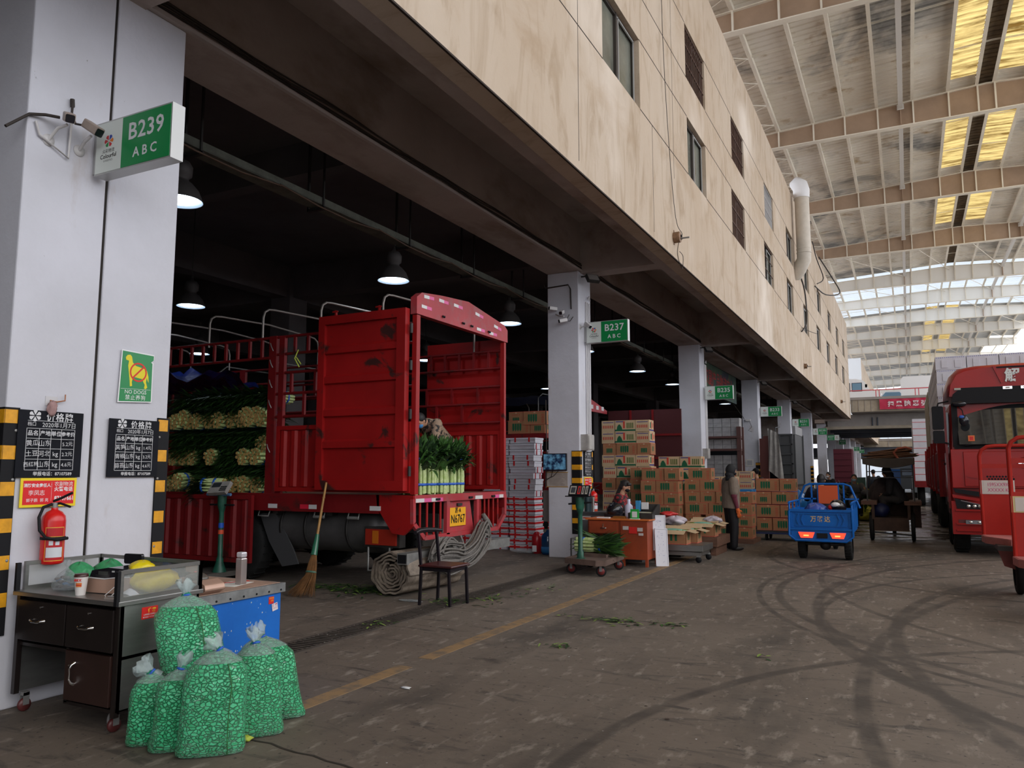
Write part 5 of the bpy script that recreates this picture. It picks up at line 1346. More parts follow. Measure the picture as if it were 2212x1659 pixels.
def fire_notice(x, y0, y1, z0, z1, label):
    root = thing('fire_notice', label, 'notice', (x, (y0 + y1) / 2, z0))
    b = MB(mat('notice_yellow', (0.82, 0.62, 0.01), 0.5)); b.box(x, y0, z0, x + 0.008, y1, z1); part(root, 'notice_border', b)
    b = MB(mat('notice_red', (0.68, 0.008, 0.012), 0.45), WHITE); m_ = 0.018; X_ = x + 0.0095
    b.box(x + 0.008, y0 + m_, z0 + m_, x + 0.009, y1 - m_, z1 - m_, 0); W_ = y1 - y0; H_ = z1 - z0
    F_ = lambda u, v: XP(X_, y0 + W_ * u, z0 + H_ * v); k = W_ / 0.43
    b.text('消防安全责任人：', F_(0.32, 0.74), 0.029 * k, 1, bold=0.0008); b.text('李凤志', F_(0.28, 0.48), 0.042 * k, 1); b.text('郭子鹏  郭 亮', F_(0.30, 0.23), 0.029 * k, 1)
    b.text('农副物流', F_(0.76, 0.78), 0.037 * k, 1); b.text('火警电话', F_(0.76, 0.60), 0.037 * k, 1, bold=0.0008); b.text('87107661', F_(0.78, 0.28), 0.046 * k, 1, bold=0.0012, sx=0.85)
    b.box(x + 0.009, y0 + W_ * 0.54, z0 + 0.04, x + 0.0095, y0 + W_ * 0.543, z1 - 0.03, 1); part(root, 'notice_panel', b)
    return root
fire_notice(FX, 3.325, 3.735, 1.355, 1.56, 'red and yellow fire safety notice hanging over the extinguisher on the near pillar')
# no dogs sign
nd = thing('sign_plate', 'green sign with a yellow dog struck out by a red ring, corner broken off', 'sign', (FX, 4.19, 2.15))
b = MB(GREEN, WHITE, mat('dog_yellow', (0.72, 0.60, 0.01), 0.5), mat('ring_red', (0.62, 0.02, 0.01), 0.5))
b.prism([(4.035, 2.15), (4.345, 2.17), (4.345, 2.50), (4.33, 2.505), (4.35, 2.525), (4.35, 2.565), (4.05, 2.575)], FX, FX + 0.004, 'x', 1)
b.prism([(4.045, 2.16), (4.335, 2.178), (4.333, 2.49), (4.32, 2.50), (4.343, 2.52), (4.343, 2.555), (4.058, 2.565)], FX + 0.004, FX + 0.006, 'x', 0)
X_ = FX + 0.0068
dog = [(4.085, 2.515), (4.10, 2.535), (4.125, 2.54), (4.14, 2.525), (4.15, 2.48), (4.18, 2.455), (4.26, 2.44), (4.285, 2.425), (4.30, 2.38), (4.305, 2.33), (4.295, 2.345), (4.285, 2.37), (4.28, 2.33), (4.295, 2.29), (4.28, 2.275), (4.265, 2.28), (4.27, 2.31), (4.24, 2.355), (4.16, 2.365), (4.15, 2.32), (4.155, 2.29), (4.135, 2.285), (4.13, 2.33), (4.12, 2.39), (4.11, 2.45), (4.115, 2.49), (4.09, 2.495)]
b.prism(dog, X_ - 0.0006, X_, 'x', 2)
cy_, cz_ = 4.205, 2.405; R_ = 0.078
P = [(cy_ + R_ * cos(2 * pi * k / 40), cz_ + R_ * sin(2 * pi * k / 40)) for k in range(40)]; Q = [(cy_ + (R_ - .013) * cos(2 * pi * k / 40), cz_ + (R_ - .013) * sin(2 * pi * k / 40)) for k in range(40)]
for k in range(40): b.quad((X_ + .001, *P[k]), (X_ + .001, *P[(k + 1) % 40]), (X_ + .001, *Q[(k + 1) % 40]), (X_ + .001, *Q[k]), 3)
b.bar((X_ + .0008, cy_ - 0.052, cz_ - 0.052), (X_ + .0008, cy_ + 0.052, cz_ + 0.052), 0.013, 0.0006, 3, (1, 0, 0))
b.bar((X_, 4.055, 2.262), (X_, 4.325, 2.272), 0.002, 0.001, 1, (1, 0, 0))
b.text('NO DOGS', XP(X_, 4.19, 2.242) @ rotm('Z', 2), 0.043, 1); b.text('禁止养狗', XP(X_, 4.19, 2.196) @ rotm('Z', 2), 0.044, 1, spacing=1.15)
part(nd, 'sign_face', b)
# extinguisher
EXR = mat('extinguisher_red', (0.62, 0.012, 0.012), 0.25)
def extinguisher(x, y, z, label, hung=True, s=1.0):
    root = thing('fire_extinguisher', label, 'fire extinguisher', (x, y, z))
    T = tr(x, y, z) @ Matrix.Diagonal((s, s, s, 1))
    b = MB(EXR); b.lathe([(0.06, 0), (0.075, 0.01), (0.077, 0.03), (0.077, 0.30), (0.072, 0.335), (0.05, 0.365), (0.022, 0.38), (0.022, 0.395)], 0, 32, T); body = part(root, 'cylinder', b)
    b = MB(mat('label_red', (0.45, 0.01, 0.015), 0.4), mat('label_gold', (0.7, 0.42, 0.05), 0.4), mat('label_white', (0.6, 0.62, 0.66), 0.5))
    def arc(a0, a1, z0, z1, m_, r_):
        N = 10
        for k in range(N):
            a, c_ = radians(a0 + (a1 - a0) * k / N), radians(a0 + (a1 - a0) * (k + 1) / N)
            b.add([tuple(T @ Vector(v)) for v in ((r_ * cos(a), r_ * sin(a), z0), (r_ * cos(c_), r_ * sin(c_), z0), (r_ * cos(c_), r_ * sin(c_), z1), (r_ * cos(a), r_ * sin(a), z1))], [(0, 1, 2, 3)], m_)
    A = -70; arc(A, A + 95, 0.025, 0.26, 1, 0.0776); arc(A + 3, A + 92, 0.03, 0.255, 0, 0.0780); arc(A + 8, A + 87, 0.05, 0.12, 2, 0.0785); arc(A + 8, A + 87, 0.19, 0.196, 1, 0.0785); arc(A + 20, A + 40, 0.135, 0.165, 2, 0.0785); arc(A + 50, A + 70, 0.135, 0.165, 2, 0.0785)
    part(body, 'printed_label', b)
    b = MB(BLACK, GALV)
    def tp_(*P): return [tuple(T @ Vector(p)) for p in P]
    b.cyl(*tp_((0, 0, 0.385), (0, 0, 0.43)), 0.02 * s, 1, 12)
    b.tube(tp_((-0.02, 0, 0.42), (0.03, 0.02, 0.425), (0.10, 0.05, 0.40)), 0.009 * s, 0, 6); b.tube(tp_((-0.02, 0, 0.44), (0.03, 0.02, 0.46), (0.10, 0.06, 0.50)), 0.009 * s, 0, 6)
    part(root, 'valve_handle', b)
    b = MB(BLACK); b.tube(tp_((-0.0, -0.02, 0.42), (-0.02, -0.07, 0.40), (-0.02, -0.098, 0.33), (0.0, -0.100, 0.24), (0.05, -0.085, 0.19), (0.095, -0.03, 0.175), (0.09, 0.05, 0.18)), 0.011 * s, None, 8); part(root, 'hose', b)
    b = MB(BLACK)
    b.lathe([(0.078, 0.172), (0.081, 0.172), (0.081, 0.192), (0.078, 0.192)], 0, 24, T); part(root, 'strap', b)
    return root
extinguisher(PX1 + 0.085, 3.54, 0.955, 'red fire extinguisher hanging on the near pillar above the desk')
b = MB(mat('hook_plate', (0.55, 0.54, 0.56), 0.6), mat('wire_orange', (0.35, 0.12, 0.04), 0.5)); b.box(PX1, 3.47, 2.08, PX1 + 0.006, 3.56, 2.15, 0); b.tube([(PX1 + 0.01, 3.50, 2.12), (PX1 + 0.03, 3.54, 2.11), (PX1 + 0.03, 3.60, 2.125), (PX1 + 0.03, 3.60, 2.17)], 0.005, 1, 6)
hk = solo('wall_hook', b, 'small wall hook with a bent wire end above the price board', 'hook')
b = MB(mat('pink_rag', (0.42, 0.26, 0.25), 0.9, var=0.3, scale=20)); crumple(b, (PX1 + 0.035, 3.505, 2.06), (0.022, 0.035, 0.055), 6, 0, 16, 10, 0.35); solo('rag', b, 'dusty pink rag hanging over the top of the price board', 'rag')

# lit signs standing out from each pillar
LOGO = [mat('logo_red', (0.55, 0.02, 0.03), 0.5), mat('logo_blue', (0.02, 0.05, 0.35), 0.5), mat('logo_orange', (0.75, 0.20, 0.02), 0.5), mat('logo_green', (0.02, 0.25, 0.06), 0.5)]
INK = mat('ink_black', (0.02, 0.02, 0.02), 0.6)
def sign_box(y, z, code, label, flip=False, x0=-5.5):
    root = thing('sign_box', label, 'sign', (x0, y, z))
    x1 = x0 + 0.85; h = 0.42; t = 0.11
    b = MB(mat('sign_frame_alu', (0.45, 0.45, 0.44), 0.4, 0.5)); b.box(x0, y, z, x1, y + t, z + h); b.box(x0 - 0.07, y + 0.02, z + 0.03, x0, y + t - 0.02, z + h - 0.06)
    part(root, 'sign_case', b)
    b = MB(SIGNWHITE, GREEN, CHW, INK, *LOGO)
    a = 0.31; e = 0.012
    if not flip: ga, gb, wa, wb = x0 + 0.31, x1 - e, x0 + e, x0 + 0.31
    else: ga, gb, wa, wb = x0 + e, x0 + 0.52, x0 + 0.52, x1 - e
    b.box(wa, y - 0.003, z + e, wb, y, z + h - e, 0); b.box(ga, y - 0.003, z + e, gb, y, z + h - e, 1)
    gc = (ga + gb) / 2; wc = (wa + wb) / 2
    b.text(code, YM(gc, y - 0.004, z + 0.275), 0.185, CHW, bold=0.003, spacing=1.05); b.text('A B C', YM(gc, y - 0.004, z + 0.105), 0.105, CHW, bold=0.002)
    flower(b, YM(wc, y - 0.004, z + 0.255) @ rotm('Z', 30), 0.052, [LOGO[1], LOGO[0], LOGO[0], LOGO[3], LOGO[0], LOGO[2]])
    b.text('众彩物流', YM(wc, y - 0.004, z + 0.175), 0.035, INK); b.text('Colourful', YM(wc, y - 0.004, z + 0.135), 0.048, INK, bold=0.0008); b.text('LOGISTICS', YM(wc, y - 0.004, z + 0.10), 0.022, INK)
    part(root, 'sign_face', b)
    return root
sign_box(3.70, 3.87, 'B239', 'green and white lightbox sign on the near pillar reading B239 over A B C')
sign_box(14.05, 4.10, 'B237', 'green and white lightbox sign reading B237 on the pillar by the carton stacks')
for y, z, code in ((24.0, 3.82, 'B235'), (34.2, 3.95, 'B233'), (44.4, 4.05, 'B231')):
    sign_box(y, z, code, 'green and white lightbox sign reading %s on its pillar' % code)
sign_box(54.6, 4.05, 'B230', 'small far green sign reading B230 on its pillar')
sign_box(64.6, 4.05, 'B227', 'small far green sign reading B227 with its white half turned outward', True)
sign_box(73.2, 4.0, 'B223', 'far green sign hanging past the end of the near block', x0=-5.6)
sign_box(92, 3.9, 'B221', 'far green sign under the second block', x0=-5.5); sign_box(102, 3.9, 'B219', 'most distant green sign under the second block')
# security cameras on the pillars
CAMB = mat('camera_shell', (0.36, 0.29, 0.25), 0.5, var=0.2, scale=9); CAMW = mat('camera_white', (0.62, 0.60, 0.60), 0.5)
def cctv(x, y, z, dx, dy, dz, label, shell=None, s=1.0):
    root = thing('security_camera', label, 'camera', (x, y, z))
    d = Vector((dx, dy, dz)).normalized(); u = Vector((0, 0, 1)); sd = d.cross(u).normalized(); up = sd.cross(d)
    M_ = Matrix.Translation((x, y, z)) @ Matrix((sd, d, up)).transposed().to_4x4() @ Matrix.Diagonal((s, s, s, 1))
    b = MB(shell or CAMB); b.rbox(-0.035, -0.09, -0.03, 0.035, 0.07, 0.04, 0.012, 0, 3, M_); body = part(root, 'camera_shell', b)
    b = MB(GLB); b.rbox(-0.03, 0.07, -0.028, 0.03, 0.075, 0.03, 0.01, 0, 3, M_); part(body, 'lens_window', b)
    return root
def cctv_arm(root, p, q):
    b = MB(CAMW); b.tube([p, ((p[0] + q[0]) / 2, (p[1] + q[1]) / 2, q[2] - 0.02), q], 0.012, None, 8); b.lathe([(0.001, 0), (0.045, 0), (0.045, 0.008), (0.001, 0.01)], 0, 18, tr(*p) @ rotm('Y', 90))
    part(root, 'mounting_arm', b)
c1 = cctv(PX1 + 0.17, 3.40, 4.19, 0.7, -0.35, -0.35, 'tan security camera on the near pillar, further from the sign'); cctv_arm(c1, (PX1, 3.36, 4.04), (PX1 + 0.14, 3.41, 4.15))
c2 = cctv(PX1 + 0.22, 3.56, 4.16, 0.75, 0.1, -0.5, 'tan security camera pointing down beside the near green sign'); cctv_arm(c2, (PX1, 3.60, 4.05), (PX1 + 0.18, 3.57, 4.12))
b = MB(CAMW); b.tube([(PX1 + 0.02, 3.25, 4.14), (PX1 + 0.02, 3.28, 4.05), (PX1 + 0.03, 3.50, 3.95), (PX1 + 0.03, 3.51, 4.30)], 0.010, None, 8); solo('conduit', b, 'bent white conduit under the two cameras on the near pillar', 'conduit')
b = MB(mat('cable_dark', (0.03, 0.022, 0.018), 0.7))
b.tube([(PX1 + 0.01, 3.05, 4.02), (PX1 + 0.02, 3.20, 4.17), (PX1 + 0.05, 3.30, 4.20), (PX1 + 0.12, 3.36, 4.19)], 0.012, None, 6); b.tube([(PX1 + 0.03, 3.51, 4.40), (PX1 + 0.04, 3.50, 4.30), (PX1 + 0.06, 3.52, 4.22), (PX1 + 0.14, 3.55, 4.20)], 0.009, None, 6)
b.tube([(PX1 + 0.02, 3.51, 4.42), (PX1 + 0.02, 3.515, 4.36)], 0.016, None, 6)
solo('cables', b, 'knotted dark wires feeding the cameras on the near pillar', 'cable')

# ---- things on the hall floor by the truck
gs = thing('platform_scale', 'green post weighing scale standing between the blue table and the red truck', 'scale', (-9.2, 8.45, 0))
b = MB(mat('scale_deck', (0.10, 0.09, 0.08), 0.7, var=0.3, scale=5)); b.box(-9.55, 7.95, 0.10, -8.9, 8.75, 0.17); part(gs, 'deck', b)
b = MB(GREENSTEEL, BLACK)
px_, py_ = -8.98, 8.33
b.tube([(px_, py_, 0.17), (px_, py_, 0.22), (px_, py_, 0.30), (px_, py_, 0.36), (px_, py_, 0.38), (px_, py_, 1.02), (px_, py_, 1.06), (px_, py_, 1.12), (px_, py_, 1.28)], [0.10, 0.085, 0.055, 0.05, 0.036, 0.034, 0.045, 0.062, 0.065], 0, 14)
b.cyl((px_ - 0.24, py_, 1.13), (px_ + 0.24, py_, 1.13), 0.014, BLACK, 8); part(gs, 'post', b)
b = MB(BLACK, BLUETAPE, mat('tape_orange', (0.65, 0.08, 0.03), 0.5)); b.cyl((px_, py_, 0.80), (px_, py_, 0.87), 0.039, 1, 14); b.cyl((px_, py_, 0.71), (px_, py_, 0.77), 0.040, 2, 14); part(gs, 'tape_bands', b)
b = MB(mat('readout_shell', (0.36, 0.34, 0.32), 0.5, var=0.3, scale=9), mat('lcd_dark', (0.03, 0.035, 0.04), 0.3), BLACK)
M_ = tr(px_, py_ - 0.05, 1.37) @ rotm('X', 52) @ rotm('Z', 4); b.cbox((0, 0, 0), (0.34, 0.20, 0.06), 0, None) if False else b.box(-0.17, -0.10, -0.03, 0.17, 0.10, 0.03, 0, M_)
b.box(-0.14, 0.0, 0.03, 0.02, 0.08, 0.033, 1, M_)
for i in range(5):
    for j in range(3): b.box(0.04 + i * 0.025, -0.07 + j * 0.03, 0.03, 0.058 + i * 0.025, -0.05 + j * 0.03, 0.034, 2, M_)
part(gs, 'readout', b)
b = MB(mat('film_roll_blue', (0.10, 0.22, 0.42), 0.4, alpha=0.9)); b.cyl((px_ - 0.27, py_ - 0.03, 1.28), (px_ + 0.20, py_ - 0.03, 1.28), 0.022, None, 10); part(gs, 'tray_edge', b)

# broom leaning on the truck
br = thing('broom', 'tall bamboo handled besom broom leaning against the red truck side', 'broom', (-6.9, 8.1, 0))
A_ = Vector((-7.02, 7.98, 0.02)); B_ = Vector((-7.14, 8.44, 1.46)); ax_ = (B_ - A_).normalized()
b = MB(mat('bamboo', (0.46, 0.24, 0.07), 0.5, var=0.3, scale=6)); b.tube([A_ + ax_ * 0.45, A_ + ax_ * 0.9, A_ + ax_ * 0.95, B_], [0.019, 0.018, 0.018, 0.015], None, 10)
for t in (0.85, 1.1, 1.3): b.tube([A_ + ax_ * t, A_ + ax_ * (t + 0.012)], 0.021, None, 10)
part(br, 'handle', b)
b = MB(mat('green_wrap', (0.03, 0.14, 0.08), 0.15)); b.tube([A_ + ax_ * 0.52, A_ + ax_ * 0.60, A_ + ax_ * 0.70, A_ + ax_ * 0.80], [0.045, 0.042, 0.034, 0.026], None, 12); part(br, 'wrapping', b)
b = MB(mat('broom_twig', (0.26, 0.12, 0.04), 0.8, var=0.5, scale=9)); r = random.Random(5)
for k in range(230):
    a = r.uniform(0, 2 * pi); q_ = sqrt(r.uniform(0, 1)); s0 = 0.03 * q_; s1 = 0.085 * q_; s2 = 0.20 * q_
    sd_ = Vector((1, 0, 0)); fd_ = Vector((0, 1, 0)); o = lambda s_: sd_ * (s_ * cos(a)) + fd_ * (s_ * sin(a) * 0.55)
    z2 = r.uniform(0.0, 0.06)
    P = [A_ + ax_ * 0.56 + o(s0), A_ + ax_ * 0.40 + o(s1 * 0.8), A_ + ax_ * 0.26 + o(s1), A_ + ax_ * 0.12 + o(s2 * 0.75) + Vector((-0.05, -0.01, 0)), Vector((A_.x - 0.10 + s2 * cos(a) * 1.15, A_.y - 0.02 + s2 * sin(a) * 0.6, max(0.004, z2)))]
    b.tube(P, [0.004, 0.0035, 0.003, 0.002, 0.001], None, 4, False)
o_ = part(br, 'twigs', b); o_['kind'] = 'stuff'
b = MB(mat('tie_green', (0.08, 0.17, 0.12), 0.6)); b.lathe([(0.078, -0.012), (0.086, 0), (0.078, 0.012)], 0, 16, Matrix.Translation(A_ + ax_ * 0.30) @ rotm('X', -18) @ Matrix.Diagonal((1, 0.6, 1, 1))); part(br, 'binding', b)

# rolled tarpaulin: spiral section extruded away from the street edge
rt = thing('tarpaulin_roll', 'big dirty roll of brown tarpaulin lying on the hall floor by the chair', 'tarpaulin roll', (-6.3, 9.0, 0))
TPL = mat('tarp_brown', (0.34, 0.28, 0.22), 0.6, var=0.35, scale=5, bump=0.8, col2=(0.10, 0.075, 0.058))
A_ = Vector((-6.10, 8.50, 0.285)); dr_ = Vector((0.10, 1.0, 0)).normalized(); sd_ = Vector((dr_.y, -dr_.x, 0)); L_ = 1.25; r = random.Random(9)
for lay in range(6):
    b = MB(TPL); R0 = 0.29 - lay * 0.045; N = 46; ins, outs = [], []
    ph = r.uniform(0, 6)
    for k in range(N + 1):
        a = 2 * pi * k / N + lay * 0.6; rad_ = (R0 - 0.030 * k / N) * (1 + 0.04 * sin(7 * a + ph) + 0.02 * sin(13 * a)); flat = -0.285 if False else None
        zz = rad_ * sin(a) * 0.98
        outs.append((rad_ * cos(a) * 1.18, max(zz, -0.278))); rad2 = rad_ - 0.024; ins.append((rad2 * cos(a) * 1.18, max(rad2 * sin(a) * 0.98, -0.268)))
    for (poly_, flip_) in ((outs, 0), (ins, 1)):
        b.grid([[tuple(A_ + sd_ * p[0] + Vector((0, 0, p[1])) + dr_ * t_) for p in poly_] for t_ in ((0, L_ * 0.3, L_ * 0.6, L_) if lay == 0 else (lay * 0.01, L_ * 0.3))], 0, True)
    b.grid([[tuple(A_ + sd_ * p[0] + Vector((0, 0, p[1])) + dr_ * (lay * 0.01)) for p in poly_] for poly_ in (outs, ins)], 0, False)
    part(rt, 'tarpaulin_layer', b)
b = MB(TPL); b.tube([A_ + dr_ * 0.25, A_ + dr_ * 0.5 + Vector((0, 0, 0.02)), A_ + dr_ * 1.2 + Vector((0.02, 0, -0.01)), A_ + dr_ * L_], [0.05, 0.245, 0.25, 0.20], None, 18); part(rt, 'inner_folds', b)

# coil of rope hanging on the bumper
rp = thing('rope_coil', 'heavy coil of grey rope slung from the rear bumper of the near truck', 'rope', (-5.62, 9.6, 0.4))
ROPE = mat('rope_grey', (0.20, 0.185, 0.17), 0.9, var=0.35, scale=30)
b = MB(ROPE); r = random.Random(2)
for k in range(38):
    t = k / 37; side_ = k % 2
    y0 = 8.88 + r.uniform(-0.08, 0.10); y1 = 10.33 + r.uniform(-0.08, 0.05); mid = 9.55 + r.uniform(-0.03, 0.03); zt0 = 0.88 - r.uniform(0, 0.12); zt1 = 0.92 - r.uniform(0, 0.10); zb = 0.30 + t * 0.33; x = -5.70 + r.uniform(-0.05, 0.10)
    zm = 0.36 + t * 0.26 + r.uniform(-.02, .02)
    P = [(x, 9.45 + r.uniform(-.2, .1), 0.62 + t * 0.08), (x, y0 + 0.22, zt0 - 0.10), (x + .02, y0, zt0 - 0.26 - (1 - t) * 0.14), (x + 0.03, y0 + 0.16, zb), (x + 0.04, mid - 0.25, zb - 0.02), (x + 0.04, mid, zm - 0.05), (x + 0.03, mid + 0.35, zb + 0.06), (x + .02, y1 - 0.12, zb + 0.22 + 0.1 * t), (x, y1, zt1 - 0.16), (x - 0.02, y1 - 0.03, zt1)]
    Q = []
    for i in range(len(P) - 1):
        p0 = Vector(P[max(i - 1, 0)]); p1 = Vector(P[i]); p2 = Vector(P[i + 1]); p3 = Vector(P[min(i + 2, len(P) - 1)])
        for s_ in (0, 0.33, 0.66):
            Q.append(0.5 * ((2 * p1) + (-p0 + p2) * s_ + (2 * p0 - 5 * p1 + 4 * p2 - p3) * s_ ** 2 + (-p0 + 3 * p1 - 3 * p2 + p3) * s_ ** 3))
    b.tube([(q[0], q[1], q[2] - 0.05) for q in Q], 0.015, None, 6)
o_ = part(rp, 'rope_loops', b); o_['kind'] = 'stuff'
b = MB(ROPE); b.tube([(-5.66, 9.56, 0.72), (-5.60, 9.58, 0.55), (-5.60, 9.57, 0.32), (-5.64, 9.56, 0.28)], 0.015, None, 6); b.tube([(-5.74, 10.35, 0.98), (-5.70, 10.42, 0.86), (-5.66, 10.50, 0.78)], [0.03, 0.045, 0.01], None, 8); part(rp, 'rope_tail', b)

# chair
ch = thing('chair', 'dark metal chair with a maroon seat standing alone near the drain', 'chair', (-5.15, 8.3, 0))
CB = mat('chair_black', (0.016, 0.013, 0.018), 0.3, 0.3)
P4 = {'rl': (-5.38, 8.12), 'fl': (-4.96, 8.14), 'rr': (-5.40, 8.56), 'fr': (-4.93, 8.50)}
for k_, (x, y) in P4.items():
    b = MB(CB); b.bar((x, y, 0), (x + (0.02 if k_[0] == 'r' else -0.02), y, 0.44), 0.03, 0.03)
    if k_[0] == 'r': b.bar((x + 0.02, y, 0.44), (x - 0.03, y, 0.88), 0.03, 0.03)
    part(ch, 'leg', b)
b = MB(mat('seat_maroon', (0.055, 0.012, 0.012), 0.35)); b.box(-5.40, 8.10, 0.455, -4.92, 8.56, 0.485); part(ch, 'seat', b, 0.02)
b = MB(CB); b.box(-5.37, 8.13, 0.41, -4.95, 8.53, 0.45); part(ch, 'seat_frame', b, 0.005)
b = MB(CB); b.tube([(-5.40, 8.04, 0.87), (-5.43, 8.16, 0.885), (-5.45, 8.34, 0.885), (-5.44, 8.52, 0.875), (-5.41, 8.66, 0.86)], [0.022, 0.034, 0.032, 0.030, 0.02], None, 12); part(ch, 'backrest', b)

# leaf litter
def litter(cx, cy, rx, ry, n_, label, seed, m_=None, big=0.09):
    b = MB(LEAF, LEAFDARK, mat('leaf_pale', (0.20, 0.30, 0.06), 0.6)); r = random.Random(seed)
    for k in range(n_):
        x = cx + r.gauss(0, rx * 0.5); y = cy + r.gauss(0, ry * 0.5); a = r.uniform(0, 2 * pi)
        blade(b, (x, y, r.uniform(0.004, 0.03)), (cos(a), sin(a), r.uniform(0, 0.25)), r.uniform(0.4, 1.2) * big, r.uniform(0.014, 0.03), 0.10, r.choice((0, 0, 1, 2)), n=4)
    for i, v in enumerate(b.v):
        if v[2] < 0.001: b.v[i] = (v[0], v[1], 0.001)
    return solo('leaf_litter', b, label, 'vegetable litter', None, 0, 'stuff')
litter(-6.9, 8.75, 0.8, 0.35, 220, 'heap of trampled green leaves under the truck beside the tarpaulin roll', 1, big=0.16)
litter(-5.2, 8.45, 0.35, 0.25, 40, 'green leaves scattered under the chair', 2, big=0.13)
litter(-4.85, 8.85, 0.25, 0.5, 40, 'green leaves lying on the drain behind the chair', 3, big=0.10)
litter(-4.55, 9.9, 0.25, 0.6, 26, 'green leaves along the drain toward the second pillar', 13, big=0.10)
litter(-5.1, 6.9, 0.2, 0.3, 24, 'green leaves caught on the drain grating', 4, big=0.08)
litter(-3.02, 6.8, 0.18, 0.1, 16, 'small clump of green leaves on the road before the yellow line', 5, big=0.10)
litter(-2.85, 8.2, 0.45, 0.15, 60, 'longer smear of green leaves across the road', 6, big=0.10)
litter(-2.3, 8.25, 0.16, 0.12, 26, 'right hand end of the leaf smear on the road', 7, big=0.10)
litter(-3.55, 8.2, 0.05, 0.05, 5, 'tiny leaf cluster just past the yellow line', 8, big=0.07)
litter(-1.2, 7.2, 0.06, 0.05, 4, 'few leaf shreds alone in the middle of the road', 9, big=0.06)
b = MB(mat('litter_white', (0.55, 0.55, 0.55), 0.7), BLACK, mat('dry_leaf', (0.05, 0.03, 0.02), 0.8)); r = random.Random(12)
for k in range(260):
    if k < 150: x, y = -5.13 + r.gauss(0, 0.14), r.uniform(5.0, 11.0)
    else: x, y = r.uniform(-4.6, 2.5), r.uniform(3.2, 12)
    s_ = r.uniform(0.002, 0.010); mi_ = r.choice((0, 0, 1, 2)); s_ *= (1, 1.5, 2)[mi_]
    b.poly([(x + s_ * cos(a) * r.uniform(.6, 1.3), y + s_ * sin(a) * r.uniform(.6, 1.3), 0.013 if abs(x + 5.13) < .2 else 0.003) for a in (0, 1.2, 2.5, 3.8, 5.0)], mi_)
solo('floor_crumbs', b, 'scattered white crumbs and dark leaf bits over the floor', 'litter', None, 0, 'stuff')
b = MB(FILM); crumple(b, (-5.62, 8.3, 0.012), (0.16, 0.05, 0.014), 31, 0, 20, 8, 0.4, zmin=0.001); solo('plastic_film', b, 'torn clear plastic film on the floor before the chair', 'litter')
b = MB(WHITE); crumple(b, (-3.42, 5.0, 0.008), (0.04, 0.02, 0.008), 3, 0, 10, 6, 0.4, zmin=0.001); solo('paper_scrap', b, 'white paper scrap on the worn end of the yellow line', 'litter')
b = MB(mat('dark_sack', (0.01, 0.02, 0.05), 0.25)); crumple(b, (-5.98, 4.85, 0.42), (0.2, 0.25, 0.42), 14, 0, 24, 16, 0.15, zmin=0.001); solo('sack', b, 'glossy dark blue sack stuffed behind the near pillar', 'sack')

# ---- cable tray and pendant lamps of the hall
TRAY = mat('tray_grey_green', (0.16, 0.17, 0.14), 0.7, 0.3, var=0.4, scale=4)
ct = thing('cable_tray', 'long hanging cable tray running through the bays inside the hall', 'cable tray', (-7.0, 20, 5.2))
b = MB(TRAY); b.box(-7.12, 3.0, 5.20, -7.10, 60, 5.29); b.box(-6.90, 3.0, 5.20, -6.88, 60, 5.29); b.box(-7.12, 3.0, 5.19, -6.88, 60, 5.205); part(ct, 'tray_channel', b)
y = 3.8
while y < 59:
    b = MB(DARKMETAL); b.box(-7.15, y, 5.14, -7.12, y + 0.03, 6.5); b.box(-6.88, y + 0.0, 5.14, -6.86, y + 0.025, 6.5); b.box(-7.15, y, 5.13, -6.86, y + 0.05, 5.17); part(ct, 'hanger', b); y += 2.05
b = MB(mat('cable_brown', (0.10, 0.06, 0.04), 0.7)); y = 3.0
while y < 58:
    b.tube([(-6.87, y, 5.2), (-6.86, y + 0.7, 5.14), (-6.86, y + 1.4, 5.13), (-6.87, y + 2.05, 5.19)], 0.012, None, 5); y += 2.05
part(ct, 'sagging_cable', b)
SHADE = mat('lamp_shade_dark', (0.05, 0.045, 0.045), 0.6, 0.3); BULB = mat('lamp_glow', (0.8, 0.85, 1.0), 0.5, emit=((0.72, 0.86, 1.0), 5.0)); INSH = mat('shade_inside', (0.5, 0.55, 0.6), 0.4)
def lamp(loc, label, power=22):
    root = thing('pendant_lamp', label, 'lamp', loc)
    b = MB(SHADE)
    b.lathe([(0.25, 0.0), (0.24, 0.03), (0.20, 0.13), (0.13, 0.21), (0.09, 0.24), (0.085, 0.27), (0.12, 0.30), (0.125, 0.40), (0.09, 0.46), (0.03, 0.49), (0.02, 0.55), (0.001, 0.56)], 0, 28, None, True, False)
    b.build('lamp_shade', root)
    b = MB(INSH); b.lathe([(0.245, 0.002), (0.19, 0.125), (0.12, 0.20), (0.001, 0.21)], 0, 28, None, True, False); b.build('shade_lining', root)
    b = MB(BULB); b.lathe([(0.001, 0.012), (0.17, 0.012), (0.20, 0.02), (0.19, 0.05), (0.001, 0.08)], 0, 24, None, True, False); b.build('lamp_lens', root)
    b = MB(DARKMETAL); b.tube([(0, 0, 0.5), (0.02, 0, 0.58), (0, 0, 0.62), (0, 0, 1.9 if loc[0] < -8 else 0.70)], 0.008, None, 6); b.build('lamp_cord', root)
    l = bpy.data.lights.new('lamp_light', 'SPOT'); l.energy = power; l.color = (0.8, 0.9, 1.0); l.spot_size = radians(140); l.shadow_soft_size = 0.15; l.spot_blend = 0.6
    lo = bpy.data.objects.new('lamp_light', l); COL.objects.link(lo); lo.parent = root; lo.location = (0, 0, -0.03)
    return root
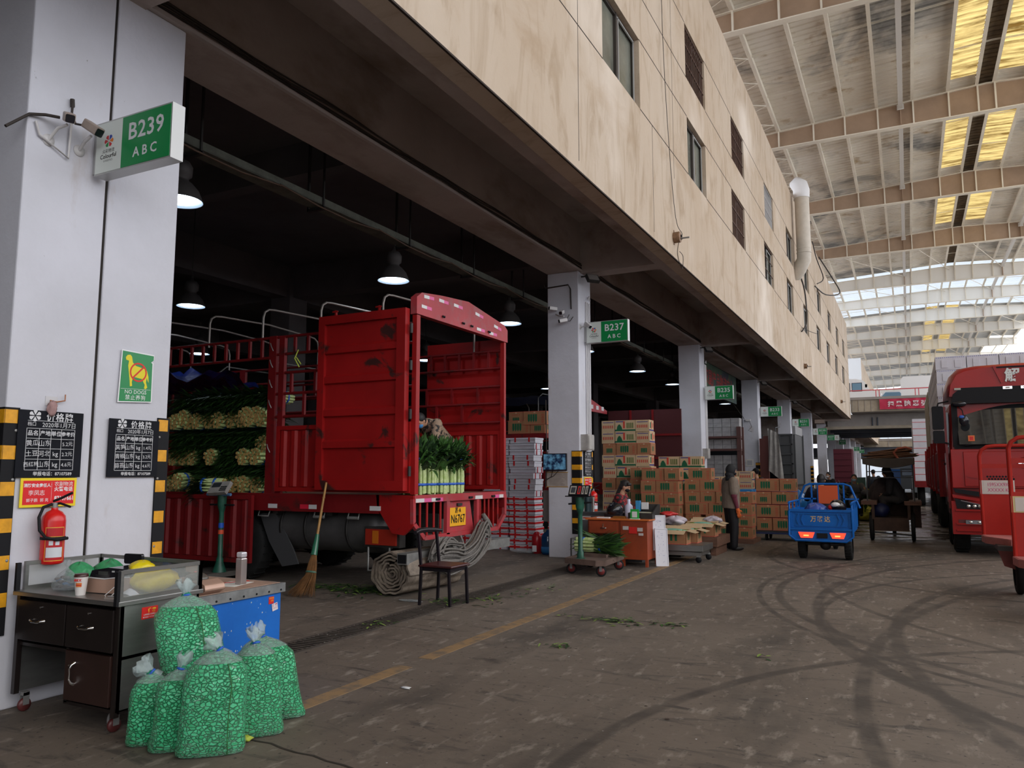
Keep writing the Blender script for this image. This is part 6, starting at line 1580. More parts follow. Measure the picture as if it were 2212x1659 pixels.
names = ['nearest lit pendant lamp half hidden by the near pillar', 'lit pendant lamp over the near red truck', 'pendant lamp hanging left of the B237 pillar', 'pendant lamp in the gap behind the B237 pillar', 'lit pendant lamp behind the carton stacks', 'lit pendant lamp next to the B235 pillar', 'lit lamp past the B235 pillar', 'far lamp of the front row in the third bay']
for (y, nm) in zip((5.8, 9.86, 13.87, 18.0, 22.3, 26.2, 30.4, 34.8), names): lamp((-7.1, y, 4.6), nm)
lamp((-11.5, 9.75, 4.6), 'lit pendant lamp of the second row above the stacked vegetables'); lamp((-16.0, 13.9, 4.6), 'deep hall lamp seen through the truck side rails'); lamp((-11.5, 17.5, 4.6), 'second row lamp behind the near truck'); lamp((-11.5, 25.5, 4.6), 'second row lamp deep behind the carton stacks')
# cables clipped under the edge beam
b = MB(mat('cable_dark', (0, 0, 0)))
for (dz, dx, w) in ((0.0, 0.0, 0.014), (0.03, 0.012, 0.011), (-0.025, 0.006, 0.010), (0.055, 0.0, 0.009)):
    P = []; y = 2.8
    while y < 61: P.append((-5.53 + dx, y, 5.60 + dz + 0.014 * sin(y * 1.7 + dz * 60) + 0.01 * sin(y * 3.1))); y += 0.5
    b.tube(P, w, None, 5)
solo('cables', b, 'bundle of dark cables clipped along the edge beam above the bays', 'cable')
b = MB(mat('trunking', (0.40, 0.35, 0.33), 0.7)); b.box(-5.55, 2.5, 5.50, -5.50, 61, 5.54); struct('trim_5', b)
# ================================================================ MIDDLE DISTANCE
ORD = ['topmost', 'second', 'third', 'fourth', 'fifth', 'sixth', 'seventh', 'eighth', 'ninth', 'tenth', 'eleventh', 'twelfth', 'thirteenth', 'fourteenth', 'fifteenth', 'sixteenth', 'seventeenth', 'eighteenth', 'nineteenth', 'twentieth']
def ordt(k): return 'topmost' if k == 0 else ORD[k] + ' from the top'
# --- second pillar fittings
PYN = 13.77
tv = thing('television', 'flat television showing a bluish picture on the B237 pillar', 'television', (-6.03, PYN, 1.64))
b = MB(GLB); b.box(-6.27, PYN - 0.10, 1.63, -5.78, PYN - 0.06, 1.96); b.box(-6.1, PYN - 0.06, 1.72, -5.95, PYN, 1.86); part(tv, 'casing', b, 0.004)
m, nt, b_ = new_mat('tv_picture', 0.3); b_.inputs['Base Color'].default_value = (0, 0, 0, 1)
c = node_mix(nt, (0.01, 0.03, 0.08), (0.16, 0.40, 0.62), node_noise(nt, 9, 0.42, 0.62, (1, 1, 1), 5)); c = node_mix(nt, c, (0.35, 0.06, 0.04), node_noise(nt, 5, 0.66, 0.70))
nt.links.new(c, b_.inputs['Emission Color']); b_.inputs['Emission Strength'].default_value = 0.35
b = MB(_M['tv_picture']); b.box(-6.255, PYN - 0.103, 1.655, -5.795, PYN - 0.10, 1.945); part(tv, 'screen', b)
b = MB(mat('poster_paper', (0.42, 0.36, 0.32), 0.8, var=0.2, scale=8), mat('poster_ink', (0.20, 0.17, 0.15), 0.8), mat('tape_ochre', (0.45, 0.25, 0.06), 0.6))
b.box(-6.23, PYN - 0.006, 1.33, -5.80, PYN - 0.002, 1.60, 0); b.box(-6.24, PYN - 0.008, 1.32, -5.79, PYN - 0.004, 1.335, 2); b.box(-6.24, PYN - 0.008, 1.595, -5.79, PYN - 0.004, 1.61, 2)
for k in range(9): b.box(-6.18, PYN - 0.0075, 1.36 + k * 0.024, -5.86 - 0.03 * (k % 3), PYN - 0.0062, 1.366 + k * 0.024, 1)
solo('poster', b, 'weathered printed notice taped below the television on the B237 pillar', 'notice')
b = MB(mat('cable_dark', (0, 0, 0))); b.tube([(-6.1, PYN - 0.03, 1.63), (-6.13, PYN - 0.03, 1.52), (-6.24, PYN - 0.04, 1.44), (-6.30, PYN - 0.04, 1.36)], 0.006, None, 5); b.tube([(-5.98, PYN - 0.03, 1.63), (-6.08, PYN - 0.03, 1.53), (-6.26, PYN - 0.04, 1.46)], 0.006, None, 5)
b.tube([(-6.27, PYN - .02, 5.3), (-6.24, PYN - 0.02, 5.22), (-5.75, PYN - 0.02, 5.24), (-5.70, PYN - 0.02, 5.15), (-5.69, PYN - 0.02, 4.75)], 0.014, None, 5); b.tube([(-6.24, PYN - 0.02, 3.0), (-6.23, PYN - 0.02, 2.0), (-6.25, PYN - 0.02, 1.3)], 0.012, None, 5)
solo('cables', b, 'dark cables strung over the camera side of the B237 pillar', 'cable')
b = MB(mat('grey_panel', (0.22, 0.20, 0.19), 0.6)); b.box(-6.42, 14.0, 0.65, -6.26, 14.1, 1.25); b.box(-6.36, 14.0, 1.5, -6.24, 14.15, 1.9, 0); solo('junction_boxes', b, 'grey junction boxes beside the B237 pillar edge facing the foam boxes', 'electric box')
cctv(-6.02, 13.60, 4.76, -0.6, -0.7, 0.05, 'white security camera pointing into the hall on the B237 pillar', CAMW); cctv(-5.82, 13.58, 4.66, 0.1, -0.9, -0.3, 'middle of the three cameras on the B237 pillar', CAMW); cctv(-5.80, 13.58, 4.50, -0.6, -0.6, -0.2, 'lowest of the three cameras on the B237 pillar', CAMW)
c3 = cctv(-5.38, 13.85, 4.42, 0.7, -0.3, -0.6, 'security camera hanging by the B237 sign', CAMW); cctv_arm(c3, (-5.55, 13.85, 4.40), (-5.42, 13.85, 4.42))
b = MB(mat('cable_dark', (0, 0, 0)), CAMW); b.tube([(-6.02, PYN, 4.68), (-5.92, PYN - 0.1, 4.62), (-5.80, PYN - 0.12, 4.60)], 0.014, 1, 6); b.tube([(-5.66, PYN, 4.6), (-5.68, PYN - .1, 4.5), (-5.76, PYN - 0.12, 4.5), (-5.72, PYN - .05, 4.64)], 0.007, 0, 5); solo('camera_bracket', b, 'tangled bracket and wires of the cameras on the B237 pillar', 'bracket')
def flood(y, label):
    root = thing('floodlight', label, 'lamp', (-5.45, y, 5.35))
    M_ = tr(-5.30, y - 0.05, 5.34) @ rotm('Z', 50) @ rotm('X', -35)
    b = MB(DARKMETAL); b.box(-0.13, -0.04, -0.09, 0.13, 0.03, 0.09, 0, M_); b.tube([(-5.55, y, 5.42), (-5.4, y, 5.42), (-5.32, y - 0.02, 5.36)], 0.018, None, 6); body = part(root, 'housing', b, 0.005)
    b = MB(mat('flood_glass', (0.28, 0.26, 0.25), 0.15)); b.box(-0.11, -0.045, -0.07, 0.11, -0.04, 0.07, 0, M_); part(body, 'front_glass', b)
for y, nm in ((13.95, 'floodlight at the head of the B237 pillar'), (23.8, 'floodlight at the head of the B235 pillar'), (34.0, 'floodlight at the head of the B233 pillar'), (44.1, 'floodlight at the head of the B231 pillar')): flood(y, nm)
for k, y in enumerate((13.95, 24.0)):
    b = MB(CAMW)
    for j in range(3): b.tube([(-5.53, y + 0.18 + j * 0.09, 4.95), (-5.53, y + 0.18 + j * 0.09, 2.3)], 0.014, None, 6)
    b.tube([(-5.52, y + 0.36, 5.0), (-5.51, y + 0.30, 5.08), (-5.51, y + 0.22, 5.0)], 0.014, None, 6)
    solo('conduit', b, ('white conduits running down the street face of the B237 pillar', 'white conduits running down the street face of the B235 pillar')[k], 'conduit')
for k, y in enumerate((13.78, 23.65, 33.8)):
    b = MB(mat('meter_box', (0.42, 0.40, 0.38), 0.6, var=0.2, scale=8)); b.box(-5.55, y + 0.05, 2.02, -5.40, y + 0.36, 2.32); b.box(-5.40, y + 0.07, 2.04, -5.385, y + 0.34, 2.30)
    solo('meter_box', b, ('grey electric meter box above the price board on the B237 pillar', 'grey electric box on the B235 pillar behind the cartons', 'grey electric box on the B233 pillar')[k], 'electric box')
price_board(FX, 13.93, 14.34, 1.53, 2.0, R2, 'small black price board on the street face of the B237 pillar', '2020年1月7日')
fire_notice(FX, 13.95, 14.34, 1.29, 1.51, 'red and yellow fire notice on the B237 pillar over the second extinguisher')
extinguisher(PX1 + 0.16, 14.05, 0.86, 'second fire extinguisher standing at the end of the grey counter')
for k, y in enumerate((13.77, 23.6, 33.8, 43.9, 54.2)):
    guard(PX1, y, 0, 0, 0.05 if k else 0.45, 2.01, 0.16, 0.09, (1, -1), 'black and yellow corner guard on the near corner of the %s pillar' % ('B237', 'B235', 'B233', 'B231', 'B230')[k])
guard(PX1, 14.42, 0, 0, 0.45, 2.01, 0.10, 0.07, (1, 1), 'narrow black and yellow guard on the far corner of the B237 pillar')
b = MB(CAMW, mat('cable_dark', (0, 0, 0))); b.box(-6.05, 33.7, 3.75, -5.85, 33.78, 3.83, 0); b.tube([(-6.6, 33.7, 4.6), (-6.1, 33.7, 3.85)], 0.012, 1, 5); b.tube([(-5.9, 33.7, 3.75), (-5.8, 33.7, 3.5), (-5.95, 33.7, 3.35), (-5.8, 33.7, 3.3)], 0.01, 1, 5); solo('security_camera', b, 'white camera with a curled wire on the B233 pillar', 'camera')
b = MB(PAPER, INK); b.box(-6.1, 33.78, 1.85, -5.8, 33.79, 2.15, 0); b.box(-6.05, 33.775, 1.9, -5.85, 33.78, 2.1, mat('grey_print', (0.4, 0.4, 0.42), 0.8)); solo('poster', b, 'faded paper notice on the B233 pillar', 'notice')
b = MB(mat('mural_green', (0.05, 0.10, 0.045), 0.8, var=0.5, scale=1.5, col2=(0.015, 0.02, 0.05)), mat('mural_red', (0.30, 0.03, 0.03), 0.8)); b.box(-6.3, 25.2, 4.4, -6.22, 32.8, 5.499, 0)
b.text('众彩农副产品物流中心', XP(-6.21, 29, 4.95), 0.62, 1, bold=0.01); solo('hanging_banner', b, 'dim green hanging sign with red characters above the third bay', 'sign')

# --- foam boxes beside the truck
def foam_box(name, w, d, h, tape):
    """origin at the bottom centre of the front face; front looks -Y"""
    b = MB(FOAM, REDTAPE)
    b.box(-w / 2 + .008, 0.008, 0, w / 2 - .008, d - .008, h * 0.64, 0); b.box(-w / 2, -0.004, h * 0.64, w / 2, d + 0.004, h - 0.008, 0)
    b.box(-0.05, -0.012, h * 0.64, 0.05, 0.0, h * 0.72, 0)
    if tape == 'band':
        b.box(-w / 2 - 0.005, -0.009, h * 0.46, w / 2 + 0.005, d + 0.009, h * 0.78, 1)
        for x in (-w * 0.28, w * 0.2): b.box(x - 0.02, -0.011, 0.01, x + 0.02, 0, h, 1)
    elif tape == 'marks':
        for x in (-w * 0.28, w * 0.26): b.box(x - 0.018, -0.010, h * 0.2, x + 0.018, 0, h, 1)
    elif tape == 'side':
        for y in (d * 0.2, d * 0.75): b.box(w / 2, y - 0.012, 0, w / 2 + 0.01, y + 0.012, h, 1)
    return b
FB = {}
def place_foam(kind, w, d, h, loc, label, rz=0):
    key = (kind, w, d)
    if key not in FB:
        o = solo('foam_box', foam_box('foam_box', w, d, h, kind), label, 'box', 'white foam boxes beside the near truck', 0.004); o.location = loc; o.rotation_euler = (0, 0, radians(rz)); FB[key] = o
        return o
    return dup(FB[key], loc, rz, label)
r = random.Random(15)
for cn, (x, y, w, d, n_, nm) in enumerate(((-7.19, 14.62, 0.60, 0.40, 19, 'tallest stack'), (-7.83, 14.66, 0.60, 0.40, 19, 'stack hidden mostly by the truck'), (-6.66, 15.16, 0.36, 0.55, 17, 'narrow stack behind the B237 pillar edge'), (-8.45, 14.7, 0.56, 0.40, 5, 'low stack under the truck'))):
    for k in range(n_):
        kind = 'band' if k < 9 else ('side', 'side', 'marks', 'marks')[k % 4]
        if cn == 2: kind = 'band' if k < 7 else 'none'
        place_foam(kind, w, d, 0.122, (x + r.uniform(-0.02, 0.02), y + r.uniform(-0.02, 0.02), k * 0.1225), 'white foam box, %s in the %s' % (ordt(n_ - 1 - k), nm), r.uniform(-1.2, 1.2))
b = MB(FILM); crumple(b, (-6.95, 14.25, 0.04), (0.28, 0.12, 0.045), 41, 0, 26, 10, 0.25, zmin=0.001); solo('plastic_film', b, 'clear plastic film crumpled at the foot of the foam boxes', 'litter')
wb = thing('water_bottle', 'blue water cooler bottle standing against the B237 pillar', 'bottle', (-6.42, 14.22, 0))
b = MB(mat('water_blue', (0.012, 0.07, 0.20), 0.12, spec=0.8)); b.lathe([(0.001, 0.002), (0.12, 0.004), (0.133, 0.03), (0.135, 0.14), (0.128, 0.16), (0.135, 0.18), (0.135, 0.30), (0.128, 0.32), (0.133, 0.34), (0.10, 0.40), (0.04, 0.44), (0.03, 0.48), (0.001, 0.48)], 0, 28); b.build('bottle_body', wb)
b = MB(mat('bottle_label', (0.03, 0.20, 0.48), 0.5)); b.lathe([(0.136, 0.04), (0.1365, 0.04), (0.1365, 0.15), (0.136, 0.15)], 0, 28); b.build('bottle_label', wb)
b = MB(mat('red_flask', (0.42, 0.012, 0.02), 0.3), WHITE); b.lathe([(0.001, 0), (0.10, 0.0), (0.10, 0.32), (0.07, 0.38), (0.04, 0.42), (0.001, 0.43)], 0, 24, tr(-6.70, 14.30, 0)); b.box(-6.75, 14.19, 0.04, -6.66, 14.20, 0.16, 1); solo('red_bottle', b, 'red bottle between the water bottle and the foam boxes', 'bottle')

# --- vegetable cartons
def carton(w, d, h, kind):
    """origin bottom centre of the front face (front looks -Y)"""
    long_ = w > 0.42
    base = CARDPALE if kind == 'pale' else CARD
    b = MB(base, INKGREEN, INKRED, INKBLUE, mat('carton_red_edge', (0.46, 0.10, 0.06), 0.8))
    b.box(-w / 2, 0, 0, w / 2, d, h, 0); y = -0.0015
    e = 0.014
    if kind == 'cuke':
        b.box(-w / 2 - .001, y, h - e, w / 2 + .001, 0, h, 4); b.box(-w / 2 - .001, y, 0, w / 2 + .001, 0, e * 0.6, 4)
        n_, cw, ch = 4, 0.050, 0.165
        if not long_: cw, ch = 0.036, 0.115
        cx0 = -n_ * cw * 1.13 / 2 - (0.05 if long_ else 0.0)
        for k in range(n_):
            x = cx0 + (k + 0.5) * cw * 1.13; z = h * (0.5 if long_ else 0.38)
            pts = [(x + cw / 2 * cos(a) * (1 - 0.18 * max(0, -sin(a))), z + ch / 2 * sin(a) ) for a in [2 * pi * q / 12 for q in range(12)]]
            pts = [(x + (cw / 2) * (1 if abs(sin(a)) < .9 else .55) * cos(a), z + ch / 2 * (abs(sin(a)) ** 0.45) * (1 if sin(a) > 0 else -1)) for a in [2 * pi * q / 14 + 0.1 for q in range(14)]]
            b.add([(p[0], y - .0005, p[1]) for p in pts], [list(range(14))[::-1]], 1)
            b.box(x - 0.006, y - .001, z - ch * 0.5 - 0.012, x + 0.004, y, z - ch * 0.46, 1)
        b.box(cx0, y - .001, h * (0.5 if long_ else 0.38) + ch * 0.40, cx0 + n_ * cw * 1.13, y, h * (0.5 if long_ else 0.38) + ch * 0.46, 1)
        if long_:
            for k in range(4):
                b.box(w / 2 - 0.10, y - .001, 0.035 + k * 0.052, w / 2 - 0.045, y, 0.040 + k * 0.052, 2); b.box(w / 2 - 0.10, y - .001, 0.055 + k * 0.052, w / 2 - 0.045, y, 0.060 + k * 0.052, 2); b.box(w / 2 - 0.095, y - .001, 0.035 + k * 0.052, w / 2 - 0.09, y, 0.075 + k * 0.052, 2); b.box(w / 2 - 0.06, y - .001, 0.035 + k * 0.052, w / 2 - 0.055, y, 0.075 + k * 0.052, 2)
        else:
            for k in range(4): b.poly([(-0.09 + k * 0.055, y - .001, h - 0.075), (-0.075 + k * 0.055, y - .001, h - 0.082), (-0.07 + k * 0.055, y - .001, h - 0.06), (-0.085 + k * 0.055, y - .001, h - 0.055)], 2)
        # side print
        X = w / 2 + 0.0015
        for k in range(3):
            yy = d * (0.30 + 0.14 * k); b.box(w / 2, yy, h * 0.3, X, yy + 0.032, h * 0.72, 1)
        for k in range(4): b.box(w / 2, d * 0.78, h * (0.2 + 0.16 * k), X, d * 0.78 + 0.025, h * (0.28 + 0.16 * k), 2)
        b.box(w / 2, 0, h - e, X, d, h, 4); b.box(w / 2, 0, 0, X, d, e, 4); b.box(w / 2, -0.001, 0, X, 0.008, h, 4)
    else:
        if long_:
            b.box(-w / 2, y, h * 0.06, w / 2, 0, h * 0.20, 1); b.box(-w / 2 + 0.02, y, h * 0.84, -0.02, 0, h * 0.93, 3)
            b.add([(p[0], y - .0005, p[1]) for p in [(-w * .42, h * .2), (-w * .40, h * .42), (-w * .34, h * .62), (-w * .26, h * .66), (-w * .20, h * .50), (-w * .16, h * .36), (-w * .14, h * .2)]], [list(range(7))[::-1]], 1)
            b.box(-w * .10, y - .001, h * .30, -w * .01, y, h * .92, 2)
            for k in range(4):
                x = w * (0.08 + 0.09 * k); b.box(x, y - .001, h * .30, x + w * .055, y, h * .78, mat('olive_print', (0.09, 0.13, 0.03), 0.8))
        else:
            for k in range(6): b.box(-w * .4 + k * w * .14, y - .001, h * .32, -w * .33 + k * w * .14, y, h * .58, 2)
            b.box(-w * .4, y, h * .80, w * .4, 0, h * .86, 3)
        X = w / 2 + 0.0015
        b.box(w / 2, 0, h * .06, X, d, h * .18, 1 if long_ else 3); b.box(w / 2, d * .2, h * .3, X, d * .42, h * .8, 1); b.box(w / 2, d * .5, h * .25, X, d * .62, h * .9, 2)
        for k in range(3): b.box(w / 2, d * (.68 + .1 * k), h * .35, X, d * (.73 + .1 * k), h * .75, 2)
    b.box(-0.02, d * 0.0 - 0.001, h - 0.04, 0.02, 0, h, mat('packing_tape', (0.52, 0.36, 0.22), 0.25))
    return b
CB_ = {}
def place_carton(w, d, h, kind, loc, rz, label, group):
    key = (w, d, kind)
    if key not in CB_:
        o = solo('carton', carton(w, d, h, kind), label, 'carton', group); o.location = loc; o.rotation_euler = (0, 0, radians(rz)); CB_[key] = o; return o
    return dup(CB_[key], loc, rz, label, group)
rc = random.Random(77)
def stack(x0, y0, rows, z0, nm, group, d=0.36, h=0.278, kind='cuke', jit=0.015):
    """rows from the bottom: list of lists of widths ('L' long, 'S' short, '-' gap)"""
    W = {'L': 0.53, 'S': 0.35, 'M': 0.44}; cn = ('left end', 'middle', 'right end', 'far right', 'end')
    for k, row in enumerate(rows):
        x = x0 + (rc.uniform(0, 0.03) if k % 2 else 0); i = 0
        kk = kind[k] if isinstance(kind, (list, tuple)) else kind
        for c_ in row:
            if c_ == '-': x += 0.10; continue
            w = W[c_]
            pos = cn[i] if len(row) > 2 else ('left' if i == 0 else 'right')
            lab = 'cucumber carton' if kk == 'cuke' else 'pale carton'
            place_carton(w, d, h, kk, (x + w / 2, y0 + rc.uniform(-jit, jit), z0 + k * (h + 0.002)), rc.uniform(-1.5, 1.5), '%s, %s, %s, %s' % (lab, ordt(len(rows) - 1 - k), pos, nm), group)
            x += w + rc.uniform(0.008, 0.02); i += 1
H_ = 0.283
stack(-5.70, 18.0, ['SL', 'LS', 'SL', 'LS', 'SL', 'LS'][0:6], 0.0, 'front stack', 'cartons of the front stack', 0.40, H_ - .002)
stack(-4.74, 18.35, ['L-L', 'S-SS', 'LL', 'SSS', 'SL'], 0.10, 'wide stack behind standing person', 'cartons of the wide stack', 0.40, 0.262)
stack(-4.66, 18.40, ['L'], 0.10 + 5 * 0.264, 'alone on top of the wide stack', 'top carton of the wide stack', 0.40, 0.262)
stack(-3.62, 18.6, ['S', 'S', 'S', 'S'], 0.092, 'column just past standing person', 'cartons of the end column', 0.5, 0.262)
stack(-7.02, 18.95, ['SLS'] * 10, 0.0, 'tallest stack by B237 pillar', 'cartons of the tallest stack', 0.42, 0.290, ['pale', 'cuke', 'pale', 'pale', 'cuke', 'pale', 'pale', 'cuke', 'pale', 'pale'])
stack(-6.12, 18.45, ['L', 'S', 'L', 'L', 'S', 'L'], 0.0, 'column behind the seated woman', 'cartons of the column behind the woman', 0.42, 0.283)
stack(-5.68, 19.45, ['LL'] * 7, 0.0, 'back wall behind front stack', 'cartons of the back wall', 0.42, 0.283, ['cuke', 'cuke', 'cuke', 'cuke', 'pale', 'pale', 'pale'])
stack(-4.5, 19.5, ['SS'] * 5, 0.0, 'back column toward B235 pillar', 'cartons of the back column', 0.42, 0.30, ['pale'] * 5)
stack(-7.83, 15.25, ['LS', 'SL'], 2.44, 'rack above the foam boxes', 'cartons above the foam boxes', 0.42, 0.19)
b = MB(DR); b.box(-8.6, 15.2, 2.34, -6.9, 15.8, 2.43); b.box(-8.6, 15.3, 0, -8.5, 15.7, 2.34); b.box(-6.95, 15.65, 0, -6.88, 15.75, 2.34); solo('storage_rack', b, 'dark red steel rack holding two rows of cartons over the foam boxes', 'rack')
stack(-4.55, 22.0, ['SS', 'SS', 'SS'], 0.85, 'opened boxes behind standing person', 'pale cartons behind the man', 0.4, 0.26, 'pale')
b = MB(WOODBROWN); b.box(-4.8, 18.3, 0, -3.2, 19.3, 0.09); solo('pallet', b, 'dark pallet under the wide stack of cucumber cartons', 'pallet')
b = MB(WOODBROWN); b.box(-4.6, 21.9, 0.0, -3.8, 22.5, 0.84); solo('crate', b, 'dark crate under the opened pale cartons', 'crate')
# blue and green fruit boxes
r = random.Random(3)
GB = None
for k in range(3):
    for i in range(2):
        for j in range(1):
            lab = 'blue and green fruit box, %s, %s column by the carton cart' % (ordt(2 - k), ('near', 'far')[i])
            if GB is None:
                b = MB(mat('box_blue', (0.02, 0.20, 0.52), 0.5), mat('box_green', (0.02, 0.17, 0.05), 0.5), mat('box_orange', (0.70, 0.16, 0.03), 0.5), WHITE)
                b.box(-0.17, 0, 0, 0.17, 0.30, 0.29, 0); b.box(-0.171, -0.001, 0, 0.171, 0.301, 0.10, 1); b.box(-0.10, -0.002, 0.12, 0.02, 0, 0.21, 2); b.box(0.04, -0.002, 0.10, 0.12, 0, 0.24, 3); b.box(0.17, 0.05, 0.05, 0.172, 0.12, 0.25, 1); b.box(0.17, 0.16, 0.11, 0.172, 0.24, 0.2, 2)
                GB = solo('fruit_box', b, lab, 'box', 'blue and green fruit boxes'); GB.location = (-3.92 + 0.02 * k, 21.2 + i * 0.36, 0.28 + k * 0.292)
            else: dup(GB, (-3.92 + 0.02 * k + r.uniform(-.01, .01), 21.2 + i * 0.36, 0.28 + k * 0.292), 0, lab)
b = MB(BLACK); b.box(-4.12, 21.15, 0.10, -3.70, 22.0, 0.27); b.box(-4.1, 21.2, 0, -4.0, 21.9, 0.1); b.box(-3.8, 21.2, 0, -3.72, 21.9, 0.1); solo('pallet', b, 'black pallet under the blue and green fruit boxes', 'pallet')

# --- orange desk group
od = thing('desk', 'worn orange wooden desk with one drawer and a side cabinet', 'desk', (-4.6, 13.3, 0))
OR = mat('orange_wood', (0.34, 0.055, 0.014), 0.5, var=0.35, scale=2.5); ORT = mat('orange_edge', (0.55, 0.13, 0.02), 0.5)
b = MB(ORT, OR); b.box(-5.14, 12.98, 0.775, -3.98, 13.66, 0.80); part(od, 'desk_top', b, 0.004)
b = MB(OR); b.box(-4.50, 13.0, 0.12, -4.02, 13.64, 0.775); b.box(-5.11, 13.03, 0.53, -4.5, 13.64, 0.775)
cab = part(od, 'cabinet', b, 0.006)
b = MB(OR); b.box(-5.07, 12.985, 0.55, -4.55, 13.03, 0.755); dr = part(od, 'drawer', b, 0.003)
b = MB(CHROME); b.ell((-4.80, 12.97, 0.64), (0.06, 0.012, 0.015), 0, 12, 6); b.tube([(-4.81, 12.97, 0.64), (-4.80, 12.965, 0.72)], 0.006, None, 6); part(dr, 'handle', b)
for (x, y) in ((-5.09, 13.02), (-5.09, 13.58), (-4.48, 13.02), (-4.07, 13.02), (-4.07, 13.58)):
    b = MB(OR); b.box(x, y, 0, x + 0.045, y + 0.045, 0.55 if x < -5 else 0.125); part(od, 'leg', b)
b = MB(mat('torn_label', (0.55, 0.50, 0.48), 0.8), STKR); b.box(-4.45, 12.985, 0.62, -4.35, 13.0, 0.68, 0); b.box(-4.34, 12.986, 0.56, -4.2, 13.0, 0.67, 1); b.box(-4.19, 12.985, 0.60, -4.10, 13.0, 0.66, 0); b.box(-4.17, 12.985, 0.53, -4.09, 13.0, 0.57, 0); part(cab, 'torn_labels', b)
gc = thing('counter', 'dark grey metal counter behind the orange desk', 'counter', (-4.9, 14.0, 0))
b = MB(mat('counter_grey', (0.11, 0.11, 0.12), 0.5, var=0.3, scale=3)); b.box(-5.53, 13.72, 0.0, -4.35, 14.3, 0.83); part(gc, 'counter_body', b)
b = MB(mat('counter_top', (0.06, 0.06, 0.065), 0.4)); b.box(-5.55, 13.70, 0.83, -4.33, 14.32, 0.87); part(gc, 'counter_top', b)
b = MB(mat('torn_label', (0, 0, 0)), INKRED); b.box(-5.49, 13.715, 0.72, -5.32, 13.72, 0.79, 0); b.box(-5.47, 13.712, 0.75, -5.34, 13.716, 0.77, 1); part(gc, 'labels', b)
b = MB(GLB); b.ell((-4.78, 13.52, 0.92), (0.15, 0.17, 0.145), 0, 24, 14); b.box(-4.93, 13.38, 0.80, -4.63, 13.62, 0.86)
hm = solo('helmet', b, 'glossy black motorcycle helmet on the orange desk', 'helmet')
b = MB(mat('liquid_white', (0.62, 0.62, 0.78), 0.4), WHITE); b.lathe([(0.07, 0.8), (0.075, 0.84), (0.07, 1.0), (0.03, 1.04), (0.028, 1.07), (0.03, 1.12), (0.001, 1.12)], 0, 18, tr(-4.54, 13.60, 0)); solo('squeeze_bottle', b, 'white squeeze bottle on the orange desk next to the helmet', 'bottle')
b = MB(mat('pay_green', (0.02, 0.40, 0.06), 0.4), WHITE); b.box(-4.33, 13.05, 0.80, -4.18, 13.07, 0.97, 0); b.box(-4.30, 13.045, 0.83, -4.21, 13.05, 0.93, 1); b.box(-4.34, 13.03, 0.80, -4.17, 13.09, 0.81, 1); solo('payment_stand', b, 'bright green payment stand on the orange desk edge', 'sign stand')
pt = thing('tray', 'black open metal tray with tools on the right of the orange desk', 'tray', (-4.2, 13.4, 0.8))
b = MB(DARKMETAL, mat('beige_lid', (0.42, 0.40, 0.30), 0.5)); b.box(-4.42, 13.18, 0.80, -3.98, 13.62, 0.90, 0); b.box(-4.42, 13.60, 0.90, -3.98, 13.62, 1.04, 0); b.prism([(13.18, 0.90), (13.62, 0.90), (13.62, 1.04), (13.5, 1.04)], -3.99, -3.97, 'x', 0); b.box(-4.40, 13.2, 0.90, -4.02, 13.45, 0.91, 1); part(pt, 'tray_body', b)
b = MB(mat('clip_blue', (0.05, 0.30, 0.60), 0.4), WHITE); b.box(-4.38, 13.50, 0.92, -4.30, 13.56, 1.10, 0); b.box(-4.28, 13.52, 0.95, -4.16, 13.56, 1.07, 1); part(pt, 'clipboards', b)
b = MB(WHITE); b.box(-4.95, 13.05, 0.80, -4.72, 13.14, 0.82); solo('papers', b, 'white papers at the front of the orange desk', 'paper')
b = MB(mat('amber_glass', (0.25, 0.10, 0.02), 0.2)); b.box(-4.66, 13.08, 0.80, -4.46, 13.2, 0.84); solo('tool_pile', b, 'brown tools heaped in the middle of the orange desk', 'tools')
b = MB(mat('flask_dark', (0.03, 0.06, 0.07), 0.3), GALV); b.cyl((-5.42, 13.85, 0.87), (-5.42, 13.85, 1.14), 0.07, 0, 16); solo('canister', b, 'dark canister on the grey counter next to the pillar', 'canister')
b = MB(GALV); b.cyl((-5.30, 13.80, 0.87), (-5.30, 13.80, 1.10), 0.022, 0, 12); b.cyl((-5.30, 13.80, 1.10), (-5.30, 13.80, 1.14), 0.03, 0, 12); solo('thermos', b, 'slim steel flask on the grey counter beside the dark canister', 'flask')
for k, (x, y, z, hh, w, tilt) in enumerate(((-3.955, 13.42, 0.26, 0.60, 0.24, 2), (-3.86, 13.30, 0.0, 0.64, 0.22, -7))):
    b = MB(mat('foam_lid', (0.74, 0.74, 0.80), 0.7), mat('marker_ink', (0.28, 0.28, 0.48), 0.8)); M_ = tr(x, y, z) @ rotm('Z', -62) @ rotm('Y', tilt)
    b.box(0, -w / 2, 0, 0.03, w / 2, hh, 0, M_); b.box(0.03, -w / 2 + 0.02, 0.02, 0.033, w / 2 - 0.02, hh - 0.02, 0, M_)
    for e_ in ((-w / 2, 0, -w / 2 + .015, hh), (w / 2 - .015, 0, w / 2, hh), (-w / 2, 0, w / 2, .015), (-w / 2, hh - .015, w / 2, hh)): b.box(0.03, e_[0], e_[1], 0.04, e_[2], e_[3], 0, M_)
    r = random.Random(k)
    for q in range(22):
        yy = r.uniform(-w / 2 + .03, w / 2 - .06); zz = r.uniform(0.06, hh - .06); b.box(0.033, yy, zz, 0.0345, yy + r.uniform(.008, .035), zz + 0.004, 1, M_) if q % 2 else b.box(0.033, yy, zz, 0.0345, yy + .004, zz + r.uniform(.01, .03), 1, M_)
    solo('foam_board', b, ('white foam lid with handwriting hung on the orange desk side', 'taller white foam lid leaning from the floor on the orange desk')[k], 'foam lid')
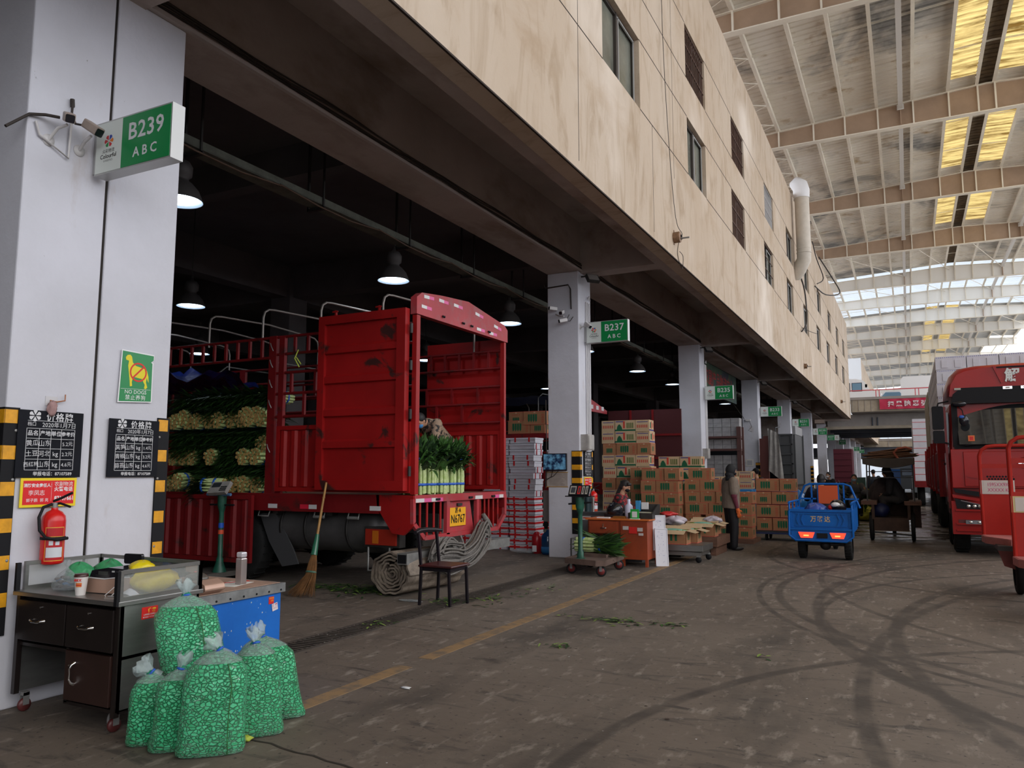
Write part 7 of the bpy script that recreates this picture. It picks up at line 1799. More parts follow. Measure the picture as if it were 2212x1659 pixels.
# woman at the desk
COAT = mat('coat_red_black', (0.28, 0.012, 0.018), 0.8, scale=16, col2=(0.012, 0.008, 0.01), thresh=(0.50, 0.53))
J = seated(0.60, 0.10, 'fwd', 0.42); J['tilt'] = 22; J['bulk'] = 1.12
person('person in a red and black coat and black mask seated behind the orange desk', (-5.22, 14.85, 0), -85, J, (COAT, BLACK, BLACK), None, BLACK, True)
b = MB(BLACK); b.box(-5.42, 14.66, 0, -5.02, 15.04, 0.55); solo('stool', b, 'dark stool under the person in the red and black coat', 'stool')

# --- weighing scale with the bundle
ps = thing('platform_scale', 'old platform scale with a wooden deck and dark green post near the B237 pillar', 'scale', (-4.6, 12.2, 0))
A4 = [(-5.05, 11.95), (-4.28, 11.50), (-4.28, 12.55), (-4.62, 13.0), (-5.05, 12.95)]
b = MB(mat('scale_wood', (0.15, 0.095, 0.075), 0.8, var=0.4, scale=5)); b.prism([(-4.95, 11.60), (-4.36, 11.42), (-4.22, 11.50), (-4.30, 12.6), (-4.98, 12.75)], 0.17, 0.255, 'z'); b.prism([(-4.85, 11.95), (-4.34, 11.85), (-4.36, 12.6), (-4.92, 12.7)], 0.255, 0.30, 'z'); part(ps, 'deck', b, 0.008)
b = MB(GREENSTEEL, BLACK); px_, py_ = -4.69, 11.63
b.tube([(px_, py_, 0.255), (px_, py_, 0.27), (px_, py_, 0.36), (px_, py_, 0.37), (px_, py_, 0.95), (px_, py_, 0.97), (px_, py_, 1.06), (px_, py_, 1.22)], [0.09, 0.055, 0.05, 0.038, 0.036, 0.045, 0.07, 0.07], 0, 14); b.cyl((px_ - 0.19, py_ - 0.02, 1.10), (px_ + 0.19, py_ + 0.02, 1.13), 0.014, BLACK, 8); part(ps, 'post', b)
b = MB(BLACK, mat('readout_pale', (0.45, 0.42, 0.36), 0.4), mat('lcd_dark', (0, 0, 0)), STKR); b.box(px_ - 0.22, py_ - 0.09, 1.215, px_ + 0.22, py_ + 0.07, 1.23, 0); M_ = tr(px_, py_ - 0.02, 1.31) @ rotm('X', 60)
b.box(-0.17, -0.09, -0.02, 0.17, 0.09, 0.02, 0, M_)
for (x0, x1, m_) in ((-0.15, -0.05, 1), (-0.02, 0.03, 3), (0.05, 0.09, 1), (0.11, 0.15, 1)): b.box(x0, -0.07, 0.02, x1, 0.07, 0.023, m_, M_); b.box(x0 + .015, -0.05, 0.023, x1 - .01, 0.05, 0.025, 2, M_)
part(ps, 'readout', b)
for (x, y) in ((-4.32, 11.56), (-4.88, 11.72), (-4.36, 12.5), (-4.9, 12.6)):
    b = MB(mat('castor_red', (0.16, 0.02, 0.02), 0.5), GALV, RUBBER); b.lathe([(0.001, -0.018), (0.06, -0.018), (0.078, -0.014), (0.082, 0), (0.078, 0.014), (0.06, 0.018), (0.001, 0.018)], 2, 22, tr(x, y, 0.082) @ rotm('Z', 20) @ rotm('X', 90)); b.lathe([(0.001, -0.019), (0.055, -0.019), (0.055, 0.019), (0.001, 0.019)], 0, 18, tr(x, y, 0.082) @ rotm('Z', 20) @ rotm('X', 90)); b.box(x - 0.02, y - 0.03, 0.08, x + 0.02, y - 0.022, 0.18, 1); part(ps, 'castor', b)
b = MB(DARKMETAL); b.tube([(-5.0, 12.0, 0.0), (-5.0, 12.0, 0.52), (-4.96, 12.7, 0.52), (-4.96, 12.7, 0)], 0.015, None, 6); part(ps, 'rail', b)
vb = bundle('vegetable_bundle', 'bundle of stalks with two blue tapes lying on the old platform scale', (-4.96, 12.15, 0.42), 0, 0, None, 61, 230, 0.85, 0.115, 0.7)
vb.rotation_euler = (0, radians(90), radians(-4))
vb2 = bundle('vegetable_bundle', 'second bundle on the platform scale with its cut ends to the desk', (-4.32, 12.35, 0.42), 0, 0, None, 62, 160, 0.7, 0.105, 0.7)
vb2.rotation_euler = (0, radians(-90), radians(4))
# --- low steel platform scale with open boxes
ls = thing('platform_scale', 'low steel platform scale on castors carrying open vegetable boxes', 'scale', (-3.8, 14.4, 0))
b = MB(STL); b.box(-4.25, 14.0, 0.20, -3.32, 14.80, 0.31); b.box(-4.2, 14.05, 0.12, -3.37, 14.75, 0.19); part(ls, 'deck', b, 0.005)
for (x, y) in ((-3.42, 14.08), (-3.38, 14.68), (-4.15, 14.08), (-4.15, 14.7)):
    b = MB(BLACK, GALV); b.lathe([(0.001, -0.02), (0.05, -0.02), (0.055, 0), (0.05, 0.02), (0.001, 0.02)], 0, 18, tr(x, y, 0.055) @ rotm('X', 90)); b.box(x - 0.03, y - 0.03, 0.10, x + 0.03, y + 0.03, 0.125, 1); part(ls, 'castor', b)
def open_box(x0, y0, x1, y1, z0, h, label, seed):
    root = thing('open_carton', label, 'carton', ((x0 + x1) / 2, y0, z0)); t = 0.006
    b = MB(CARD, INKGREEN, mat('carton_red_edge', (0, 0, 0)), INKRED)
    b.box(x0, y0, z0, x1, y0 + t, z0 + h); b.box(x0, y1 - t, z0, x1, y1, z0 + h); b.box(x0, y0, z0, x0 + t, y1, z0 + h); b.box(x1 - t, y0, z0, x1, y1, z0 + h); b.box(x0, y0, z0, x1, y1, z0 + t)
    for k in range(4):
        x = x0 + (x1 - x0) * (0.18 + 0.15 * k); b.box(x, y0 - 0.001, z0 + h * .25, x + 0.04, y0, z0 + h * .85, 1)
    for k in range(3):
        y = y0 + (y1 - y0) * (0.3 + 0.16 * k); b.box(x1, y, z0 + h * .3, x1 + 0.001, y + 0.03, z0 + h * .8, 1)
    b.box(x0, y0 - 0.001, z0, x1, y0, z0 + 0.015, 2); b.box(x1, y0, z0, x1 + .001, y1, z0 + 0.015, 2); part(root, 'box_walls', b)
    for (P_) in ([(x0, y0, z0 + h), (x1, y0, z0 + h), (x1 - 0.02, y0 - 0.10, z0 + h - 0.06), (x0 + 0.02, y0 - 0.10, z0 + h - 0.06)], [(x1, y0, z0 + h), (x1, y1, z0 + h), (x1 + 0.16, y1 - 0.02, z0 + h - 0.04), (x1 + 0.16, y0 + 0.02, z0 + h - 0.04)], [(x0, y1, z0 + h), (x1, y1, z0 + h), (x1, y1 + 0.1, z0 + h + 0.06), (x0, y1 + 0.1, z0 + h + 0.06)]):
        k = MB(CARDPALE); k.add(P_ + [(p[0], p[1], p[2] - 0.005) for p in P_], [(0, 1, 2, 3), (7, 6, 5, 4), (0, 4, 5, 1), (1, 5, 6, 2), (2, 6, 7, 3), (3, 7, 4, 0)]); part(root, 'flap', k)
    r = random.Random(seed); k = MB(LEAF, LEAFDARK, mat('pepper_green', (0.10, 0.32, 0.02), 0.35), mat('bag_teal', (0.25, 0.55, 0.42), 0.3, alpha=0.8))
    for q in range(60):
        x, y = r.uniform(x0 + .03, x1 - .03), r.uniform(y0 + .03, y1 - .03); a = r.uniform(0, 6.28); z = z0 + h - 0.04 + r.uniform(-.01, .03)
        k.tube([(x, y, z), (x + .05 * cos(a), y + .05 * sin(a), z + .01), (x + .10 * cos(a), y + .10 * sin(a), z - .005)], [0.010, 0.009, 0.003], r.choice((0, 2, 2, 1)), 6)
    crumple(k, ((x0 + x1) / 2, (y0 + y1) / 2, z0 + h - 0.03), ((x1 - x0) * .4, (y1 - y0) * .35, 0.05), seed, 3, 18, 8, 0.3)
    o_ = part(root, 'vegetables_inside', k); o_['kind'] = 'stuff'
open_box(-4.18, 14.02, -3.62, 14.36, 0.312, 0.25, 'nearest open cucumber carton on the low steel scale', 71)
open_box(-4.10, 14.42, -3.52, 14.78, 0.312, 0.25, 'open carton behind the nearest one on the low steel scale', 72)
open_box(-3.98, 15.4, -3.42, 15.75, 0.36, 0.25, 'open carton with green peppers just past the low steel scale', 73)
open_box(-4.10, 16.0, -3.50, 16.4, 0.36, 0.25, 'last open carton of peppers toward the standing man', 74)
b = MB(WOODBROWN); b.box(-4.15, 15.3, 0.18, -3.35, 16.5, 0.355); b.box(-4.1, 15.4, 0, -4.0, 16.4, 0.18); b.box(-3.5, 15.4, 0, -3.4, 16.4, 0.18); solo('low_table', b, 'low dark bench under the open pepper cartons', 'bench')
b = MB(mat('film_pink', (0.62, 0.55, 0.62), 0.3, alpha=0.85)); crumple(b, (-4.05, 14.9, 0.68), (0.20, 0.2, 0.09), 51, 0, 24, 12, 0.4); crumple(b, (-3.55, 15.9, 0.66), (0.16, 0.14, 0.07), 52, 0, 24, 12, 0.4); solo('plastic_bag', b, 'whitish plastic bags bunched on the open cartons', 'bag')
b = MB(mat('bag_red', (0.55, 0.03, 0.03), 0.35)); crumple(b, (-4.22, 15.0, 0.80), (0.16, 0.14, 0.05), 53, 0, 20, 10, 0.4); solo('plastic_bag', b, 'red plastic bag lying behind the orange desk tray', 'bag')
b = MB(DARKMETAL); b.box(-4.45, 14.86, 0, -3.95, 15.25, 0.60); solo('crate', b, 'dark crate behind the low steel scale holding plastic bags', 'crate')

# --- standing man
J = standing(1.02); J['haL'] = (-0.22, 0.10, 0.84); J['haR'] = (0.25, 0.05, 0.84)
J = {k: v for k, v in J.items()}; J['tilt'] = 10; J['bulk'] = 1.22
person('person standing in a brown jacket, black hood and orange gloves before the carton stacks', (-3.36, 16.72, 0), -58, J, (mat('jacket_brown', (0.20, 0.155, 0.12), 0.85, var=0.25, scale=6), mat('trousers_black', (0.012, 0.011, 0.013), 0.6, spec=0.25), mat('shoes_black', (0.012, 0.011, 0.011), 0.5)), ('hood', mat('hood_black', (0.010, 0.010, 0.012), 0.8)), BLACK, gloves=mat('glove_orange', (0.62, 0.12, 0.02), 0.7), vx=0.011, sleeves=mat('sleeve_maroon', (0.12, 0.018, 0.035), 0.8))

# --- flat cart with cartons
stack(-3.30, 19.4, ['SL', 'LS', 'SL', 'LS'], 0.24, 'flat cart beside blue tricycle', 'cartons on the flat cart', 0.42, 0.305)
fc = thing('flat_cart', 'low flat cart with small wheels under the stack of cucumber cartons', 'cart', (-2.8, 19.8, 0))
b = MB(DARKMETAL); b.box(-3.34, 19.35, 0.18, -2.25, 20.2, 0.235); part(fc, 'deck', b)
for (x, y) in ((-3.1, 19.5), (-2.45, 19.5), (-3.1, 20.1), (-2.45, 20.1)): put_wheel(fc, (x, y, 0.09), 0.09, 0.05, 'x', 0.5, False)
b = MB(mat('cart_frame_blue', (0.01, 0.02, 0.08), 0.5)); b.box(-3.4, 19.3, 0.16, -2.2, 19.36, 0.20); part(fc, 'front_rail', b)

# --- blue cargo tricycle
BL = mat('tricycle_blue', (0.004, 0.12, 0.46), 0.45, var=0.2, scale=2, spec=0.25); TY = 15.4
tk_ = thing('cargo_tricycle', 'bright blue cargo tricycle seen from behind with its tail lamps lit', 'tricycle', (-1.5, 16.2, 0))
xl, xr = -2.03, -0.96
b = MB(BL, mat('gold_paint', (0.62, 0.42, 0.16), 0.5))
b.box(xl + 0.02, TY, 0.55, xr - 0.02, TY + 0.02, 0.90)
b.box(xl, TY - 0.03, 0.88, xr, TY + 0.02, 0.925); b.box(xl, TY - 0.03, 0.55, xr, TY + 0.02, 0.585)
for (a, c, d_, e_) in ((xl + .02, .60, xl + .05, .87), (xr - .05, .60, xr - .02, .87), (xl + .1, .84, xr - .1, .86), (xl + .1, .62, xr - .1, .64)): b.box(a, TY - 0.015, c, d_, TY, e_)
for s_ in (-1, 1):
    cx = (xl + xr) / 2
    for off in (0.28, 0.36):
        b.bar((cx + s_ * off, TY - 0.01, 0.86), (cx + s_ * (off + 0.05), TY - 0.01, 0.74), 0.02, 0.02); b.bar((cx + s_ * (off + 0.05), TY - 0.01, 0.74), (cx + s_ * off, TY - 0.01, 0.62), 0.02, 0.02)
b.text('万路达', YM((xl + xr) / 2, TY - 0.003, 0.745) @ rotm('Z', 0), 0.115, 1, bold=0.002, spacing=1.3, sx=0.9)
part(tk_, 'tailgate', b)
b = MB(BL); b.tube([(xl, TY - 0.02, 0.90), (xl - 0.01, TY - 0.02, 0.45), (xl + 0.10, TY - 0.03, 0.36), (xr - 0.10, TY - 0.03, 0.36), (xr + 0.01, TY - 0.02, 0.45), (xr, TY - 0.02, 0.90)], 0.022, None, 8); b.box(xl + 0.02, TY - 0.005, 0.37, xr - 0.02, TY + 0.01, 0.55); part(tk_, 'rear_frame', b)
for (x0, x1, nm) in ((-1.88, -1.60, 0), (-1.34, -1.07, 1)):
    b = MB(mat('tail_light_lit', (0.6, 0.02, 0.01), 0.3, emit=((1.0, 0.04, 0.015), 2.2)), mat('tail_light_core', (0.8, 0.2, 0.05), 0.3, emit=((1.0, 0.18, 0.04), 3.5)))
    b.prism([(x0 + 0.04, 0.41), (x1 - 0.04, 0.41), (x1, 0.51), (x0, 0.51)], TY - 0.035, TY - 0.01, 'y', 0); b.box((x0 + x1) / 2 - 0.05, TY - 0.037, 0.44, (x0 + x1) / 2 + 0.04, TY - 0.034, 0.465, 1); part(tk_, 'tail_lamp', b)
b = MB(BLACK); b.box(-1.56, TY - 0.03, 0.41, -1.38, TY - 0.01, 0.50); part(tk_, 'plate_holder', b)
for s_, x in ((-1, xl), (1, xr)):
    b = MB(BL); b.box(x - 0.015, TY, 0.55, x + 0.015, TY + 1.5, 0.92); b.box(x - 0.02, TY, 1.02, x + 0.02, TY + 0.04, 1.05); b.tube([(x, TY + 0.02, 0.9), (x, TY + 0.02, 1.05), (x, TY + 1.5, 1.05), (x, TY + 1.5, 0.9)], 0.018, None, 6)
    for y in (0.5, 1.0): b.box(x - 0.015, TY + y, 0.9, x + 0.015, TY + y + 0.03, 1.05)
    part(tk_, 'side_panel', b)
b = MB(BL); b.box(xl, TY, 0.50, xr, TY + 1.5, 0.55); b.box(xl, TY + 1.48, 0.55, xr, TY + 1.5, 0.90); part(tk_, 'cargo_bed', b)
b = MB(BL); yb_ = TY + 1.5; k_ = 1.09
b.tube([(xl * k_ + .12, yb_, 0.90), (xl * k_ + 0.30, yb_, 1.33), (xl * k_ + 0.40, yb_, 1.37), (xr - .22, yb_, 1.37), (xr - 0.10, yb_, 1.33), (xr + 0.06, yb_, 0.90)], 0.022, None, 8)
for x in (-1.78, -1.66, -1.28, -1.18): b.box(x - 0.015, yb_ - 0.015, 0.9, x + 0.015, yb_ + 0.015, 1.37)
b.box(xl, yb_ - 0.015, 1.06, -1.7, yb_ + 0.015, 1.09); b.box(-1.2, yb_ - 0.015, 1.06, xr + 0.05, yb_ + 0.015, 1.09); part(tk_, 'headboard_frame', b)
b = MB(mat('orange_cushion', (0.62, 0.09, 0.02), 0.7)); b.box(-1.65, yb_ - 0.03, 0.98, -1.29, yb_ + 0.01, 1.34); part(tk_, 'backrest_pad', b)
for x in (-1.86, -1.06): put_wheel(tk_, (x, TY + 0.42, 0.27), 0.27, 0.13, 'x', 0.55, True)
put_wheel(tk_, (-1.46, TY + 2.55, 0.25), 0.25, 0.09, 'x', 0.55, False)
b = MB(DARKMETAL); b.cyl((-1.86, TY + 0.42, 0.27), (-1.06, TY + 0.42, 0.27), 0.03, None, 8); b.ell((-1.46, TY + 0.42, 0.25), (0.10, 0.10, 0.09), 0, 12, 8); b.box(-1.8, TY + 0.1, 0.36, -1.76, TY + 1.5, 0.48); b.box(-1.2, TY + 0.1, 0.36, -1.16, TY + 1.5, 0.48); part(tk_, 'rear_axle', b)
b = MB(BL, BLACK); b.box(-1.62, yb_ + 0.05, 0.42, -1.30, yb_ + 0.55, 0.72, 0); b.tube([(-1.46, TY + 2.45, 0.4), (-1.46, TY + 2.3, 1.05), (-1.75, TY + 2.2, 1.10)], 0.02, 1, 6); b.tube([(-1.46, TY + 2.3, 1.05), (-1.17, TY + 2.2, 1.10)], 0.02, 1, 6); part(tk_, 'steering', b)
b = MB(mat('sack_blue', (0.02, 0.06, 0.30), 0.3)); crumple(b, (-1.62, TY + 0.5, 0.85), (0.22, 0.3, 0.17), 61, 0, 24, 14, 0.3, zmin=0.552); solo('plastic_bag', b, 'blue plastic sack lying in the tricycle bed', 'bag')
b = MB(GLB, STKR, WHITE); b.ell((-1.22, TY + 0.5, 0.97), (0.15, 0.17, 0.12), 0, 20, 12, rotm('Y', 25)); b.ell((-1.25, TY + 0.38, 1.0), (0.09, 0.06, 0.05), 2, 10, 6); b.ell((-1.35, TY + 0.45, 0.95), (0.05, 0.08, 0.05), 1, 10, 6); solo('helmet', b, 'black helmet with white and red stripes in the tricycle bed', 'helmet')
J = seated(0.72, 0.06, 'bars', 0.34, 0.25)
person('person in a dark navy jacket riding the blue tricycle, seen from behind', (-1.63, TY + 1.78, 0), 0, J, (mat('jacket_navy', (0.010, 0.014, 0.035), 0.7), BLACK, BLACK), None)
b = MB(WHITE)
# --- rider on a grey motorcycle coming toward us
mc = thing('motorcycle', 'grey motorcycle ridden toward the camera behind the blue tricycle', 'motorcycle', (-1.5, 25.8, 0))
for y in (25.2, 26.45): put_wheel(mc, (-1.5, y, 0.29), 0.29, 0.10, 'x', 0.6, False)
b = MB(mat('scooter_grey', (0.10, 0.10, 0.11), 0.4)); b.box(-1.62, 25.75, 0.45, -1.38, 26.5, 0.72); b.ell((-1.5, 25.35, 0.75), (0.15, 0.14, 0.22), 0, 14, 8); b.tube([(-1.5, 25.2, 0.4), (-1.5, 25.35, 1.0)], 0.04, None, 8); part(mc, 'frame', b, 0.01)
b = MB(BLACK, CHROME, mat('gauntlet', (0.06, 0.06, 0.065), 0.7)); b.tube([(-1.85, 25.5, 1.02), (-1.6, 25.4, 1.0), (-1.4, 25.4, 1.0), (-1.15, 25.5, 1.02)], 0.02, 0, 6); b.ell((-1.18, 25.42, 1.0), (0.13, 0.13, 0.10), 2, 12, 8); b.ell((-1.82, 25.42, 1.0), (0.13, 0.13, 0.10), 2, 12, 8); part(mc, 'handlebar', b)
b = MB(mat('headlamp', (0.5, 0.5, 0.5), 0.1)); b.ell((-1.5, 25.2, 0.86), (0.09, 0.05, 0.08), 0, 14, 8); part(mc, 'headlamp', b)
J = seated(0.70, 0.06, 'bars', 0.34, 0.30); J['head'] = (0, 0.12, 1.42)
person('person in a grey jacket and blue mask riding the motorcycle toward the camera', (-1.5, 26.0, 0), 180, J, (mat('jacket_grey', (0.060, 0.062, 0.066), 0.75), BLACK, BLACK), None, mat('mask_pale_blue', (0.30, 0.45, 0.58), 0.6))

# --- brown junk tricycle with canopy, seen from behind
BR = mat('rust_brown_panel', (0.085, 0.045, 0.030), 0.8, var=0.5, scale=4); jt = thing('cargo_tricycle', 'old brown tricycle with a sagging canopy loaded with flattened cardboard', 'tricycle', (-0.42, 21.2, 0))
for x in (-0.86, 0.02): put_wheel(jt, (x, 20.75, 0.33), 0.33, 0.09, 'x', 0.75, False)
put_wheel(jt, (-0.42, 22.9, 0.3), 0.3, 0.09, 'x', 0.7, False)
b = MB(BR); b.box(-0.80, 20.45, 0.24, -0.06, 20.49, 0.52); b.box(-0.84, 20.5, 0.50, -0.02, 21.9, 0.54); b.box(-0.84, 20.48, 0.5, -0.78, 21.9, 0.85); b.box(-0.08, 20.48, 0.5, -0.02, 21.9, 0.85); part(jt, 'cargo_bed', b)
b = MB(WOODBROWN); b.box(-1.06, 20.46, 0.84, -0.72, 21.9, 0.93); b.box(-0.14, 20.46, 0.84, 0.22, 21.9, 0.93); part(jt, 'side_benches', b)
b = MB(DARKMETAL)
for (x, y) in ((-0.92, 20.5), (0.08, 20.5), (-0.92, 22.0), (0.08, 22.0)): b.bar((x, y, 0.9), (x * 0.98, y, 1.80), 0.03)
for z in (1.48, 1.62): b.bar((-0.92, 20.5, z), (0.08, 20.5, z), 0.02)
b.bar((-0.85, 20.6, 0.20), (0.0, 20.6, 0.14), 0.03); part(jt, 'canopy_frame', b)
b = MB(mat('canopy_cloth', (0.085, 0.07, 0.055), 0.8, var=0.3, scale=3)); P = []
for i in range(13): P.append([(-0.98 + i * 0.092, 20.3 + j * 0.3, 1.80 - 0.09 * sin(pi * i / 12) * (1 if j < 6 else .6) + 0.05 * (j % 2)) for j in range(7)])
b.grid(P); P2 = [[(-0.98 + i * 0.092, 20.3, 1.80 - 0.09 * sin(pi * i / 12)) for i in range(13)], [(-0.98 + i * 0.092, 20.28, 1.93) for i in range(13)]]; b.grid(P2); part(jt, 'canopy', b)
b = MB(mat('scrap_dark', (0.07, 0.05, 0.045), 0.9, var=0.5, scale=6)); crumple(b, (-0.60, 21.6, 1.08), (0.30, 0.45, 0.38), 71, 0, 26, 16, 0.22); part(jt, 'scrap_load', b)
b = MB(BR); b.box(-0.86, 22.1, 0.5, 0.05, 22.2, 1.1); b.box(0.05, 20.9, 0.3, 0.20, 21.9, 0.85); part(jt, 'front_panel', b)
r = random.Random(20)
for k in range(9):
    b = MB(mat('cardboard_dark', (0.24, 0.12, 0.06), 0.85, var=0.3, scale=3)); M_ = tr(-0.42 + r.uniform(-.05, .05), 21.1, 1.95 + k * 0.021) @ rotm('Z', r.uniform(-6, 6)) @ rotm('Y', -5 + r.uniform(-2.5, 2.5)); w = 0.58 - 0.02 * k
    b.box(-w, -0.75, 0, w, 0.75, 0.012, 0, M_)
    solo('cardboard_sheet', b, 'flattened cardboard sheet, %s on the brown tricycle canopy' % ordt(8 - k), 'cardboard', 'flattened cardboard on the canopy')
b = MB(mat('hose_orange', (0.30, 0.07, 0.03), 0.6)); b.tube([(-0.22, 20.32, 1.92), (-0.30, 20.28, 2.06), (-0.22, 20.3, 2.15), (-0.05, 20.34, 2.18), (0.08, 20.4, 2.14)], 0.028, None, 8); solo('hose', b, 'curved orange hose looped over the canopy edge', 'hose')
b = MB(mat('bag_navy', (0.006, 0.012, 0.06), 0.5)); crumple(b, (-0.66, 20.75, 0.70), (0.20, 0.16, 0.17), 81, 0, 20, 12, 0.15, zmin=0.545); solo('bag', b, 'dark blue bag between the feet of the passenger on the brown tricycle', 'bag')
J = seated(0.88, 0.16, 'low', 0.36, 0.56); J['tilt'] = 30; J['haL'] = (-0.10, 0.36, 1.05); J['haR'] = (0.10, 0.36, 1.05)
person('person in a black hooded jacket sitting sideways on the brown tricycle', (-0.22, 20.95, 0), 78, J, (mat('jacket_black', (0.012, 0.012, 0.014), 0.8), mat('trousers_dark', (0.03, 0.026, 0.024), 0.8), BLACK), ('hood', mat('hood_black', (0, 0, 0))))
J = seated(0.86, 0.05, 'bars', 0.34, 0.4)
person('person driving the brown tricycle, seen from behind past the scrap load', (-0.55, 22.25, 0), 0, J, (mat('jacket_dark_brown', (0.022, 0.014, 0.012), 0.8), BLACK, BLACK), ('cap', BLACK))
# ================================================================ RIGHT SIDE: RED LORRY AND CARTS
CR = _M['cab_red']; Yc = 17.5; xl, xr = 0.70, 3.20; xm = (xl + xr) / 2
lo = thing('lorry', 'red long haul lorry facing the camera, loaded high with white boxes', 'truck', (1.95, 22, 0))
def mir(pts): return pts + [(2 * xm - x, z) for x, z in reversed(pts)]
b = MB(CR)
secs_ = []
def cabring(y, k, zt=3.69):
    out = mir([(0.72, 0.95), (0.70, 1.3), (0.74, 2.1), (0.78, 2.95)])
    return [(x + (xm - x) * k, y, z) for x, z in out]
b.ring([cabring(Yc + 0.10, 0.03), cabring(Yc + 0.22, 0.0), cabring(Yc + 2.1, 0.0)], 0, False, True); cabb = part(lo, 'cab', b, 0.02)
# wind deflector on the roof
b = MB(CR, mat('silver_paint', (0.55, 0.55, 0.53), 0.4, 0.3), BLACK)
def top(y, ins, zt): return [(x, y, z) for x, z in mir([(0.74 + ins * 0.3, 3.08), (0.75 + ins * 0.5, 3.30), (0.80 + ins, 3.50), (0.95 + ins, 3.62 + zt), (1.25 + ins, 3.67 + zt), (1.9, 3.69 + zt)])]
b.ring([top(Yc - 0.02, 0.12, -0.05), top(Yc + 0.05, 0.05, -0.01), top(Yc + 0.35, 0.0, 0.03), top(Yc + 1.2, 0.0, 0.06), top(Yc + 2.0, 0.0, 0.04)], 0, True, True)
b.prism([(1.53, 3.64), (1.58, 3.64), (1.70, 3.32), (1.66, 3.30)], Yc - 0.045, Yc - 0.02, 'y', 0); b.box(1.60, Yc - 0.04, 3.60, 2.35, Yc - 0.02, 3.625, 2)
b.text('解', YM(1.85, Yc - 0.05, 3.435), 0.27, 1, bold=0.008, sx=0.95); b.text('放', YM(2.2, Yc - 0.05, 3.435), 0.27, 1, bold=0.008)
part(lo, 'roof_deflector', b)
b = MB(BLACK, CHROME, mat('marker_lens', (0.3, 0.28, 0.22), 0.2)); 
b.ring([[(x, Yc - 0.06 + dy, z) for x, z in mir([(0.80, 2.93), (0.84, 3.12), (0.98, 3.24)])] for dy in (0, 0.3)], 0, False, True)
b.box(0.87, Yc - 0.07, 3.20, 0.98, Yc - 0.03, 3.24, 2)
for x in (1.68, 1.97, 2.26): b.box(x, Yc - 0.075, 3.185, x + 0.15, Yc - 0.05, 3.235, 1); b.box(x + .04, Yc - 0.08, 3.195, x + 0.11, Yc - 0.07, 3.225, 2)
part(lo, 'sun_visor', b)
b = MB(mat('windscreen', (0.02, 0.022, 0.024), 0.03, 0.0, spec=1.0, coat=1.0)); P = []
for j in range(7):
    t = j / 6; z = 2.14 + 0.80 * t; P.append([(0.90 - 0.02 * t + (xr - 0.18 - 0.90 + .02) * i / 12, Yc - 0.06 + 0.24 * t - 0.07 * sin(pi * i / 12), z) for i in range(13)])
b.grid(P); part(cabb, 'windscreen', b)
b = MB(BLACK); b.box(0.82, Yc + 0.03, 2.02, xr - 0.1, Yc + 0.08, 2.16); b.tube([(1.0, Yc - 0.06, 2.12), (1.8, Yc - 0.09, 2.20)], 0.012, None, 5); b.box(0.80, Yc + 0.02, 2.1, 0.90, Yc + 0.1, 2.95); part(cabb, 'window_surround', b)
b = MB(mat('permit_orange', (0.70, 0.15, 0.03), 0.5), STKR); b.box(1.05, Yc - 0.075, 2.2, 1.16, Yc - 0.07, 2.31, 0); b.box(1.075, Yc - 0.078, 2.22, 1.135, Yc - 0.074, 2.29, 1); part(cabb, 'permit_sticker', b)
b = MB(CR, BLACK)
b.box(0.74, Yc + 0.0, 1.30, xr - 0.04, Yc + 0.12, 2.05, 0); b.box(0.95, Yc - 0.02, 1.33, xr - 0.25, Yc + 0.02, 2.0, 0)
b.prism([(1.0, 1.55), (1.25, 1.50), (1.25, 1.47), (1.0, 1.51)], Yc - 0.035, Yc - 0.02, 'y', 0)
b.prism([(0.75, 1.29), (1.25, 1.22), (1.25, 1.12), (0.78, 1.21)], Yc - 0.03, Yc + 0.02, 'y', 1)
for k in range(9):
    for q in range(3): b.cyl((1.33 + k * 0.05 + 0.025 * (q % 2), Yc - 0.022, 1.43 + q * 0.045), (1.33 + k * 0.05 + 0.025 * (q % 2), Yc - 0.02, 1.43 + q * 0.045), 0.021, 1, 6)
part(lo, 'front_panel', b, 0.01)
b = MB(CHROME); b.lathe([(0.085, -0.01), (0.105, 0.0), (0.085, 0.01)], 0, 24, tr(1.93, Yc - 0.03, 1.78) @ rotm('X', 90)); b.tube([(1.86, Yc - 0.03, 1.72), (1.95, Yc - 0.04, 1.80), (1.99, Yc - 0.03, 1.86)], 0.012, None, 6); part(lo, 'badge', b)
b = MB(CR, BLACK, mat('skirt_dark', (0.10, 0.012, 0.012), 0.5))
b.box(0.70, Yc - 0.08, 0.42, xr, Yc + 0.15, 1.05, 0); b.prism([(0.72, 1.18), (1.25, 1.09), (1.25, 1.03), (0.73, 1.12)], Yc - 0.09, Yc, 'y', 0)
for z in (0.86, 0.60, 0.48): b.box(0.76, Yc - 0.11, z, xr - 0.05, Yc - 0.08, z + 0.035, 0)
b.box(0.80, Yc - 0.085, 0.62, xr - 0.1, Yc - 0.08, 0.70, 2); bp_ = part(lo, 'bumper', b, 0.012)
b = MB(mat('lamp_clear', (0.35, 0.37, 0.40), 0.08, 0.5), BLACK, CHROME); b.prism([(0.76, 1.10), (1.25, 0.98), (1.25, 0.90), (0.79, 0.91)], Yc - 0.10, Yc - 0.06, 'y', 1)
for x in (0.98, 1.08, 1.17): b.ell((x, Yc - 0.10, 0.955), (0.04, 0.02, 0.035), 2, 12, 8)
b.prism([(0.86, 1.07), (1.2, 0.99), (1.2, 0.975), (0.86, 1.055)], Yc - 0.105, Yc - 0.10, 'y', 0); part(bp_, 'headlamp', b)
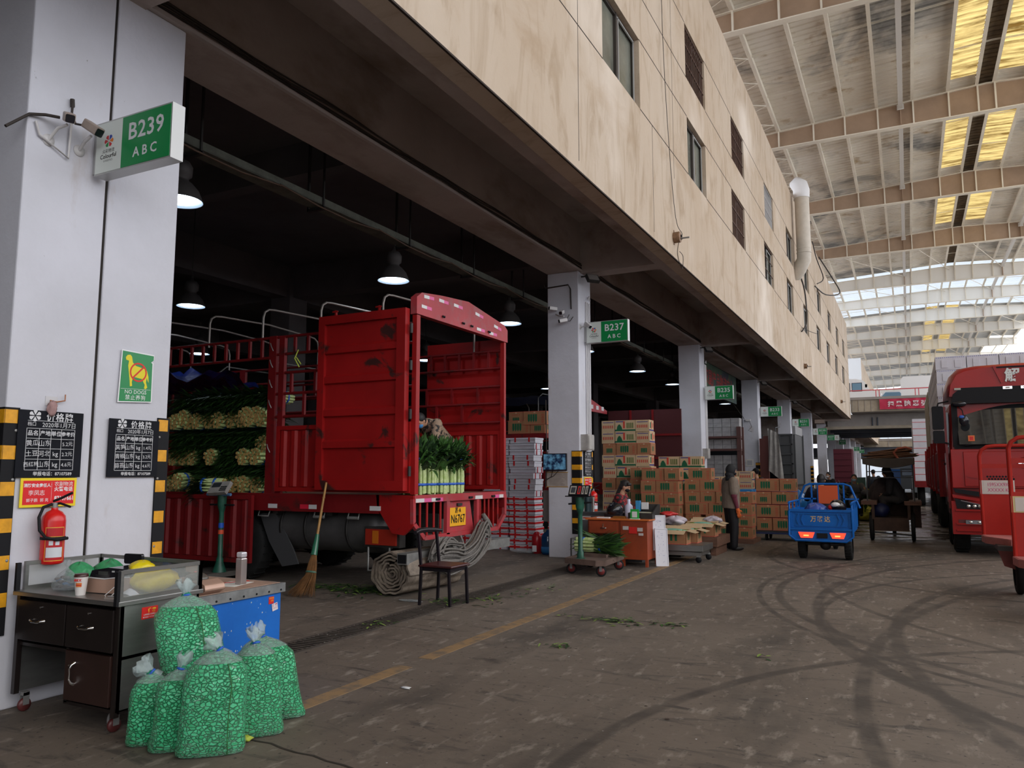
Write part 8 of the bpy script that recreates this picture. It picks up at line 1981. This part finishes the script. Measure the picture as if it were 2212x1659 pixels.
b = MB(mat('lamp_clear', (0, 0, 0)), CHROME); b.box(0.92, Yc - 0.115, 0.62, 1.22, Yc - 0.09, 0.69, 0); b.ell((1.0, Yc - 0.115, 0.655), (0.035, 0.01, 0.025), 1, 10, 6); b.ell((1.14, Yc - 0.115, 0.655), (0.035, 0.01, 0.025), 1, 10, 6); part(bp_, 'fog_lamp', b)
for k, (z0, z1) in enumerate(((2.44, 2.90), (2.17, 2.42))):
    b = MB(BLACK); b.rbox(0.46, Yc + 0.0, z0, 0.66, Yc + 0.12, z1, 0.03, 0); part(lo, 'wing_mirror', b)
b = MB(BLACK); b.tube([(0.56, Yc + 0.06, 2.88), (0.58, Yc + 0.06, 2.96), (0.76, Yc + 0.08, 3.0)], 0.016, None, 6); b.tube([(0.58, Yc + 0.06, 2.2), (0.74, Yc + 0.08, 2.16)], 0.016, None, 6)
b.tube([(0.86, Yc - 0.02, 2.98), (0.98, Yc - 0.08, 2.80), (1.0, Yc - 0.1, 2.66)], 0.01, None, 5); part(lo, 'mirror_arm', b)
b = MB(GLB, mat('decal_blue', (0.02, 0.10, 0.45), 0.4)); b.ell((1.0, Yc - 0.12, 2.60), (0.085, 0.04, 0.11), 0, 16, 10); b.ell((0.96, Yc - 0.155, 2.67), (0.045, 0.01, 0.03), 1, 12, 6); b.ell((0.94, Yc - 0.06, 2.93), (0.13, 0.05, 0.06), 0, 14, 8); part(lo, 'close_view_mirror', b)
b = MB(CR, BLACK, mat('side_glass', (0.03, 0.035, 0.04), 0.1)); b.box(0.685, Yc + 0.35, 1.25, 0.70, Yc + 1.3, 2.0, 0); b.box(0.71, Yc + 0.40, 2.1, 0.755, Yc + 1.2, 2.8, 2); b.box(0.67, Yc + 0.2, 0.9, 0.71, Yc + 0.3, 2.9, 0); b.box(0.66, Yc + 1.1, 1.75, 0.69, Yc + 1.25, 1.8, 1); part(lo, 'cab_door', b)
for (y) in (18.45, 20.3, 26.5, 28, 35, 36.5):
    for x in (0.88, 3.02): put_wheel(lo, (x, y, 0.5), 0.5, 0.28, 'x', 0.55, y < 21)
b = MB(mat('skirt_dark', (0, 0, 0)), DARKMETAL, mat('orange_lens', (0.7, 0.12, 0.01), 0.4)); b.box(0.78, 19.3, 0.4, 1.1, 20.0, 0.95, 1); b.box(0.72, Yc + 1.2, 0.75, 0.8, Yc + 1.9, 1.2, 0); b.box(0.62, 20.6, 1.34, 0.70, 20.7, 1.44, 2); b.box(0.9, 19, 0.7, 3.0, 38, 0.95, 1); part(lo, 'chassis', b)
b = MB(DR, TR); 
for k in range(6):
    y0 = 20.4 + k * 3.0; b.box(0.64, y0, 1.12, 0.70, y0 + 2.92, 2.1, 0); b.box(0.60, y0 - 0.04, 1.05, 0.70, y0 + 0.06, 2.45, 1)
    for q in range(6): b.box(0.62, y0 + 0.3 + q * 0.42, 1.2, 0.65, y0 + 0.42 + q * 0.42, 2.05, 0)
b.box(0.68, 20.35, 1.05, 3.25, 38.4, 1.15, 0); b.box(0.66, 20.33, 1.1, 3.25, 20.38, 2.3, 0); part(lo, 'load_bed', b)
WBX = mat('load_box_white', (0.62, 0.62, 0.68), 0.75, var=0.08, scale=3); DOT = mat('dotted_blue', (0.10, 0.12, 0.42), 0.7)
lb0 = None
zz = [1.17 + 0.31 * k for k in range(10)]
for k, z in enumerate(zz[::-1]):
    for i in range(4):
        lab = 'white foam box, lorry load front, %s, %s' % (ordt(k), ('left end', 'second from left', 'third from left', 'right end')[i])
        loc = (0.98 + i * 0.635 + 0.01 * (k % 2), 20.42, z)
        if lb0 is None:
            b = MB(WBX, DOT); b.box(-0.31, 0, 0, 0.31, 0.5, 0.305, 0)
            for x in (-0.19, 0.08): b.box(x, -0.012, 0.04, x + 0.13, 0.0, 0.22, 0)
            for x in range(14): b.box(-0.29 + x * 0.042, -0.003, 0.272, -0.27 + x * 0.042, 0.0, 0.285, 1)
            lb0 = solo('foam_box', b, lab, 'box', 'white boxes loaded on the lorry', 0.006); lb0.location = loc
        else: dup(lb0, loc, 0, lab)
sb0 = None
for k, z in enumerate(zz[::-1]):
    for i in range(12):
        lab = 'white foam box, road side of lorry load, %s row' % ordt(k); loc = (0.68 , 21.0 + i * 0.63, z)
        if sb0 is None:
            b = MB(WBX); b.box(0, 0, 0, 0.6, 0.61, 0.305, 0); b.box(-0.01, 0.15, 0.06, 0, 0.28, 0.2, 0); b.box(-0.01, 0.38, 0.06, 0, 0.5, 0.2, 0); sb0 = solo('foam_box', b, lab, 'box', 'white boxes along the lorry side, %s row' % ordt(k), 0.006); sb0.location = loc
        else: dup(sb0, loc, 0, lab, 'white boxes along the lorry side, %s row' % ordt(k))
b = MB(mat('wrapped_cover', (0.42, 0.37, 0.28), 0.7, var=0.3, scale=4)); b.box(0.66, 28.6, 1.15, 3.2, 34, 4.2); part(lo, 'wrapped_load', b)
# a second loaded lorry further along
l2 = thing('lorry', 'second loaded lorry parked further down the road past the first', 'truck', (1.6, 44, 0))
b = MB(WBX, REDTAPE); b.box(0.25, 42, 1.2, 2.8, 52, 4.15)
for k in range(9): b.box(0.24, 41.99, 1.5 + k * 0.31, 2.8, 42.0, 1.52 + k * 0.31, 1)
part(l2, 'load', b)
b = MB(DR); b.box(0.2, 41.9, 0.9, 2.85, 52, 1.2); b.box(0.2, 41.9, 1.2, 0.25, 52, 2.3); part(l2, 'load_bed', b)
for y in (43, 44.3, 50): put_wheel(l2, (0.5, y, 0.5), 0.5, 0.28, 'x', 0.5, False)

# hand carts at the right edge
RC = _M['cart_red']; PKD = mat('deck_pink', (0.50, 0.17, 0.16), 0.7, var=0.25, scale=4); SGN = mat('card_sign', (0.62, 0.56, 0.52), 0.7); PEN = mat('marker_pink', (0.60, 0.08, 0.22), 0.7); SGY = mat('card_yellow', (0.60, 0.50, 0.25), 0.7)
def cart(label, x0, x1, yb, yf, zd, ztop, zpan, sign, sy):
    root = thing('hand_cart', label, 'cart', (x0, yb, 0))
    b = MB(PKD, RC); b.prism([(x0, yb), (x1, yb), (x1, yf), (x0 + 0.25, yf), (x0 + 0.02, yb - 0.35)], zd - 0.03, zd, 'z', 0)
    for p, q in (((x0, yb), (x0 + 0.02, yb - 0.35)), ((x0 + 0.02, yb - .35), (x0 + 0.25, yf)), ((x0 + .25, yf), (x1, yf))): b.bar((p[0], p[1], zd - 0.05), (q[0], q[1], zd - 0.05), 0.03, 0.09, 0)
    part(root, 'deck', b)
    b = MB(RC); b.box(x0, yb, zd, x1, yb + 0.03, zpan); part(root, 'solid_panel', b, 0.004)
    b = MB(RC); R_ = 0.14
    b.tube([(x0 + 0.02, yb + 0.015, zd - 0.05), (x0 + 0.02, yb + 0.015, ztop - R_), (x0 + 0.05, yb + 0.015, ztop - 0.06), (x0 + 0.12, yb + 0.015, ztop - 0.01), (x0 + 0.22, yb + 0.015, ztop), (x1, yb + 0.015, ztop)], 0.026, None, 8)
    for z in (ztop - 0.28, zpan + 0.02): b.box(x0, yb, z - 0.03, x1, yb + 0.03, z + 0.03)
    for x in (x0 + 0.35, x1 - 0.05): b.box(x, yb, zpan, x + 0.035, yb + 0.03, ztop)
    part(root, 'back_frame', b)
    b = MB(SGN, PEN, SGY, DOT)
    b.box(x0 + 0.01, yb - 0.008, sy, x0 + 0.42, yb - 0.002, sy + 0.19, 2 if 'X' not in sign[0] else 0); b.box(x0 + 0.05, yb - 0.01, sy + 0.015, x0 + 0.40, yb - 0.006, sy + 0.175, 0)
    b.text(sign[0], YM(x0 + 0.22, yb - 0.012, sy + 0.13), 0.07, 1, sx=0.8); b.text(sign[1], YM(x0 + 0.22, yb - 0.012, sy + 0.055), 0.07, 1, sx=0.8); part(root, 'card_sign', b)
    b = MB(DARKMETAL, PKD); b.prism([(x0 + 0.10, zd - 0.06), (x0 + 0.32, zd - 0.06), (x0 + 0.32, zd - 0.42), (x0 + 0.2, zd - 0.38)], yb - 0.4, yb - 0.38, 'y', 1); b.box(x0 + 0.1, yb - 0.9, zd - 0.14, x1, yb + 0.1, zd - 0.08, 0); part(root, 'under_frame', b)
    for x in (x0 + 0.36, x1 - 0.1):
        put_wheel(root, (x, yb - 0.35, 0.27), 0.27, 0.09, 'x', 0.6, False)
    return root
cart('red steel hand cart with a pale pink deck standing in front of the lorry', 0.87, 1.9, 12.8, 12.0, 0.74, 1.97, 1.32, ('1595XX9X', 'XXXXX K'), 1.30)
cart('nearer red steel hand cart cut by the right edge of the photo', 1.05, 2.1, 11.0, 10.2, 0.62, 2.02, 1.32, ('139', '从新'), 1.13)

# ================================================================ INSIDE AND BEYOND
# red truck behind the carton stacks
t3 = thing('truck', 'dark red stake truck with a blue cover behind the carton stacks', 'truck', (-10, 21, 0))
b = MB(DR, mat('panel_maroon', (0.06, 0.006, 0.008), 0.8)); b.box(-8.3, 23.0, 1.3, -6.0, 23.06, 3.5, 1); b.box(-8.45, 20.4, 1.3, -8.35, 20.5, 3.5, 0); b.box(-15, 20.4, 1.0, -7, 22.9, 1.3, 0)
for x in (-7.6, -6.9): b.box(x, 22.96, 1.3, x + 0.06, 23.0, 3.5, 0)
for z in (2.0, 2.7): b.box(-8.3, 22.96, z, -6.0, 23.0, z + 0.06, 0)
part(t3, 'rear_door', b)
b = MB(DU, STK); b.prism([(20.4, 3.4), (22.9, 3.4), (22.9, 3.5), (21.6, 3.75), (20.4, 3.65)], -8.4, -8.3, 'x', 0)
for k in range(5): b.box(-8.298, 20.6 + k * 0.45, 3.48, -8.294, 20.8 + k * 0.45, 3.6, 1)
part(t3, 'header_board', b)
b = MB(DR); corr(b, -15, -8.5, 20.35, 1.3, 2.2)
for z in (2.5, 2.8, 3.1): b.tube([(-15, 20.4, z), (-8.4, 20.4, z)], 0.02, None, 6)
part(t3, 'side_rails', b)
b = MB(GALV)
for x in (-9.5, -11, -12.5): b.tube([(x, 20.4, 3.0), (x, 20.4, 3.75), (x, 20.7, 3.9), (x, 22.6, 3.9), (x, 22.9, 3.7), (x, 22.9, 1.3)], 0.018, None, 6)
part(t3, 'tarp_hoops', b)
b = MB(mat('blue_cover', (0.01, 0.06, 0.28), 0.35)); P = []
for i in range(14): P.append([(-13 + i * 0.33, 20.4 + j * 0.31, 3.88 - 0.10 * abs(j - 4) * 0.2 + 0.03 * sin(i * 2 + j)) for j in range(9)])
b.grid(P); part(t3, 'rolled_cover', b)
for (x, y) in ((-9.3, 20.6), (-9.3, 22.7)): put_wheel(t3, (x, y, 0.5), 0.5, 0.28, 'y', 0.5, False)
# foam-box racks in the third bay
fr_ = thing('storage_rack', 'tall steel rack packed with grey wrapped foam boxes in the third bay', 'rack', (-7.4, 31.5, 0))
b = MB(mat('rack_brown', (0.09, 0.035, 0.03), 0.7))
for x in (-9.2, -7.55, -6.0): b.box(x, 31.4, 0, x + 0.16, 31.5, 3.4); b.box(x, 32.0, 0, x + 0.16, 32.1, 3.4)
for z in (0.4, 2.45, 2.95): b.box(-9.2, 31.38, z, -5.9, 32.1, z + 0.08)
part(fr_, 'rack_frame', b)
g0 = None; r = random.Random(6)
for zi, (z, h) in enumerate(((0.49, 0.36), (0.85, 0.36), (1.21, 0.36), (1.57, 0.36), (1.93, 0.36), (2.54, 0.36), (3.04, 0.30), (3.40, 0.30))):
    for i in range(9):
        loc = (-9.0 + i * 0.345, 31.55, z); lab = 'grey wrapped box in the third bay rack, %s row' % ordt(7 - zi); gr = 'wrapped boxes in the rack, %s row' % ordt(7 - zi)
        if g0 is None:
            b = MB(mat('wrapped_grey', (0.36, 0.34, 0.34), 0.6, var=0.3, scale=5), mat('dotted_grey', (0.15, 0.14, 0.16), 0.7)); b.box(0, 0, 0, 0.33, 0.5, 0.35, 0)
            for k in range(4): b.box(0.05 + 0.07 * k, -0.004, 0.05, 0.09 + 0.07 * k, 0, 0.30, 0)
            b.box(0.0, -0.005, 0.16, 0.33, -0.003, 0.17, 1); g0 = solo('foam_box', b, lab, 'box', gr, 0.008); g0.location = loc
        else: dup(g0, loc, 0, lab, gr)
# black box truck with a cloth over its door in the fourth bay
t4 = thing('truck', 'dark grey stake truck with its ribbed door open in the fourth bay', 'truck', (-5.5, 37, 0))
b = MB(mat('truck_charcoal', (0.055, 0.058, 0.062), 0.5)); x0, x1, z0, z1, y = -4.90, -4.30, 1.1, 3.20, 34.6
b.box(x0, y, z0, x1, y + 0.05, z1)
for (a, c, d_, e_) in ((x0, z0, x0 + .09, z1), (x1 - .09, z0, x1, z1)): b.box(a, y - 0.06, c, d_, y, e_)
for k in range(6): b.box(x0, y - 0.06, z0 + k * 0.41, x1, y, z0 + 0.07 + k * 0.41)
part(t4, 'rear_door', b, 0.01)
b = MB(BLACK, mat('truck_charcoal', (0, 0, 0))); b.box(-4.3, 34.7, 1.1, -4.22, 37.2, 3.2, 1); b.box(-4.26, 37.1, 1.1, -4.16, 37.2, 3.25, 1); b.box(-12, 34.7, 1.0, -4.2, 37.2, 1.1, 0); b.box(-12, 37.15, 1.1, -4.2, 37.2, 3.1, 0); b.tube([(-5.0, 34.7, 3.2), (-5.0, 34.7, 3.5), (-5.0, 36, 3.6)], 0.02, 1, 5)
b.box(-5.6, 34.66, 1.1, -5.5, 34.72, 3.2, 1)
for z in (1.9, 2.3, 2.7): b.bar((-5.5, 34.68, z), (-4.9, 34.68, z), 0.03)
for k in range(5): b.bar((-5.4 + k * .1, 34.68, 1.9), (-5.4 + k * .1, 34.68, 2.7), 0.02)
part(t4, 'stake_sides', b)
b = MB(mat('header_grey', (0.25, 0.25, 0.26), 0.6)); b.box(-4.32, 34.7, 3.2, -4.2, 37.1, 3.55); part(t4, 'header_board', b)
put_wheel(t4, (-5.8, 34.9, 0.5), 0.5, 0.28, 'y', 0.5, False)
b = MB(mat('post_brown', (0.11, 0.03, 0.025), 0.7)); b.box(-5.35, 33.6, 0.0, -5.15, 33.75, 3.1); b.box(-5.5, 33.6, 0, -5.35, 33.7, 3.0); solo('truck_door_leaf', b, 'brown door leaf standing behind the hanging grey cloth', 'door')
b = MB(mat('cloth_grey', (0.42, 0.40, 0.38), 0.9, var=0.25, scale=6)); P = []
for i in range(10):
    t = i / 9; P.append([(-5.14 + t * 0.42 + 0.10 * (1 - j / 14) * 0 + 0.16 * t * (j / 14), 33.52 + 0.05 * sin(i * 1.9 + j * 0.3), 3.42 - 0.22 * t - j * (0.145 - 0.02 * (1 - t)) ) for j in range(15)])
b.grid(P); b.grid([[(p[0], p[1] + 0.02, p[2]) for p in r_] for r_ in P]); solo('hanging_cloth', b, 'pale grey cloth draped from the dark truck door in the fourth bay', 'cloth')
t5 = thing('truck', 'far maroon container truck backed out at the end of the near block', 'truck', (-4.1, 60.5, 0))
b = MB(mat('maroon', (0.10, 0.008, 0.02), 0.7)); b.box(-4.75, 60, 0.9, -3.55, 62, 3.25)
for k in range(5): b.box(-4.72, 59.95, 1.25 + k * 0.42, -3.6, 60, 1.33 + k * 0.42)
part(t5, 'container', b); b = MB(BLACK); b.box(-4.6, 60.1, 0.5, -3.6, 62, 0.9); part(t5, 'chassis', b); put_wheel(t5, (-3.7, 60.8, 0.45), 0.45, 0.25, 'x', 0.5, False)
tv2 = thing('television', 'small television in a dark case on the B231 pillar', 'television', (-5.9, 43.8, 1.8))
b = MB(BLACK); b.box(-6.18, 43.7, 1.6, -5.68, 43.88, 2.15); part(tv2, 'casing', b); b = MB(_M['tv_picture']); b.box(-6.12, 43.69, 1.66, -5.74, 43.7, 2.08); part(tv2, 'screen', b)
# far traders and vegetables
litter_big = MB(LEAF, LEAFDARK, mat('leaf_pale', (0, 0, 0))); r = random.Random(31)
def heap(cx, cy, rx, ry, h, n_, label, seed, mats):
    b = MB(*mats); r = random.Random(seed)
    crumple(b, (cx, cy, h * 0.45), (rx, ry, h * 0.5), seed, 1, 22, 12, 0.2, zmin=0.001)
    for k in range(n_):
        a = r.uniform(0, 6.28); q = sqrt(r.uniform(0, 1)); x = cx + rx * q * cos(a); y = cy + ry * q * sin(a); z = h * (0.35 + 0.6 * sqrt(max(0, 1 - q * q)))
        blade(b, (x, y, z), (r.uniform(-1, 1), r.uniform(-1, 1), r.uniform(0.1, 0.9)), r.uniform(0.2, 0.4), r.uniform(0.05, 0.11), 0.12, r.choice((0, 0, 1, 2)), n=3)
    return solo('vegetable_heap', b, label, 'vegetables', None, 0, 'stuff')
heap(-2.45, 33.5, 0.9, 0.9, 1.05, 260, 'leafy green vegetables heaped behind the motorcycle rider', 41, (LEAF, LEAFDARK, mat('leaf_pale', (0, 0, 0))))
heap(-1.55, 30.5, 0.6, 0.9, 0.95, 200, 'pile of leafy greens on the right of the motorcycle rider', 42, (LEAF, LEAFDARK, mat('leaf_yellow', (0.45, 0.45, 0.05), 0.6)))
heap(-1.3, 29.0, 0.45, 0.6, 0.5, 120, 'low pile of yellowish greens near the brown tricycle', 43, (LEAF, mat('leaf_yellow', (0, 0, 0)), mat('leaf_pale', (0, 0, 0))))
BB = mat('bright_blue_film', (0.03, 0.22, 0.60), 0.3)
for k, (x, y, z, rx) in enumerate(((-3.75, 30.0, 0.85, 0.45), (-3.2, 30.6, 0.80, 0.5), (-2.75, 30.1, 0.78, 0.35), (-3.9, 28.5, 0.5, 0.4))):
    b = MB(BB); crumple(b, (x, y, z * 0.55), (rx, 0.45, z * 0.62), 90 + k, 0, 24, 14, 0.25, zmin=0.001)
    solo('plastic_sack', b, ('blue plastic sack at the left of the group behind the flat cart', 'blue plastic sack behind the navy rider', 'blue plastic sack next to the seated far trader', 'small blue sack low behind the cartons on the flat cart')[k], 'sack')
b = MB(BB); crumple(b, (-1.0, 31.8, 0.45), (0.22, 0.3, 0.5), 99, 0, 20, 12, 0.25, zmin=0.001); solo('plastic_sack', b, 'bright blue sack standing between the greens and the brown tricycle', 'sack')
G_ = mat('jacket_grey', (0, 0, 0)); DK = mat('jacket_black', (0, 0, 0))
person('person in a dark coat standing among the vegetables behind the navy rider', (-2.75, 32.2, 0), 150, standing(0.93), (DK, BLACK, BLACK), None, WHITE, vx=0.02)
person('person in a dark coat standing with back turned beyond the greens', (-1.35, 36.5, 0), 20, standing(1.0), (mat('coat_dark_blue', (0.02, 0.03, 0.05), 0.8), BLACK, BLACK), ('cap', BLACK), vx=0.02)
person('person in a red sleeve and grey knitted hat behind the blue green boxes', (-4.45, 25.5, 0), -60, standing(0.95), (mat('sleeve_red', (0.42, 0.01, 0.015), 0.8), BLACK, BLACK), ('beanie', mat('hat_grey', (0.15, 0.16, 0.20), 0.9)), vx=0.02)
person('person in a black cap just visible over the cartons on the flat cart', (-3.85, 22.9, 0), 60, standing(1.0), (DK, BLACK, BLACK), ('cap', BLACK), vx=0.02)
b = MB(mat('green_bin', (0.06, 0.14, 0.12), 0.6)); b.box(-3.2, 52.2, 0, -2.4, 53, 1.3); solo('bin', b, 'dull green bin far down by the B230 pillar', 'bin')
# far traffic under the overpasses
def far_van(x, y, col, label, w=1.7, h=1.5, L=3.5, z=0.0, glass=(0.05, 0.07, 0.10)):
    root = thing('van', label, 'van', (x, y, z)); b = MB(mat('van_%s' % col, {'blue': (0.03, 0.12, 0.36), 'white': (0.80, 0.82, 0.84), 'grey': (0.16, 0.18, 0.20), 'black': (0.03, 0.035, 0.04)}[col], 0.35))
    b.prism([(y, z + 0.35), (y + L, z + 0.35), (y + L, z + h), (y + 0.35, z + h), (y, z + h * 0.62)], x, x + w, 'x'); part(root, 'van_body', b, 0.04)
    b = MB(mat('van_glass', glass, 0.15)); b.box(x + 0.12, y + 0.1, z + h * 0.66, x + w - 0.12, y + 0.16, z + h * 0.92); part(root, 'rear_window', b)
    for xx in (x + 0.15, x + w - 0.15): put_wheel(root, (xx, y + 0.6, z + 0.3), 0.3, 0.18, 'x', 0.5, False)
    return root
far_van(0.15, 55.0, 'grey', 'grey three wheeled van far down the road under the overpass', 1.3, 1.35)
far_van(-0.6, 66.0, 'black', 'black van under the overpass behind the brown tricycle', 1.6, 1.9, 4)
far_van(1.3, 74.0, 'blue', 'small blue vehicle far off beside the second lorry', 1.4, 1.3)
far_van(-1.6, 80.0, 'blue', 'tall blue truck box far off beyond the canopy', 1.9, 2.6, 6)
far_van(0.4, 95.0, 'white', 'white van in the light beyond the second overpass', 1.8, 2.0, 4)
# vans parked on the overpass deck
VW = mat('van_white', (0, 0, 0)); VG = mat('van_side_glass', (0.16, 0.30, 0.42), 0.15); 
def bus(x0, x1, y, z, label, face=1, rear=False):
    root = thing('minibus', label, 'minibus', ((x0 + x1) / 2, y, z)); h = 2.15
    prof = [(x0, z + 0.35), (x1, z + 0.35), (x1, z + 0.95), (x1 - 0.75, z + 1.25), (x1 - 1.15, z + 1.95), (x1 - 1.7, z + h), (x0 + 0.1, z + h), (x0, z + 2.0)]
    if rear: prof = [(x0, z + 0.35), (x1, z + 0.35), (x1, z + 1.9), (x1 - 0.15, z + h), (x0 + 0.2, z + h), (x0, z + 1.9)]
    b = MB(mat('van_bright', (0.84, 0.85, 0.86), 0.4)); b.prism(prof, y, y + 1.9, 'y'); part(root, 'bus_body', b, 0.06)
    if not rear:
        for (a, c) in ((x0 + 0.3, x0 + 1.3), (x0 + 1.5, x0 + 2.5), (x1 - 2.0, x1 - 1.35)):
            if c < x1 - 1.2:
                b = MB(VG, BLACK); b.box(a - 0.04, y - 0.01, z + 1.16, c + 0.04, y, z + 1.84, 1); b.box(a, y - 0.015, z + 1.2, c, y - 0.01, z + 1.8, 0); part(root, 'side_window', b)
        b = MB(BLACK); b.box(x1 - 1.1, y + 0.0, z + 1.45, x1 - 0.95, y + 0.1, z + 1.7); part(root, 'wing_mirror', b)
    else:
        b = MB(VG, BLACK); b.box(x1 - 0.75, y - 0.01, z + 1.15, x1 - 0.1, y, z + 1.8, 0); part(root, 'side_window', b)
        b = MB(STKR); b.box(x1 - 1.0, y - 0.015, z + 0.9, x1 - 0.88, y, z + 1.3); part(root, 'tail_lamp', b)
    for xx in (x0 + 0.8, x1 - 0.9): put_wheel(root, (xx, y + 0.15, z + 0.36), 0.36, 0.22, 'y', 0.5, False)
    return root
bus(-6.3, -1.6, 65.5, 6.66, 'white minibus with three blue side windows parked on the overpass'); bus(-0.25, 3.6, 65.5, 6.66, 'taller white van seen from behind on the overpass', 1, True)
cr_ = thing('car', 'white car parked between the two vans on the overpass', 'car', (-1.4, 68, 6.66))
b = MB(mat('van_bright', (0, 0, 0))); b.prism([(-2.3, 6.7), (0.6, 6.7), (0.6, 7.3), (0.1, 7.45), (-0.3, 7.95), (-1.4, 7.98), (-1.9, 7.5), (-2.3, 7.4)], 68, 69.7, 'y'); part(cr_, 'car_body', b, 0.05)
b = MB(VG); b.prism([(-1.7, 7.5), (0.0, 7.5), (-0.35, 7.88), (-1.35, 7.9)], 67.98, 68, 'y'); part(cr_, 'side_window', b)
for x in (-1.8, 0.0): put_wheel(cr_, (x, 68.2, 6.98), 0.32, 0.2, 'y', 0.5, False)

# facade fittings
vp = thing('vent_pipe', 'fat pale exhaust pipe rising up the beige wall with an elbow at each end', 'pipe', (-3.2, 31.6, 9.5))
b = MB(mat('pipe_cream', (0.62, 0.56, 0.48), 0.6, var=0.15, scale=3)); b.tube([(-3.62, 31.9, 9.35), (-3.45, 31.7, 9.5), (-3.24, 31.55, 9.85), (-3.22, 31.5, 10.2), (-3.22, 31.5, 12.35)], 0.27, None, 20)
for z in (10.1, 10.25): b.lathe([(0.27, -0.02), (0.285, 0), (0.27, 0.02)], 0, 24, tr(-3.22, 31.5, z))
part(vp, 'riser', b)
b = MB(mat('pipe_white', (0.74, 0.74, 0.76), 0.45)); b.tube([(-3.22, 31.5, 12.30), (-3.22, 31.5, 12.62), (-3.26, 31.52, 12.80), (-3.42, 31.6, 12.95), (-3.60, 31.7, 12.98)], [0.29, 0.31, 0.31, 0.28, 0.12], None, 20); part(vp, 'cowl', b)
for k, (y, z) in enumerate(((13.6, 5.84), (33.4, 5.9), (52.5, 6.0))):
    a_ = thing('alarm_box', ('rusty round alarm box with a short pipe on the beige wall above the cartons', 'second small alarm box lower down the beige wall', 'third alarm box near the far end of the beige wall')[k], 'alarm', (-3.5, y, z))
    b = MB(mat('rusty_tin', (0.28, 0.16, 0.09), 0.6, 0.3, var=0.5, scale=8)); b.cyl((-3.6, y, z), (-3.48, y, z), 0.10, None, 16); b.box(-3.6, y - 0.02, z - 0.13, -3.59, y + 0.02, z + 0.14); part(a_, 'housing', b)
    b = MB(GALV, BLACK); b.cyl((-3.48, y + 0.02, z - 0.02), (-3.32, y + 0.02, z - 0.02), 0.016, 0, 8); b.box(-3.48, y + 0.03, z - 0.03, -3.46, y + 0.07, z + 0.05, 1); part(a_, 'outlet', b)
WB = mat('wire_black', (0.02, 0.015, 0.014), 0.6)
def wire(pts, r_, label):
    b = MB(WB); Q = []
    for i in range(len(pts) - 1):
        p0 = Vector(pts[max(i - 1, 0)]); p1 = Vector(pts[i]); p2 = Vector(pts[i + 1]); p3 = Vector(pts[min(i + 2, len(pts) - 1)])
        for s_ in (0, .25, .5, .75): Q.append(0.5 * ((2 * p1) + (-p0 + p2) * s_ + (2 * p0 - 5 * p1 + 4 * p2 - p3) * s_ ** 2 + (-p0 + 3 * p1 - 3 * p2 + p3) * s_ ** 3))
    Q.append(Vector(pts[-1])); b.tube(Q, r_, None, 5); return solo('cable', b, label, 'cable')
X_ = -3.545
wire([(X_, 12.9, 12.4), (X_, 12.95, 9.5), (X_, 13.2, 7.5), (X_, 13.55, 6.2), (X_ + .05, 13.8, 5.95), (X_ + 0.03, 13.6, 5.72), (X_ + .02, 13.55, 5.5), (X_ + .03, 13.8, 5.3), (X_ + .03, 13.9, 5.55), (X_ + .02, 13.7, 5.6)], 0.006, 'thin wire hanging down the beige wall to the rusty alarm box')
wire([(X_, 32.8, 9.6), (X_ + .1, 33.3, 9.0), (X_ + .12, 33.5, 8.2), (X_ + .1, 33.3, 7.6), (X_, 32.6, 7.2)], 0.03, 'dark cable dropping from the exhaust pipe to a window below')
wire([(X_, 32.9, 7.4), (X_ + .2, 34.0, 7.4), (X_ + .3, 35.5, 7.55)], 0.012, 'short wire stretched out from the wall below the exhaust pipe')
wire([(X_, 38.5, 12.5), (X_ + .1, 39.0, 11.8), (X_ + .3, 39.9, 11.0), (X_ + .1, 38.8, 10.5)], 0.025, 'inner loop of cable hanging from the roof edge of the beige wall')
wire([(X_, 41.5, 12.5), (X_ + .5, 42.5, 11.6), (X_ + .8, 43.2, 10.9), (X_ + .3, 41.0, 10.4), (X_, 38.8, 10.4)], 0.03, 'wide loop of cable hanging from the roof edge of the beige wall')
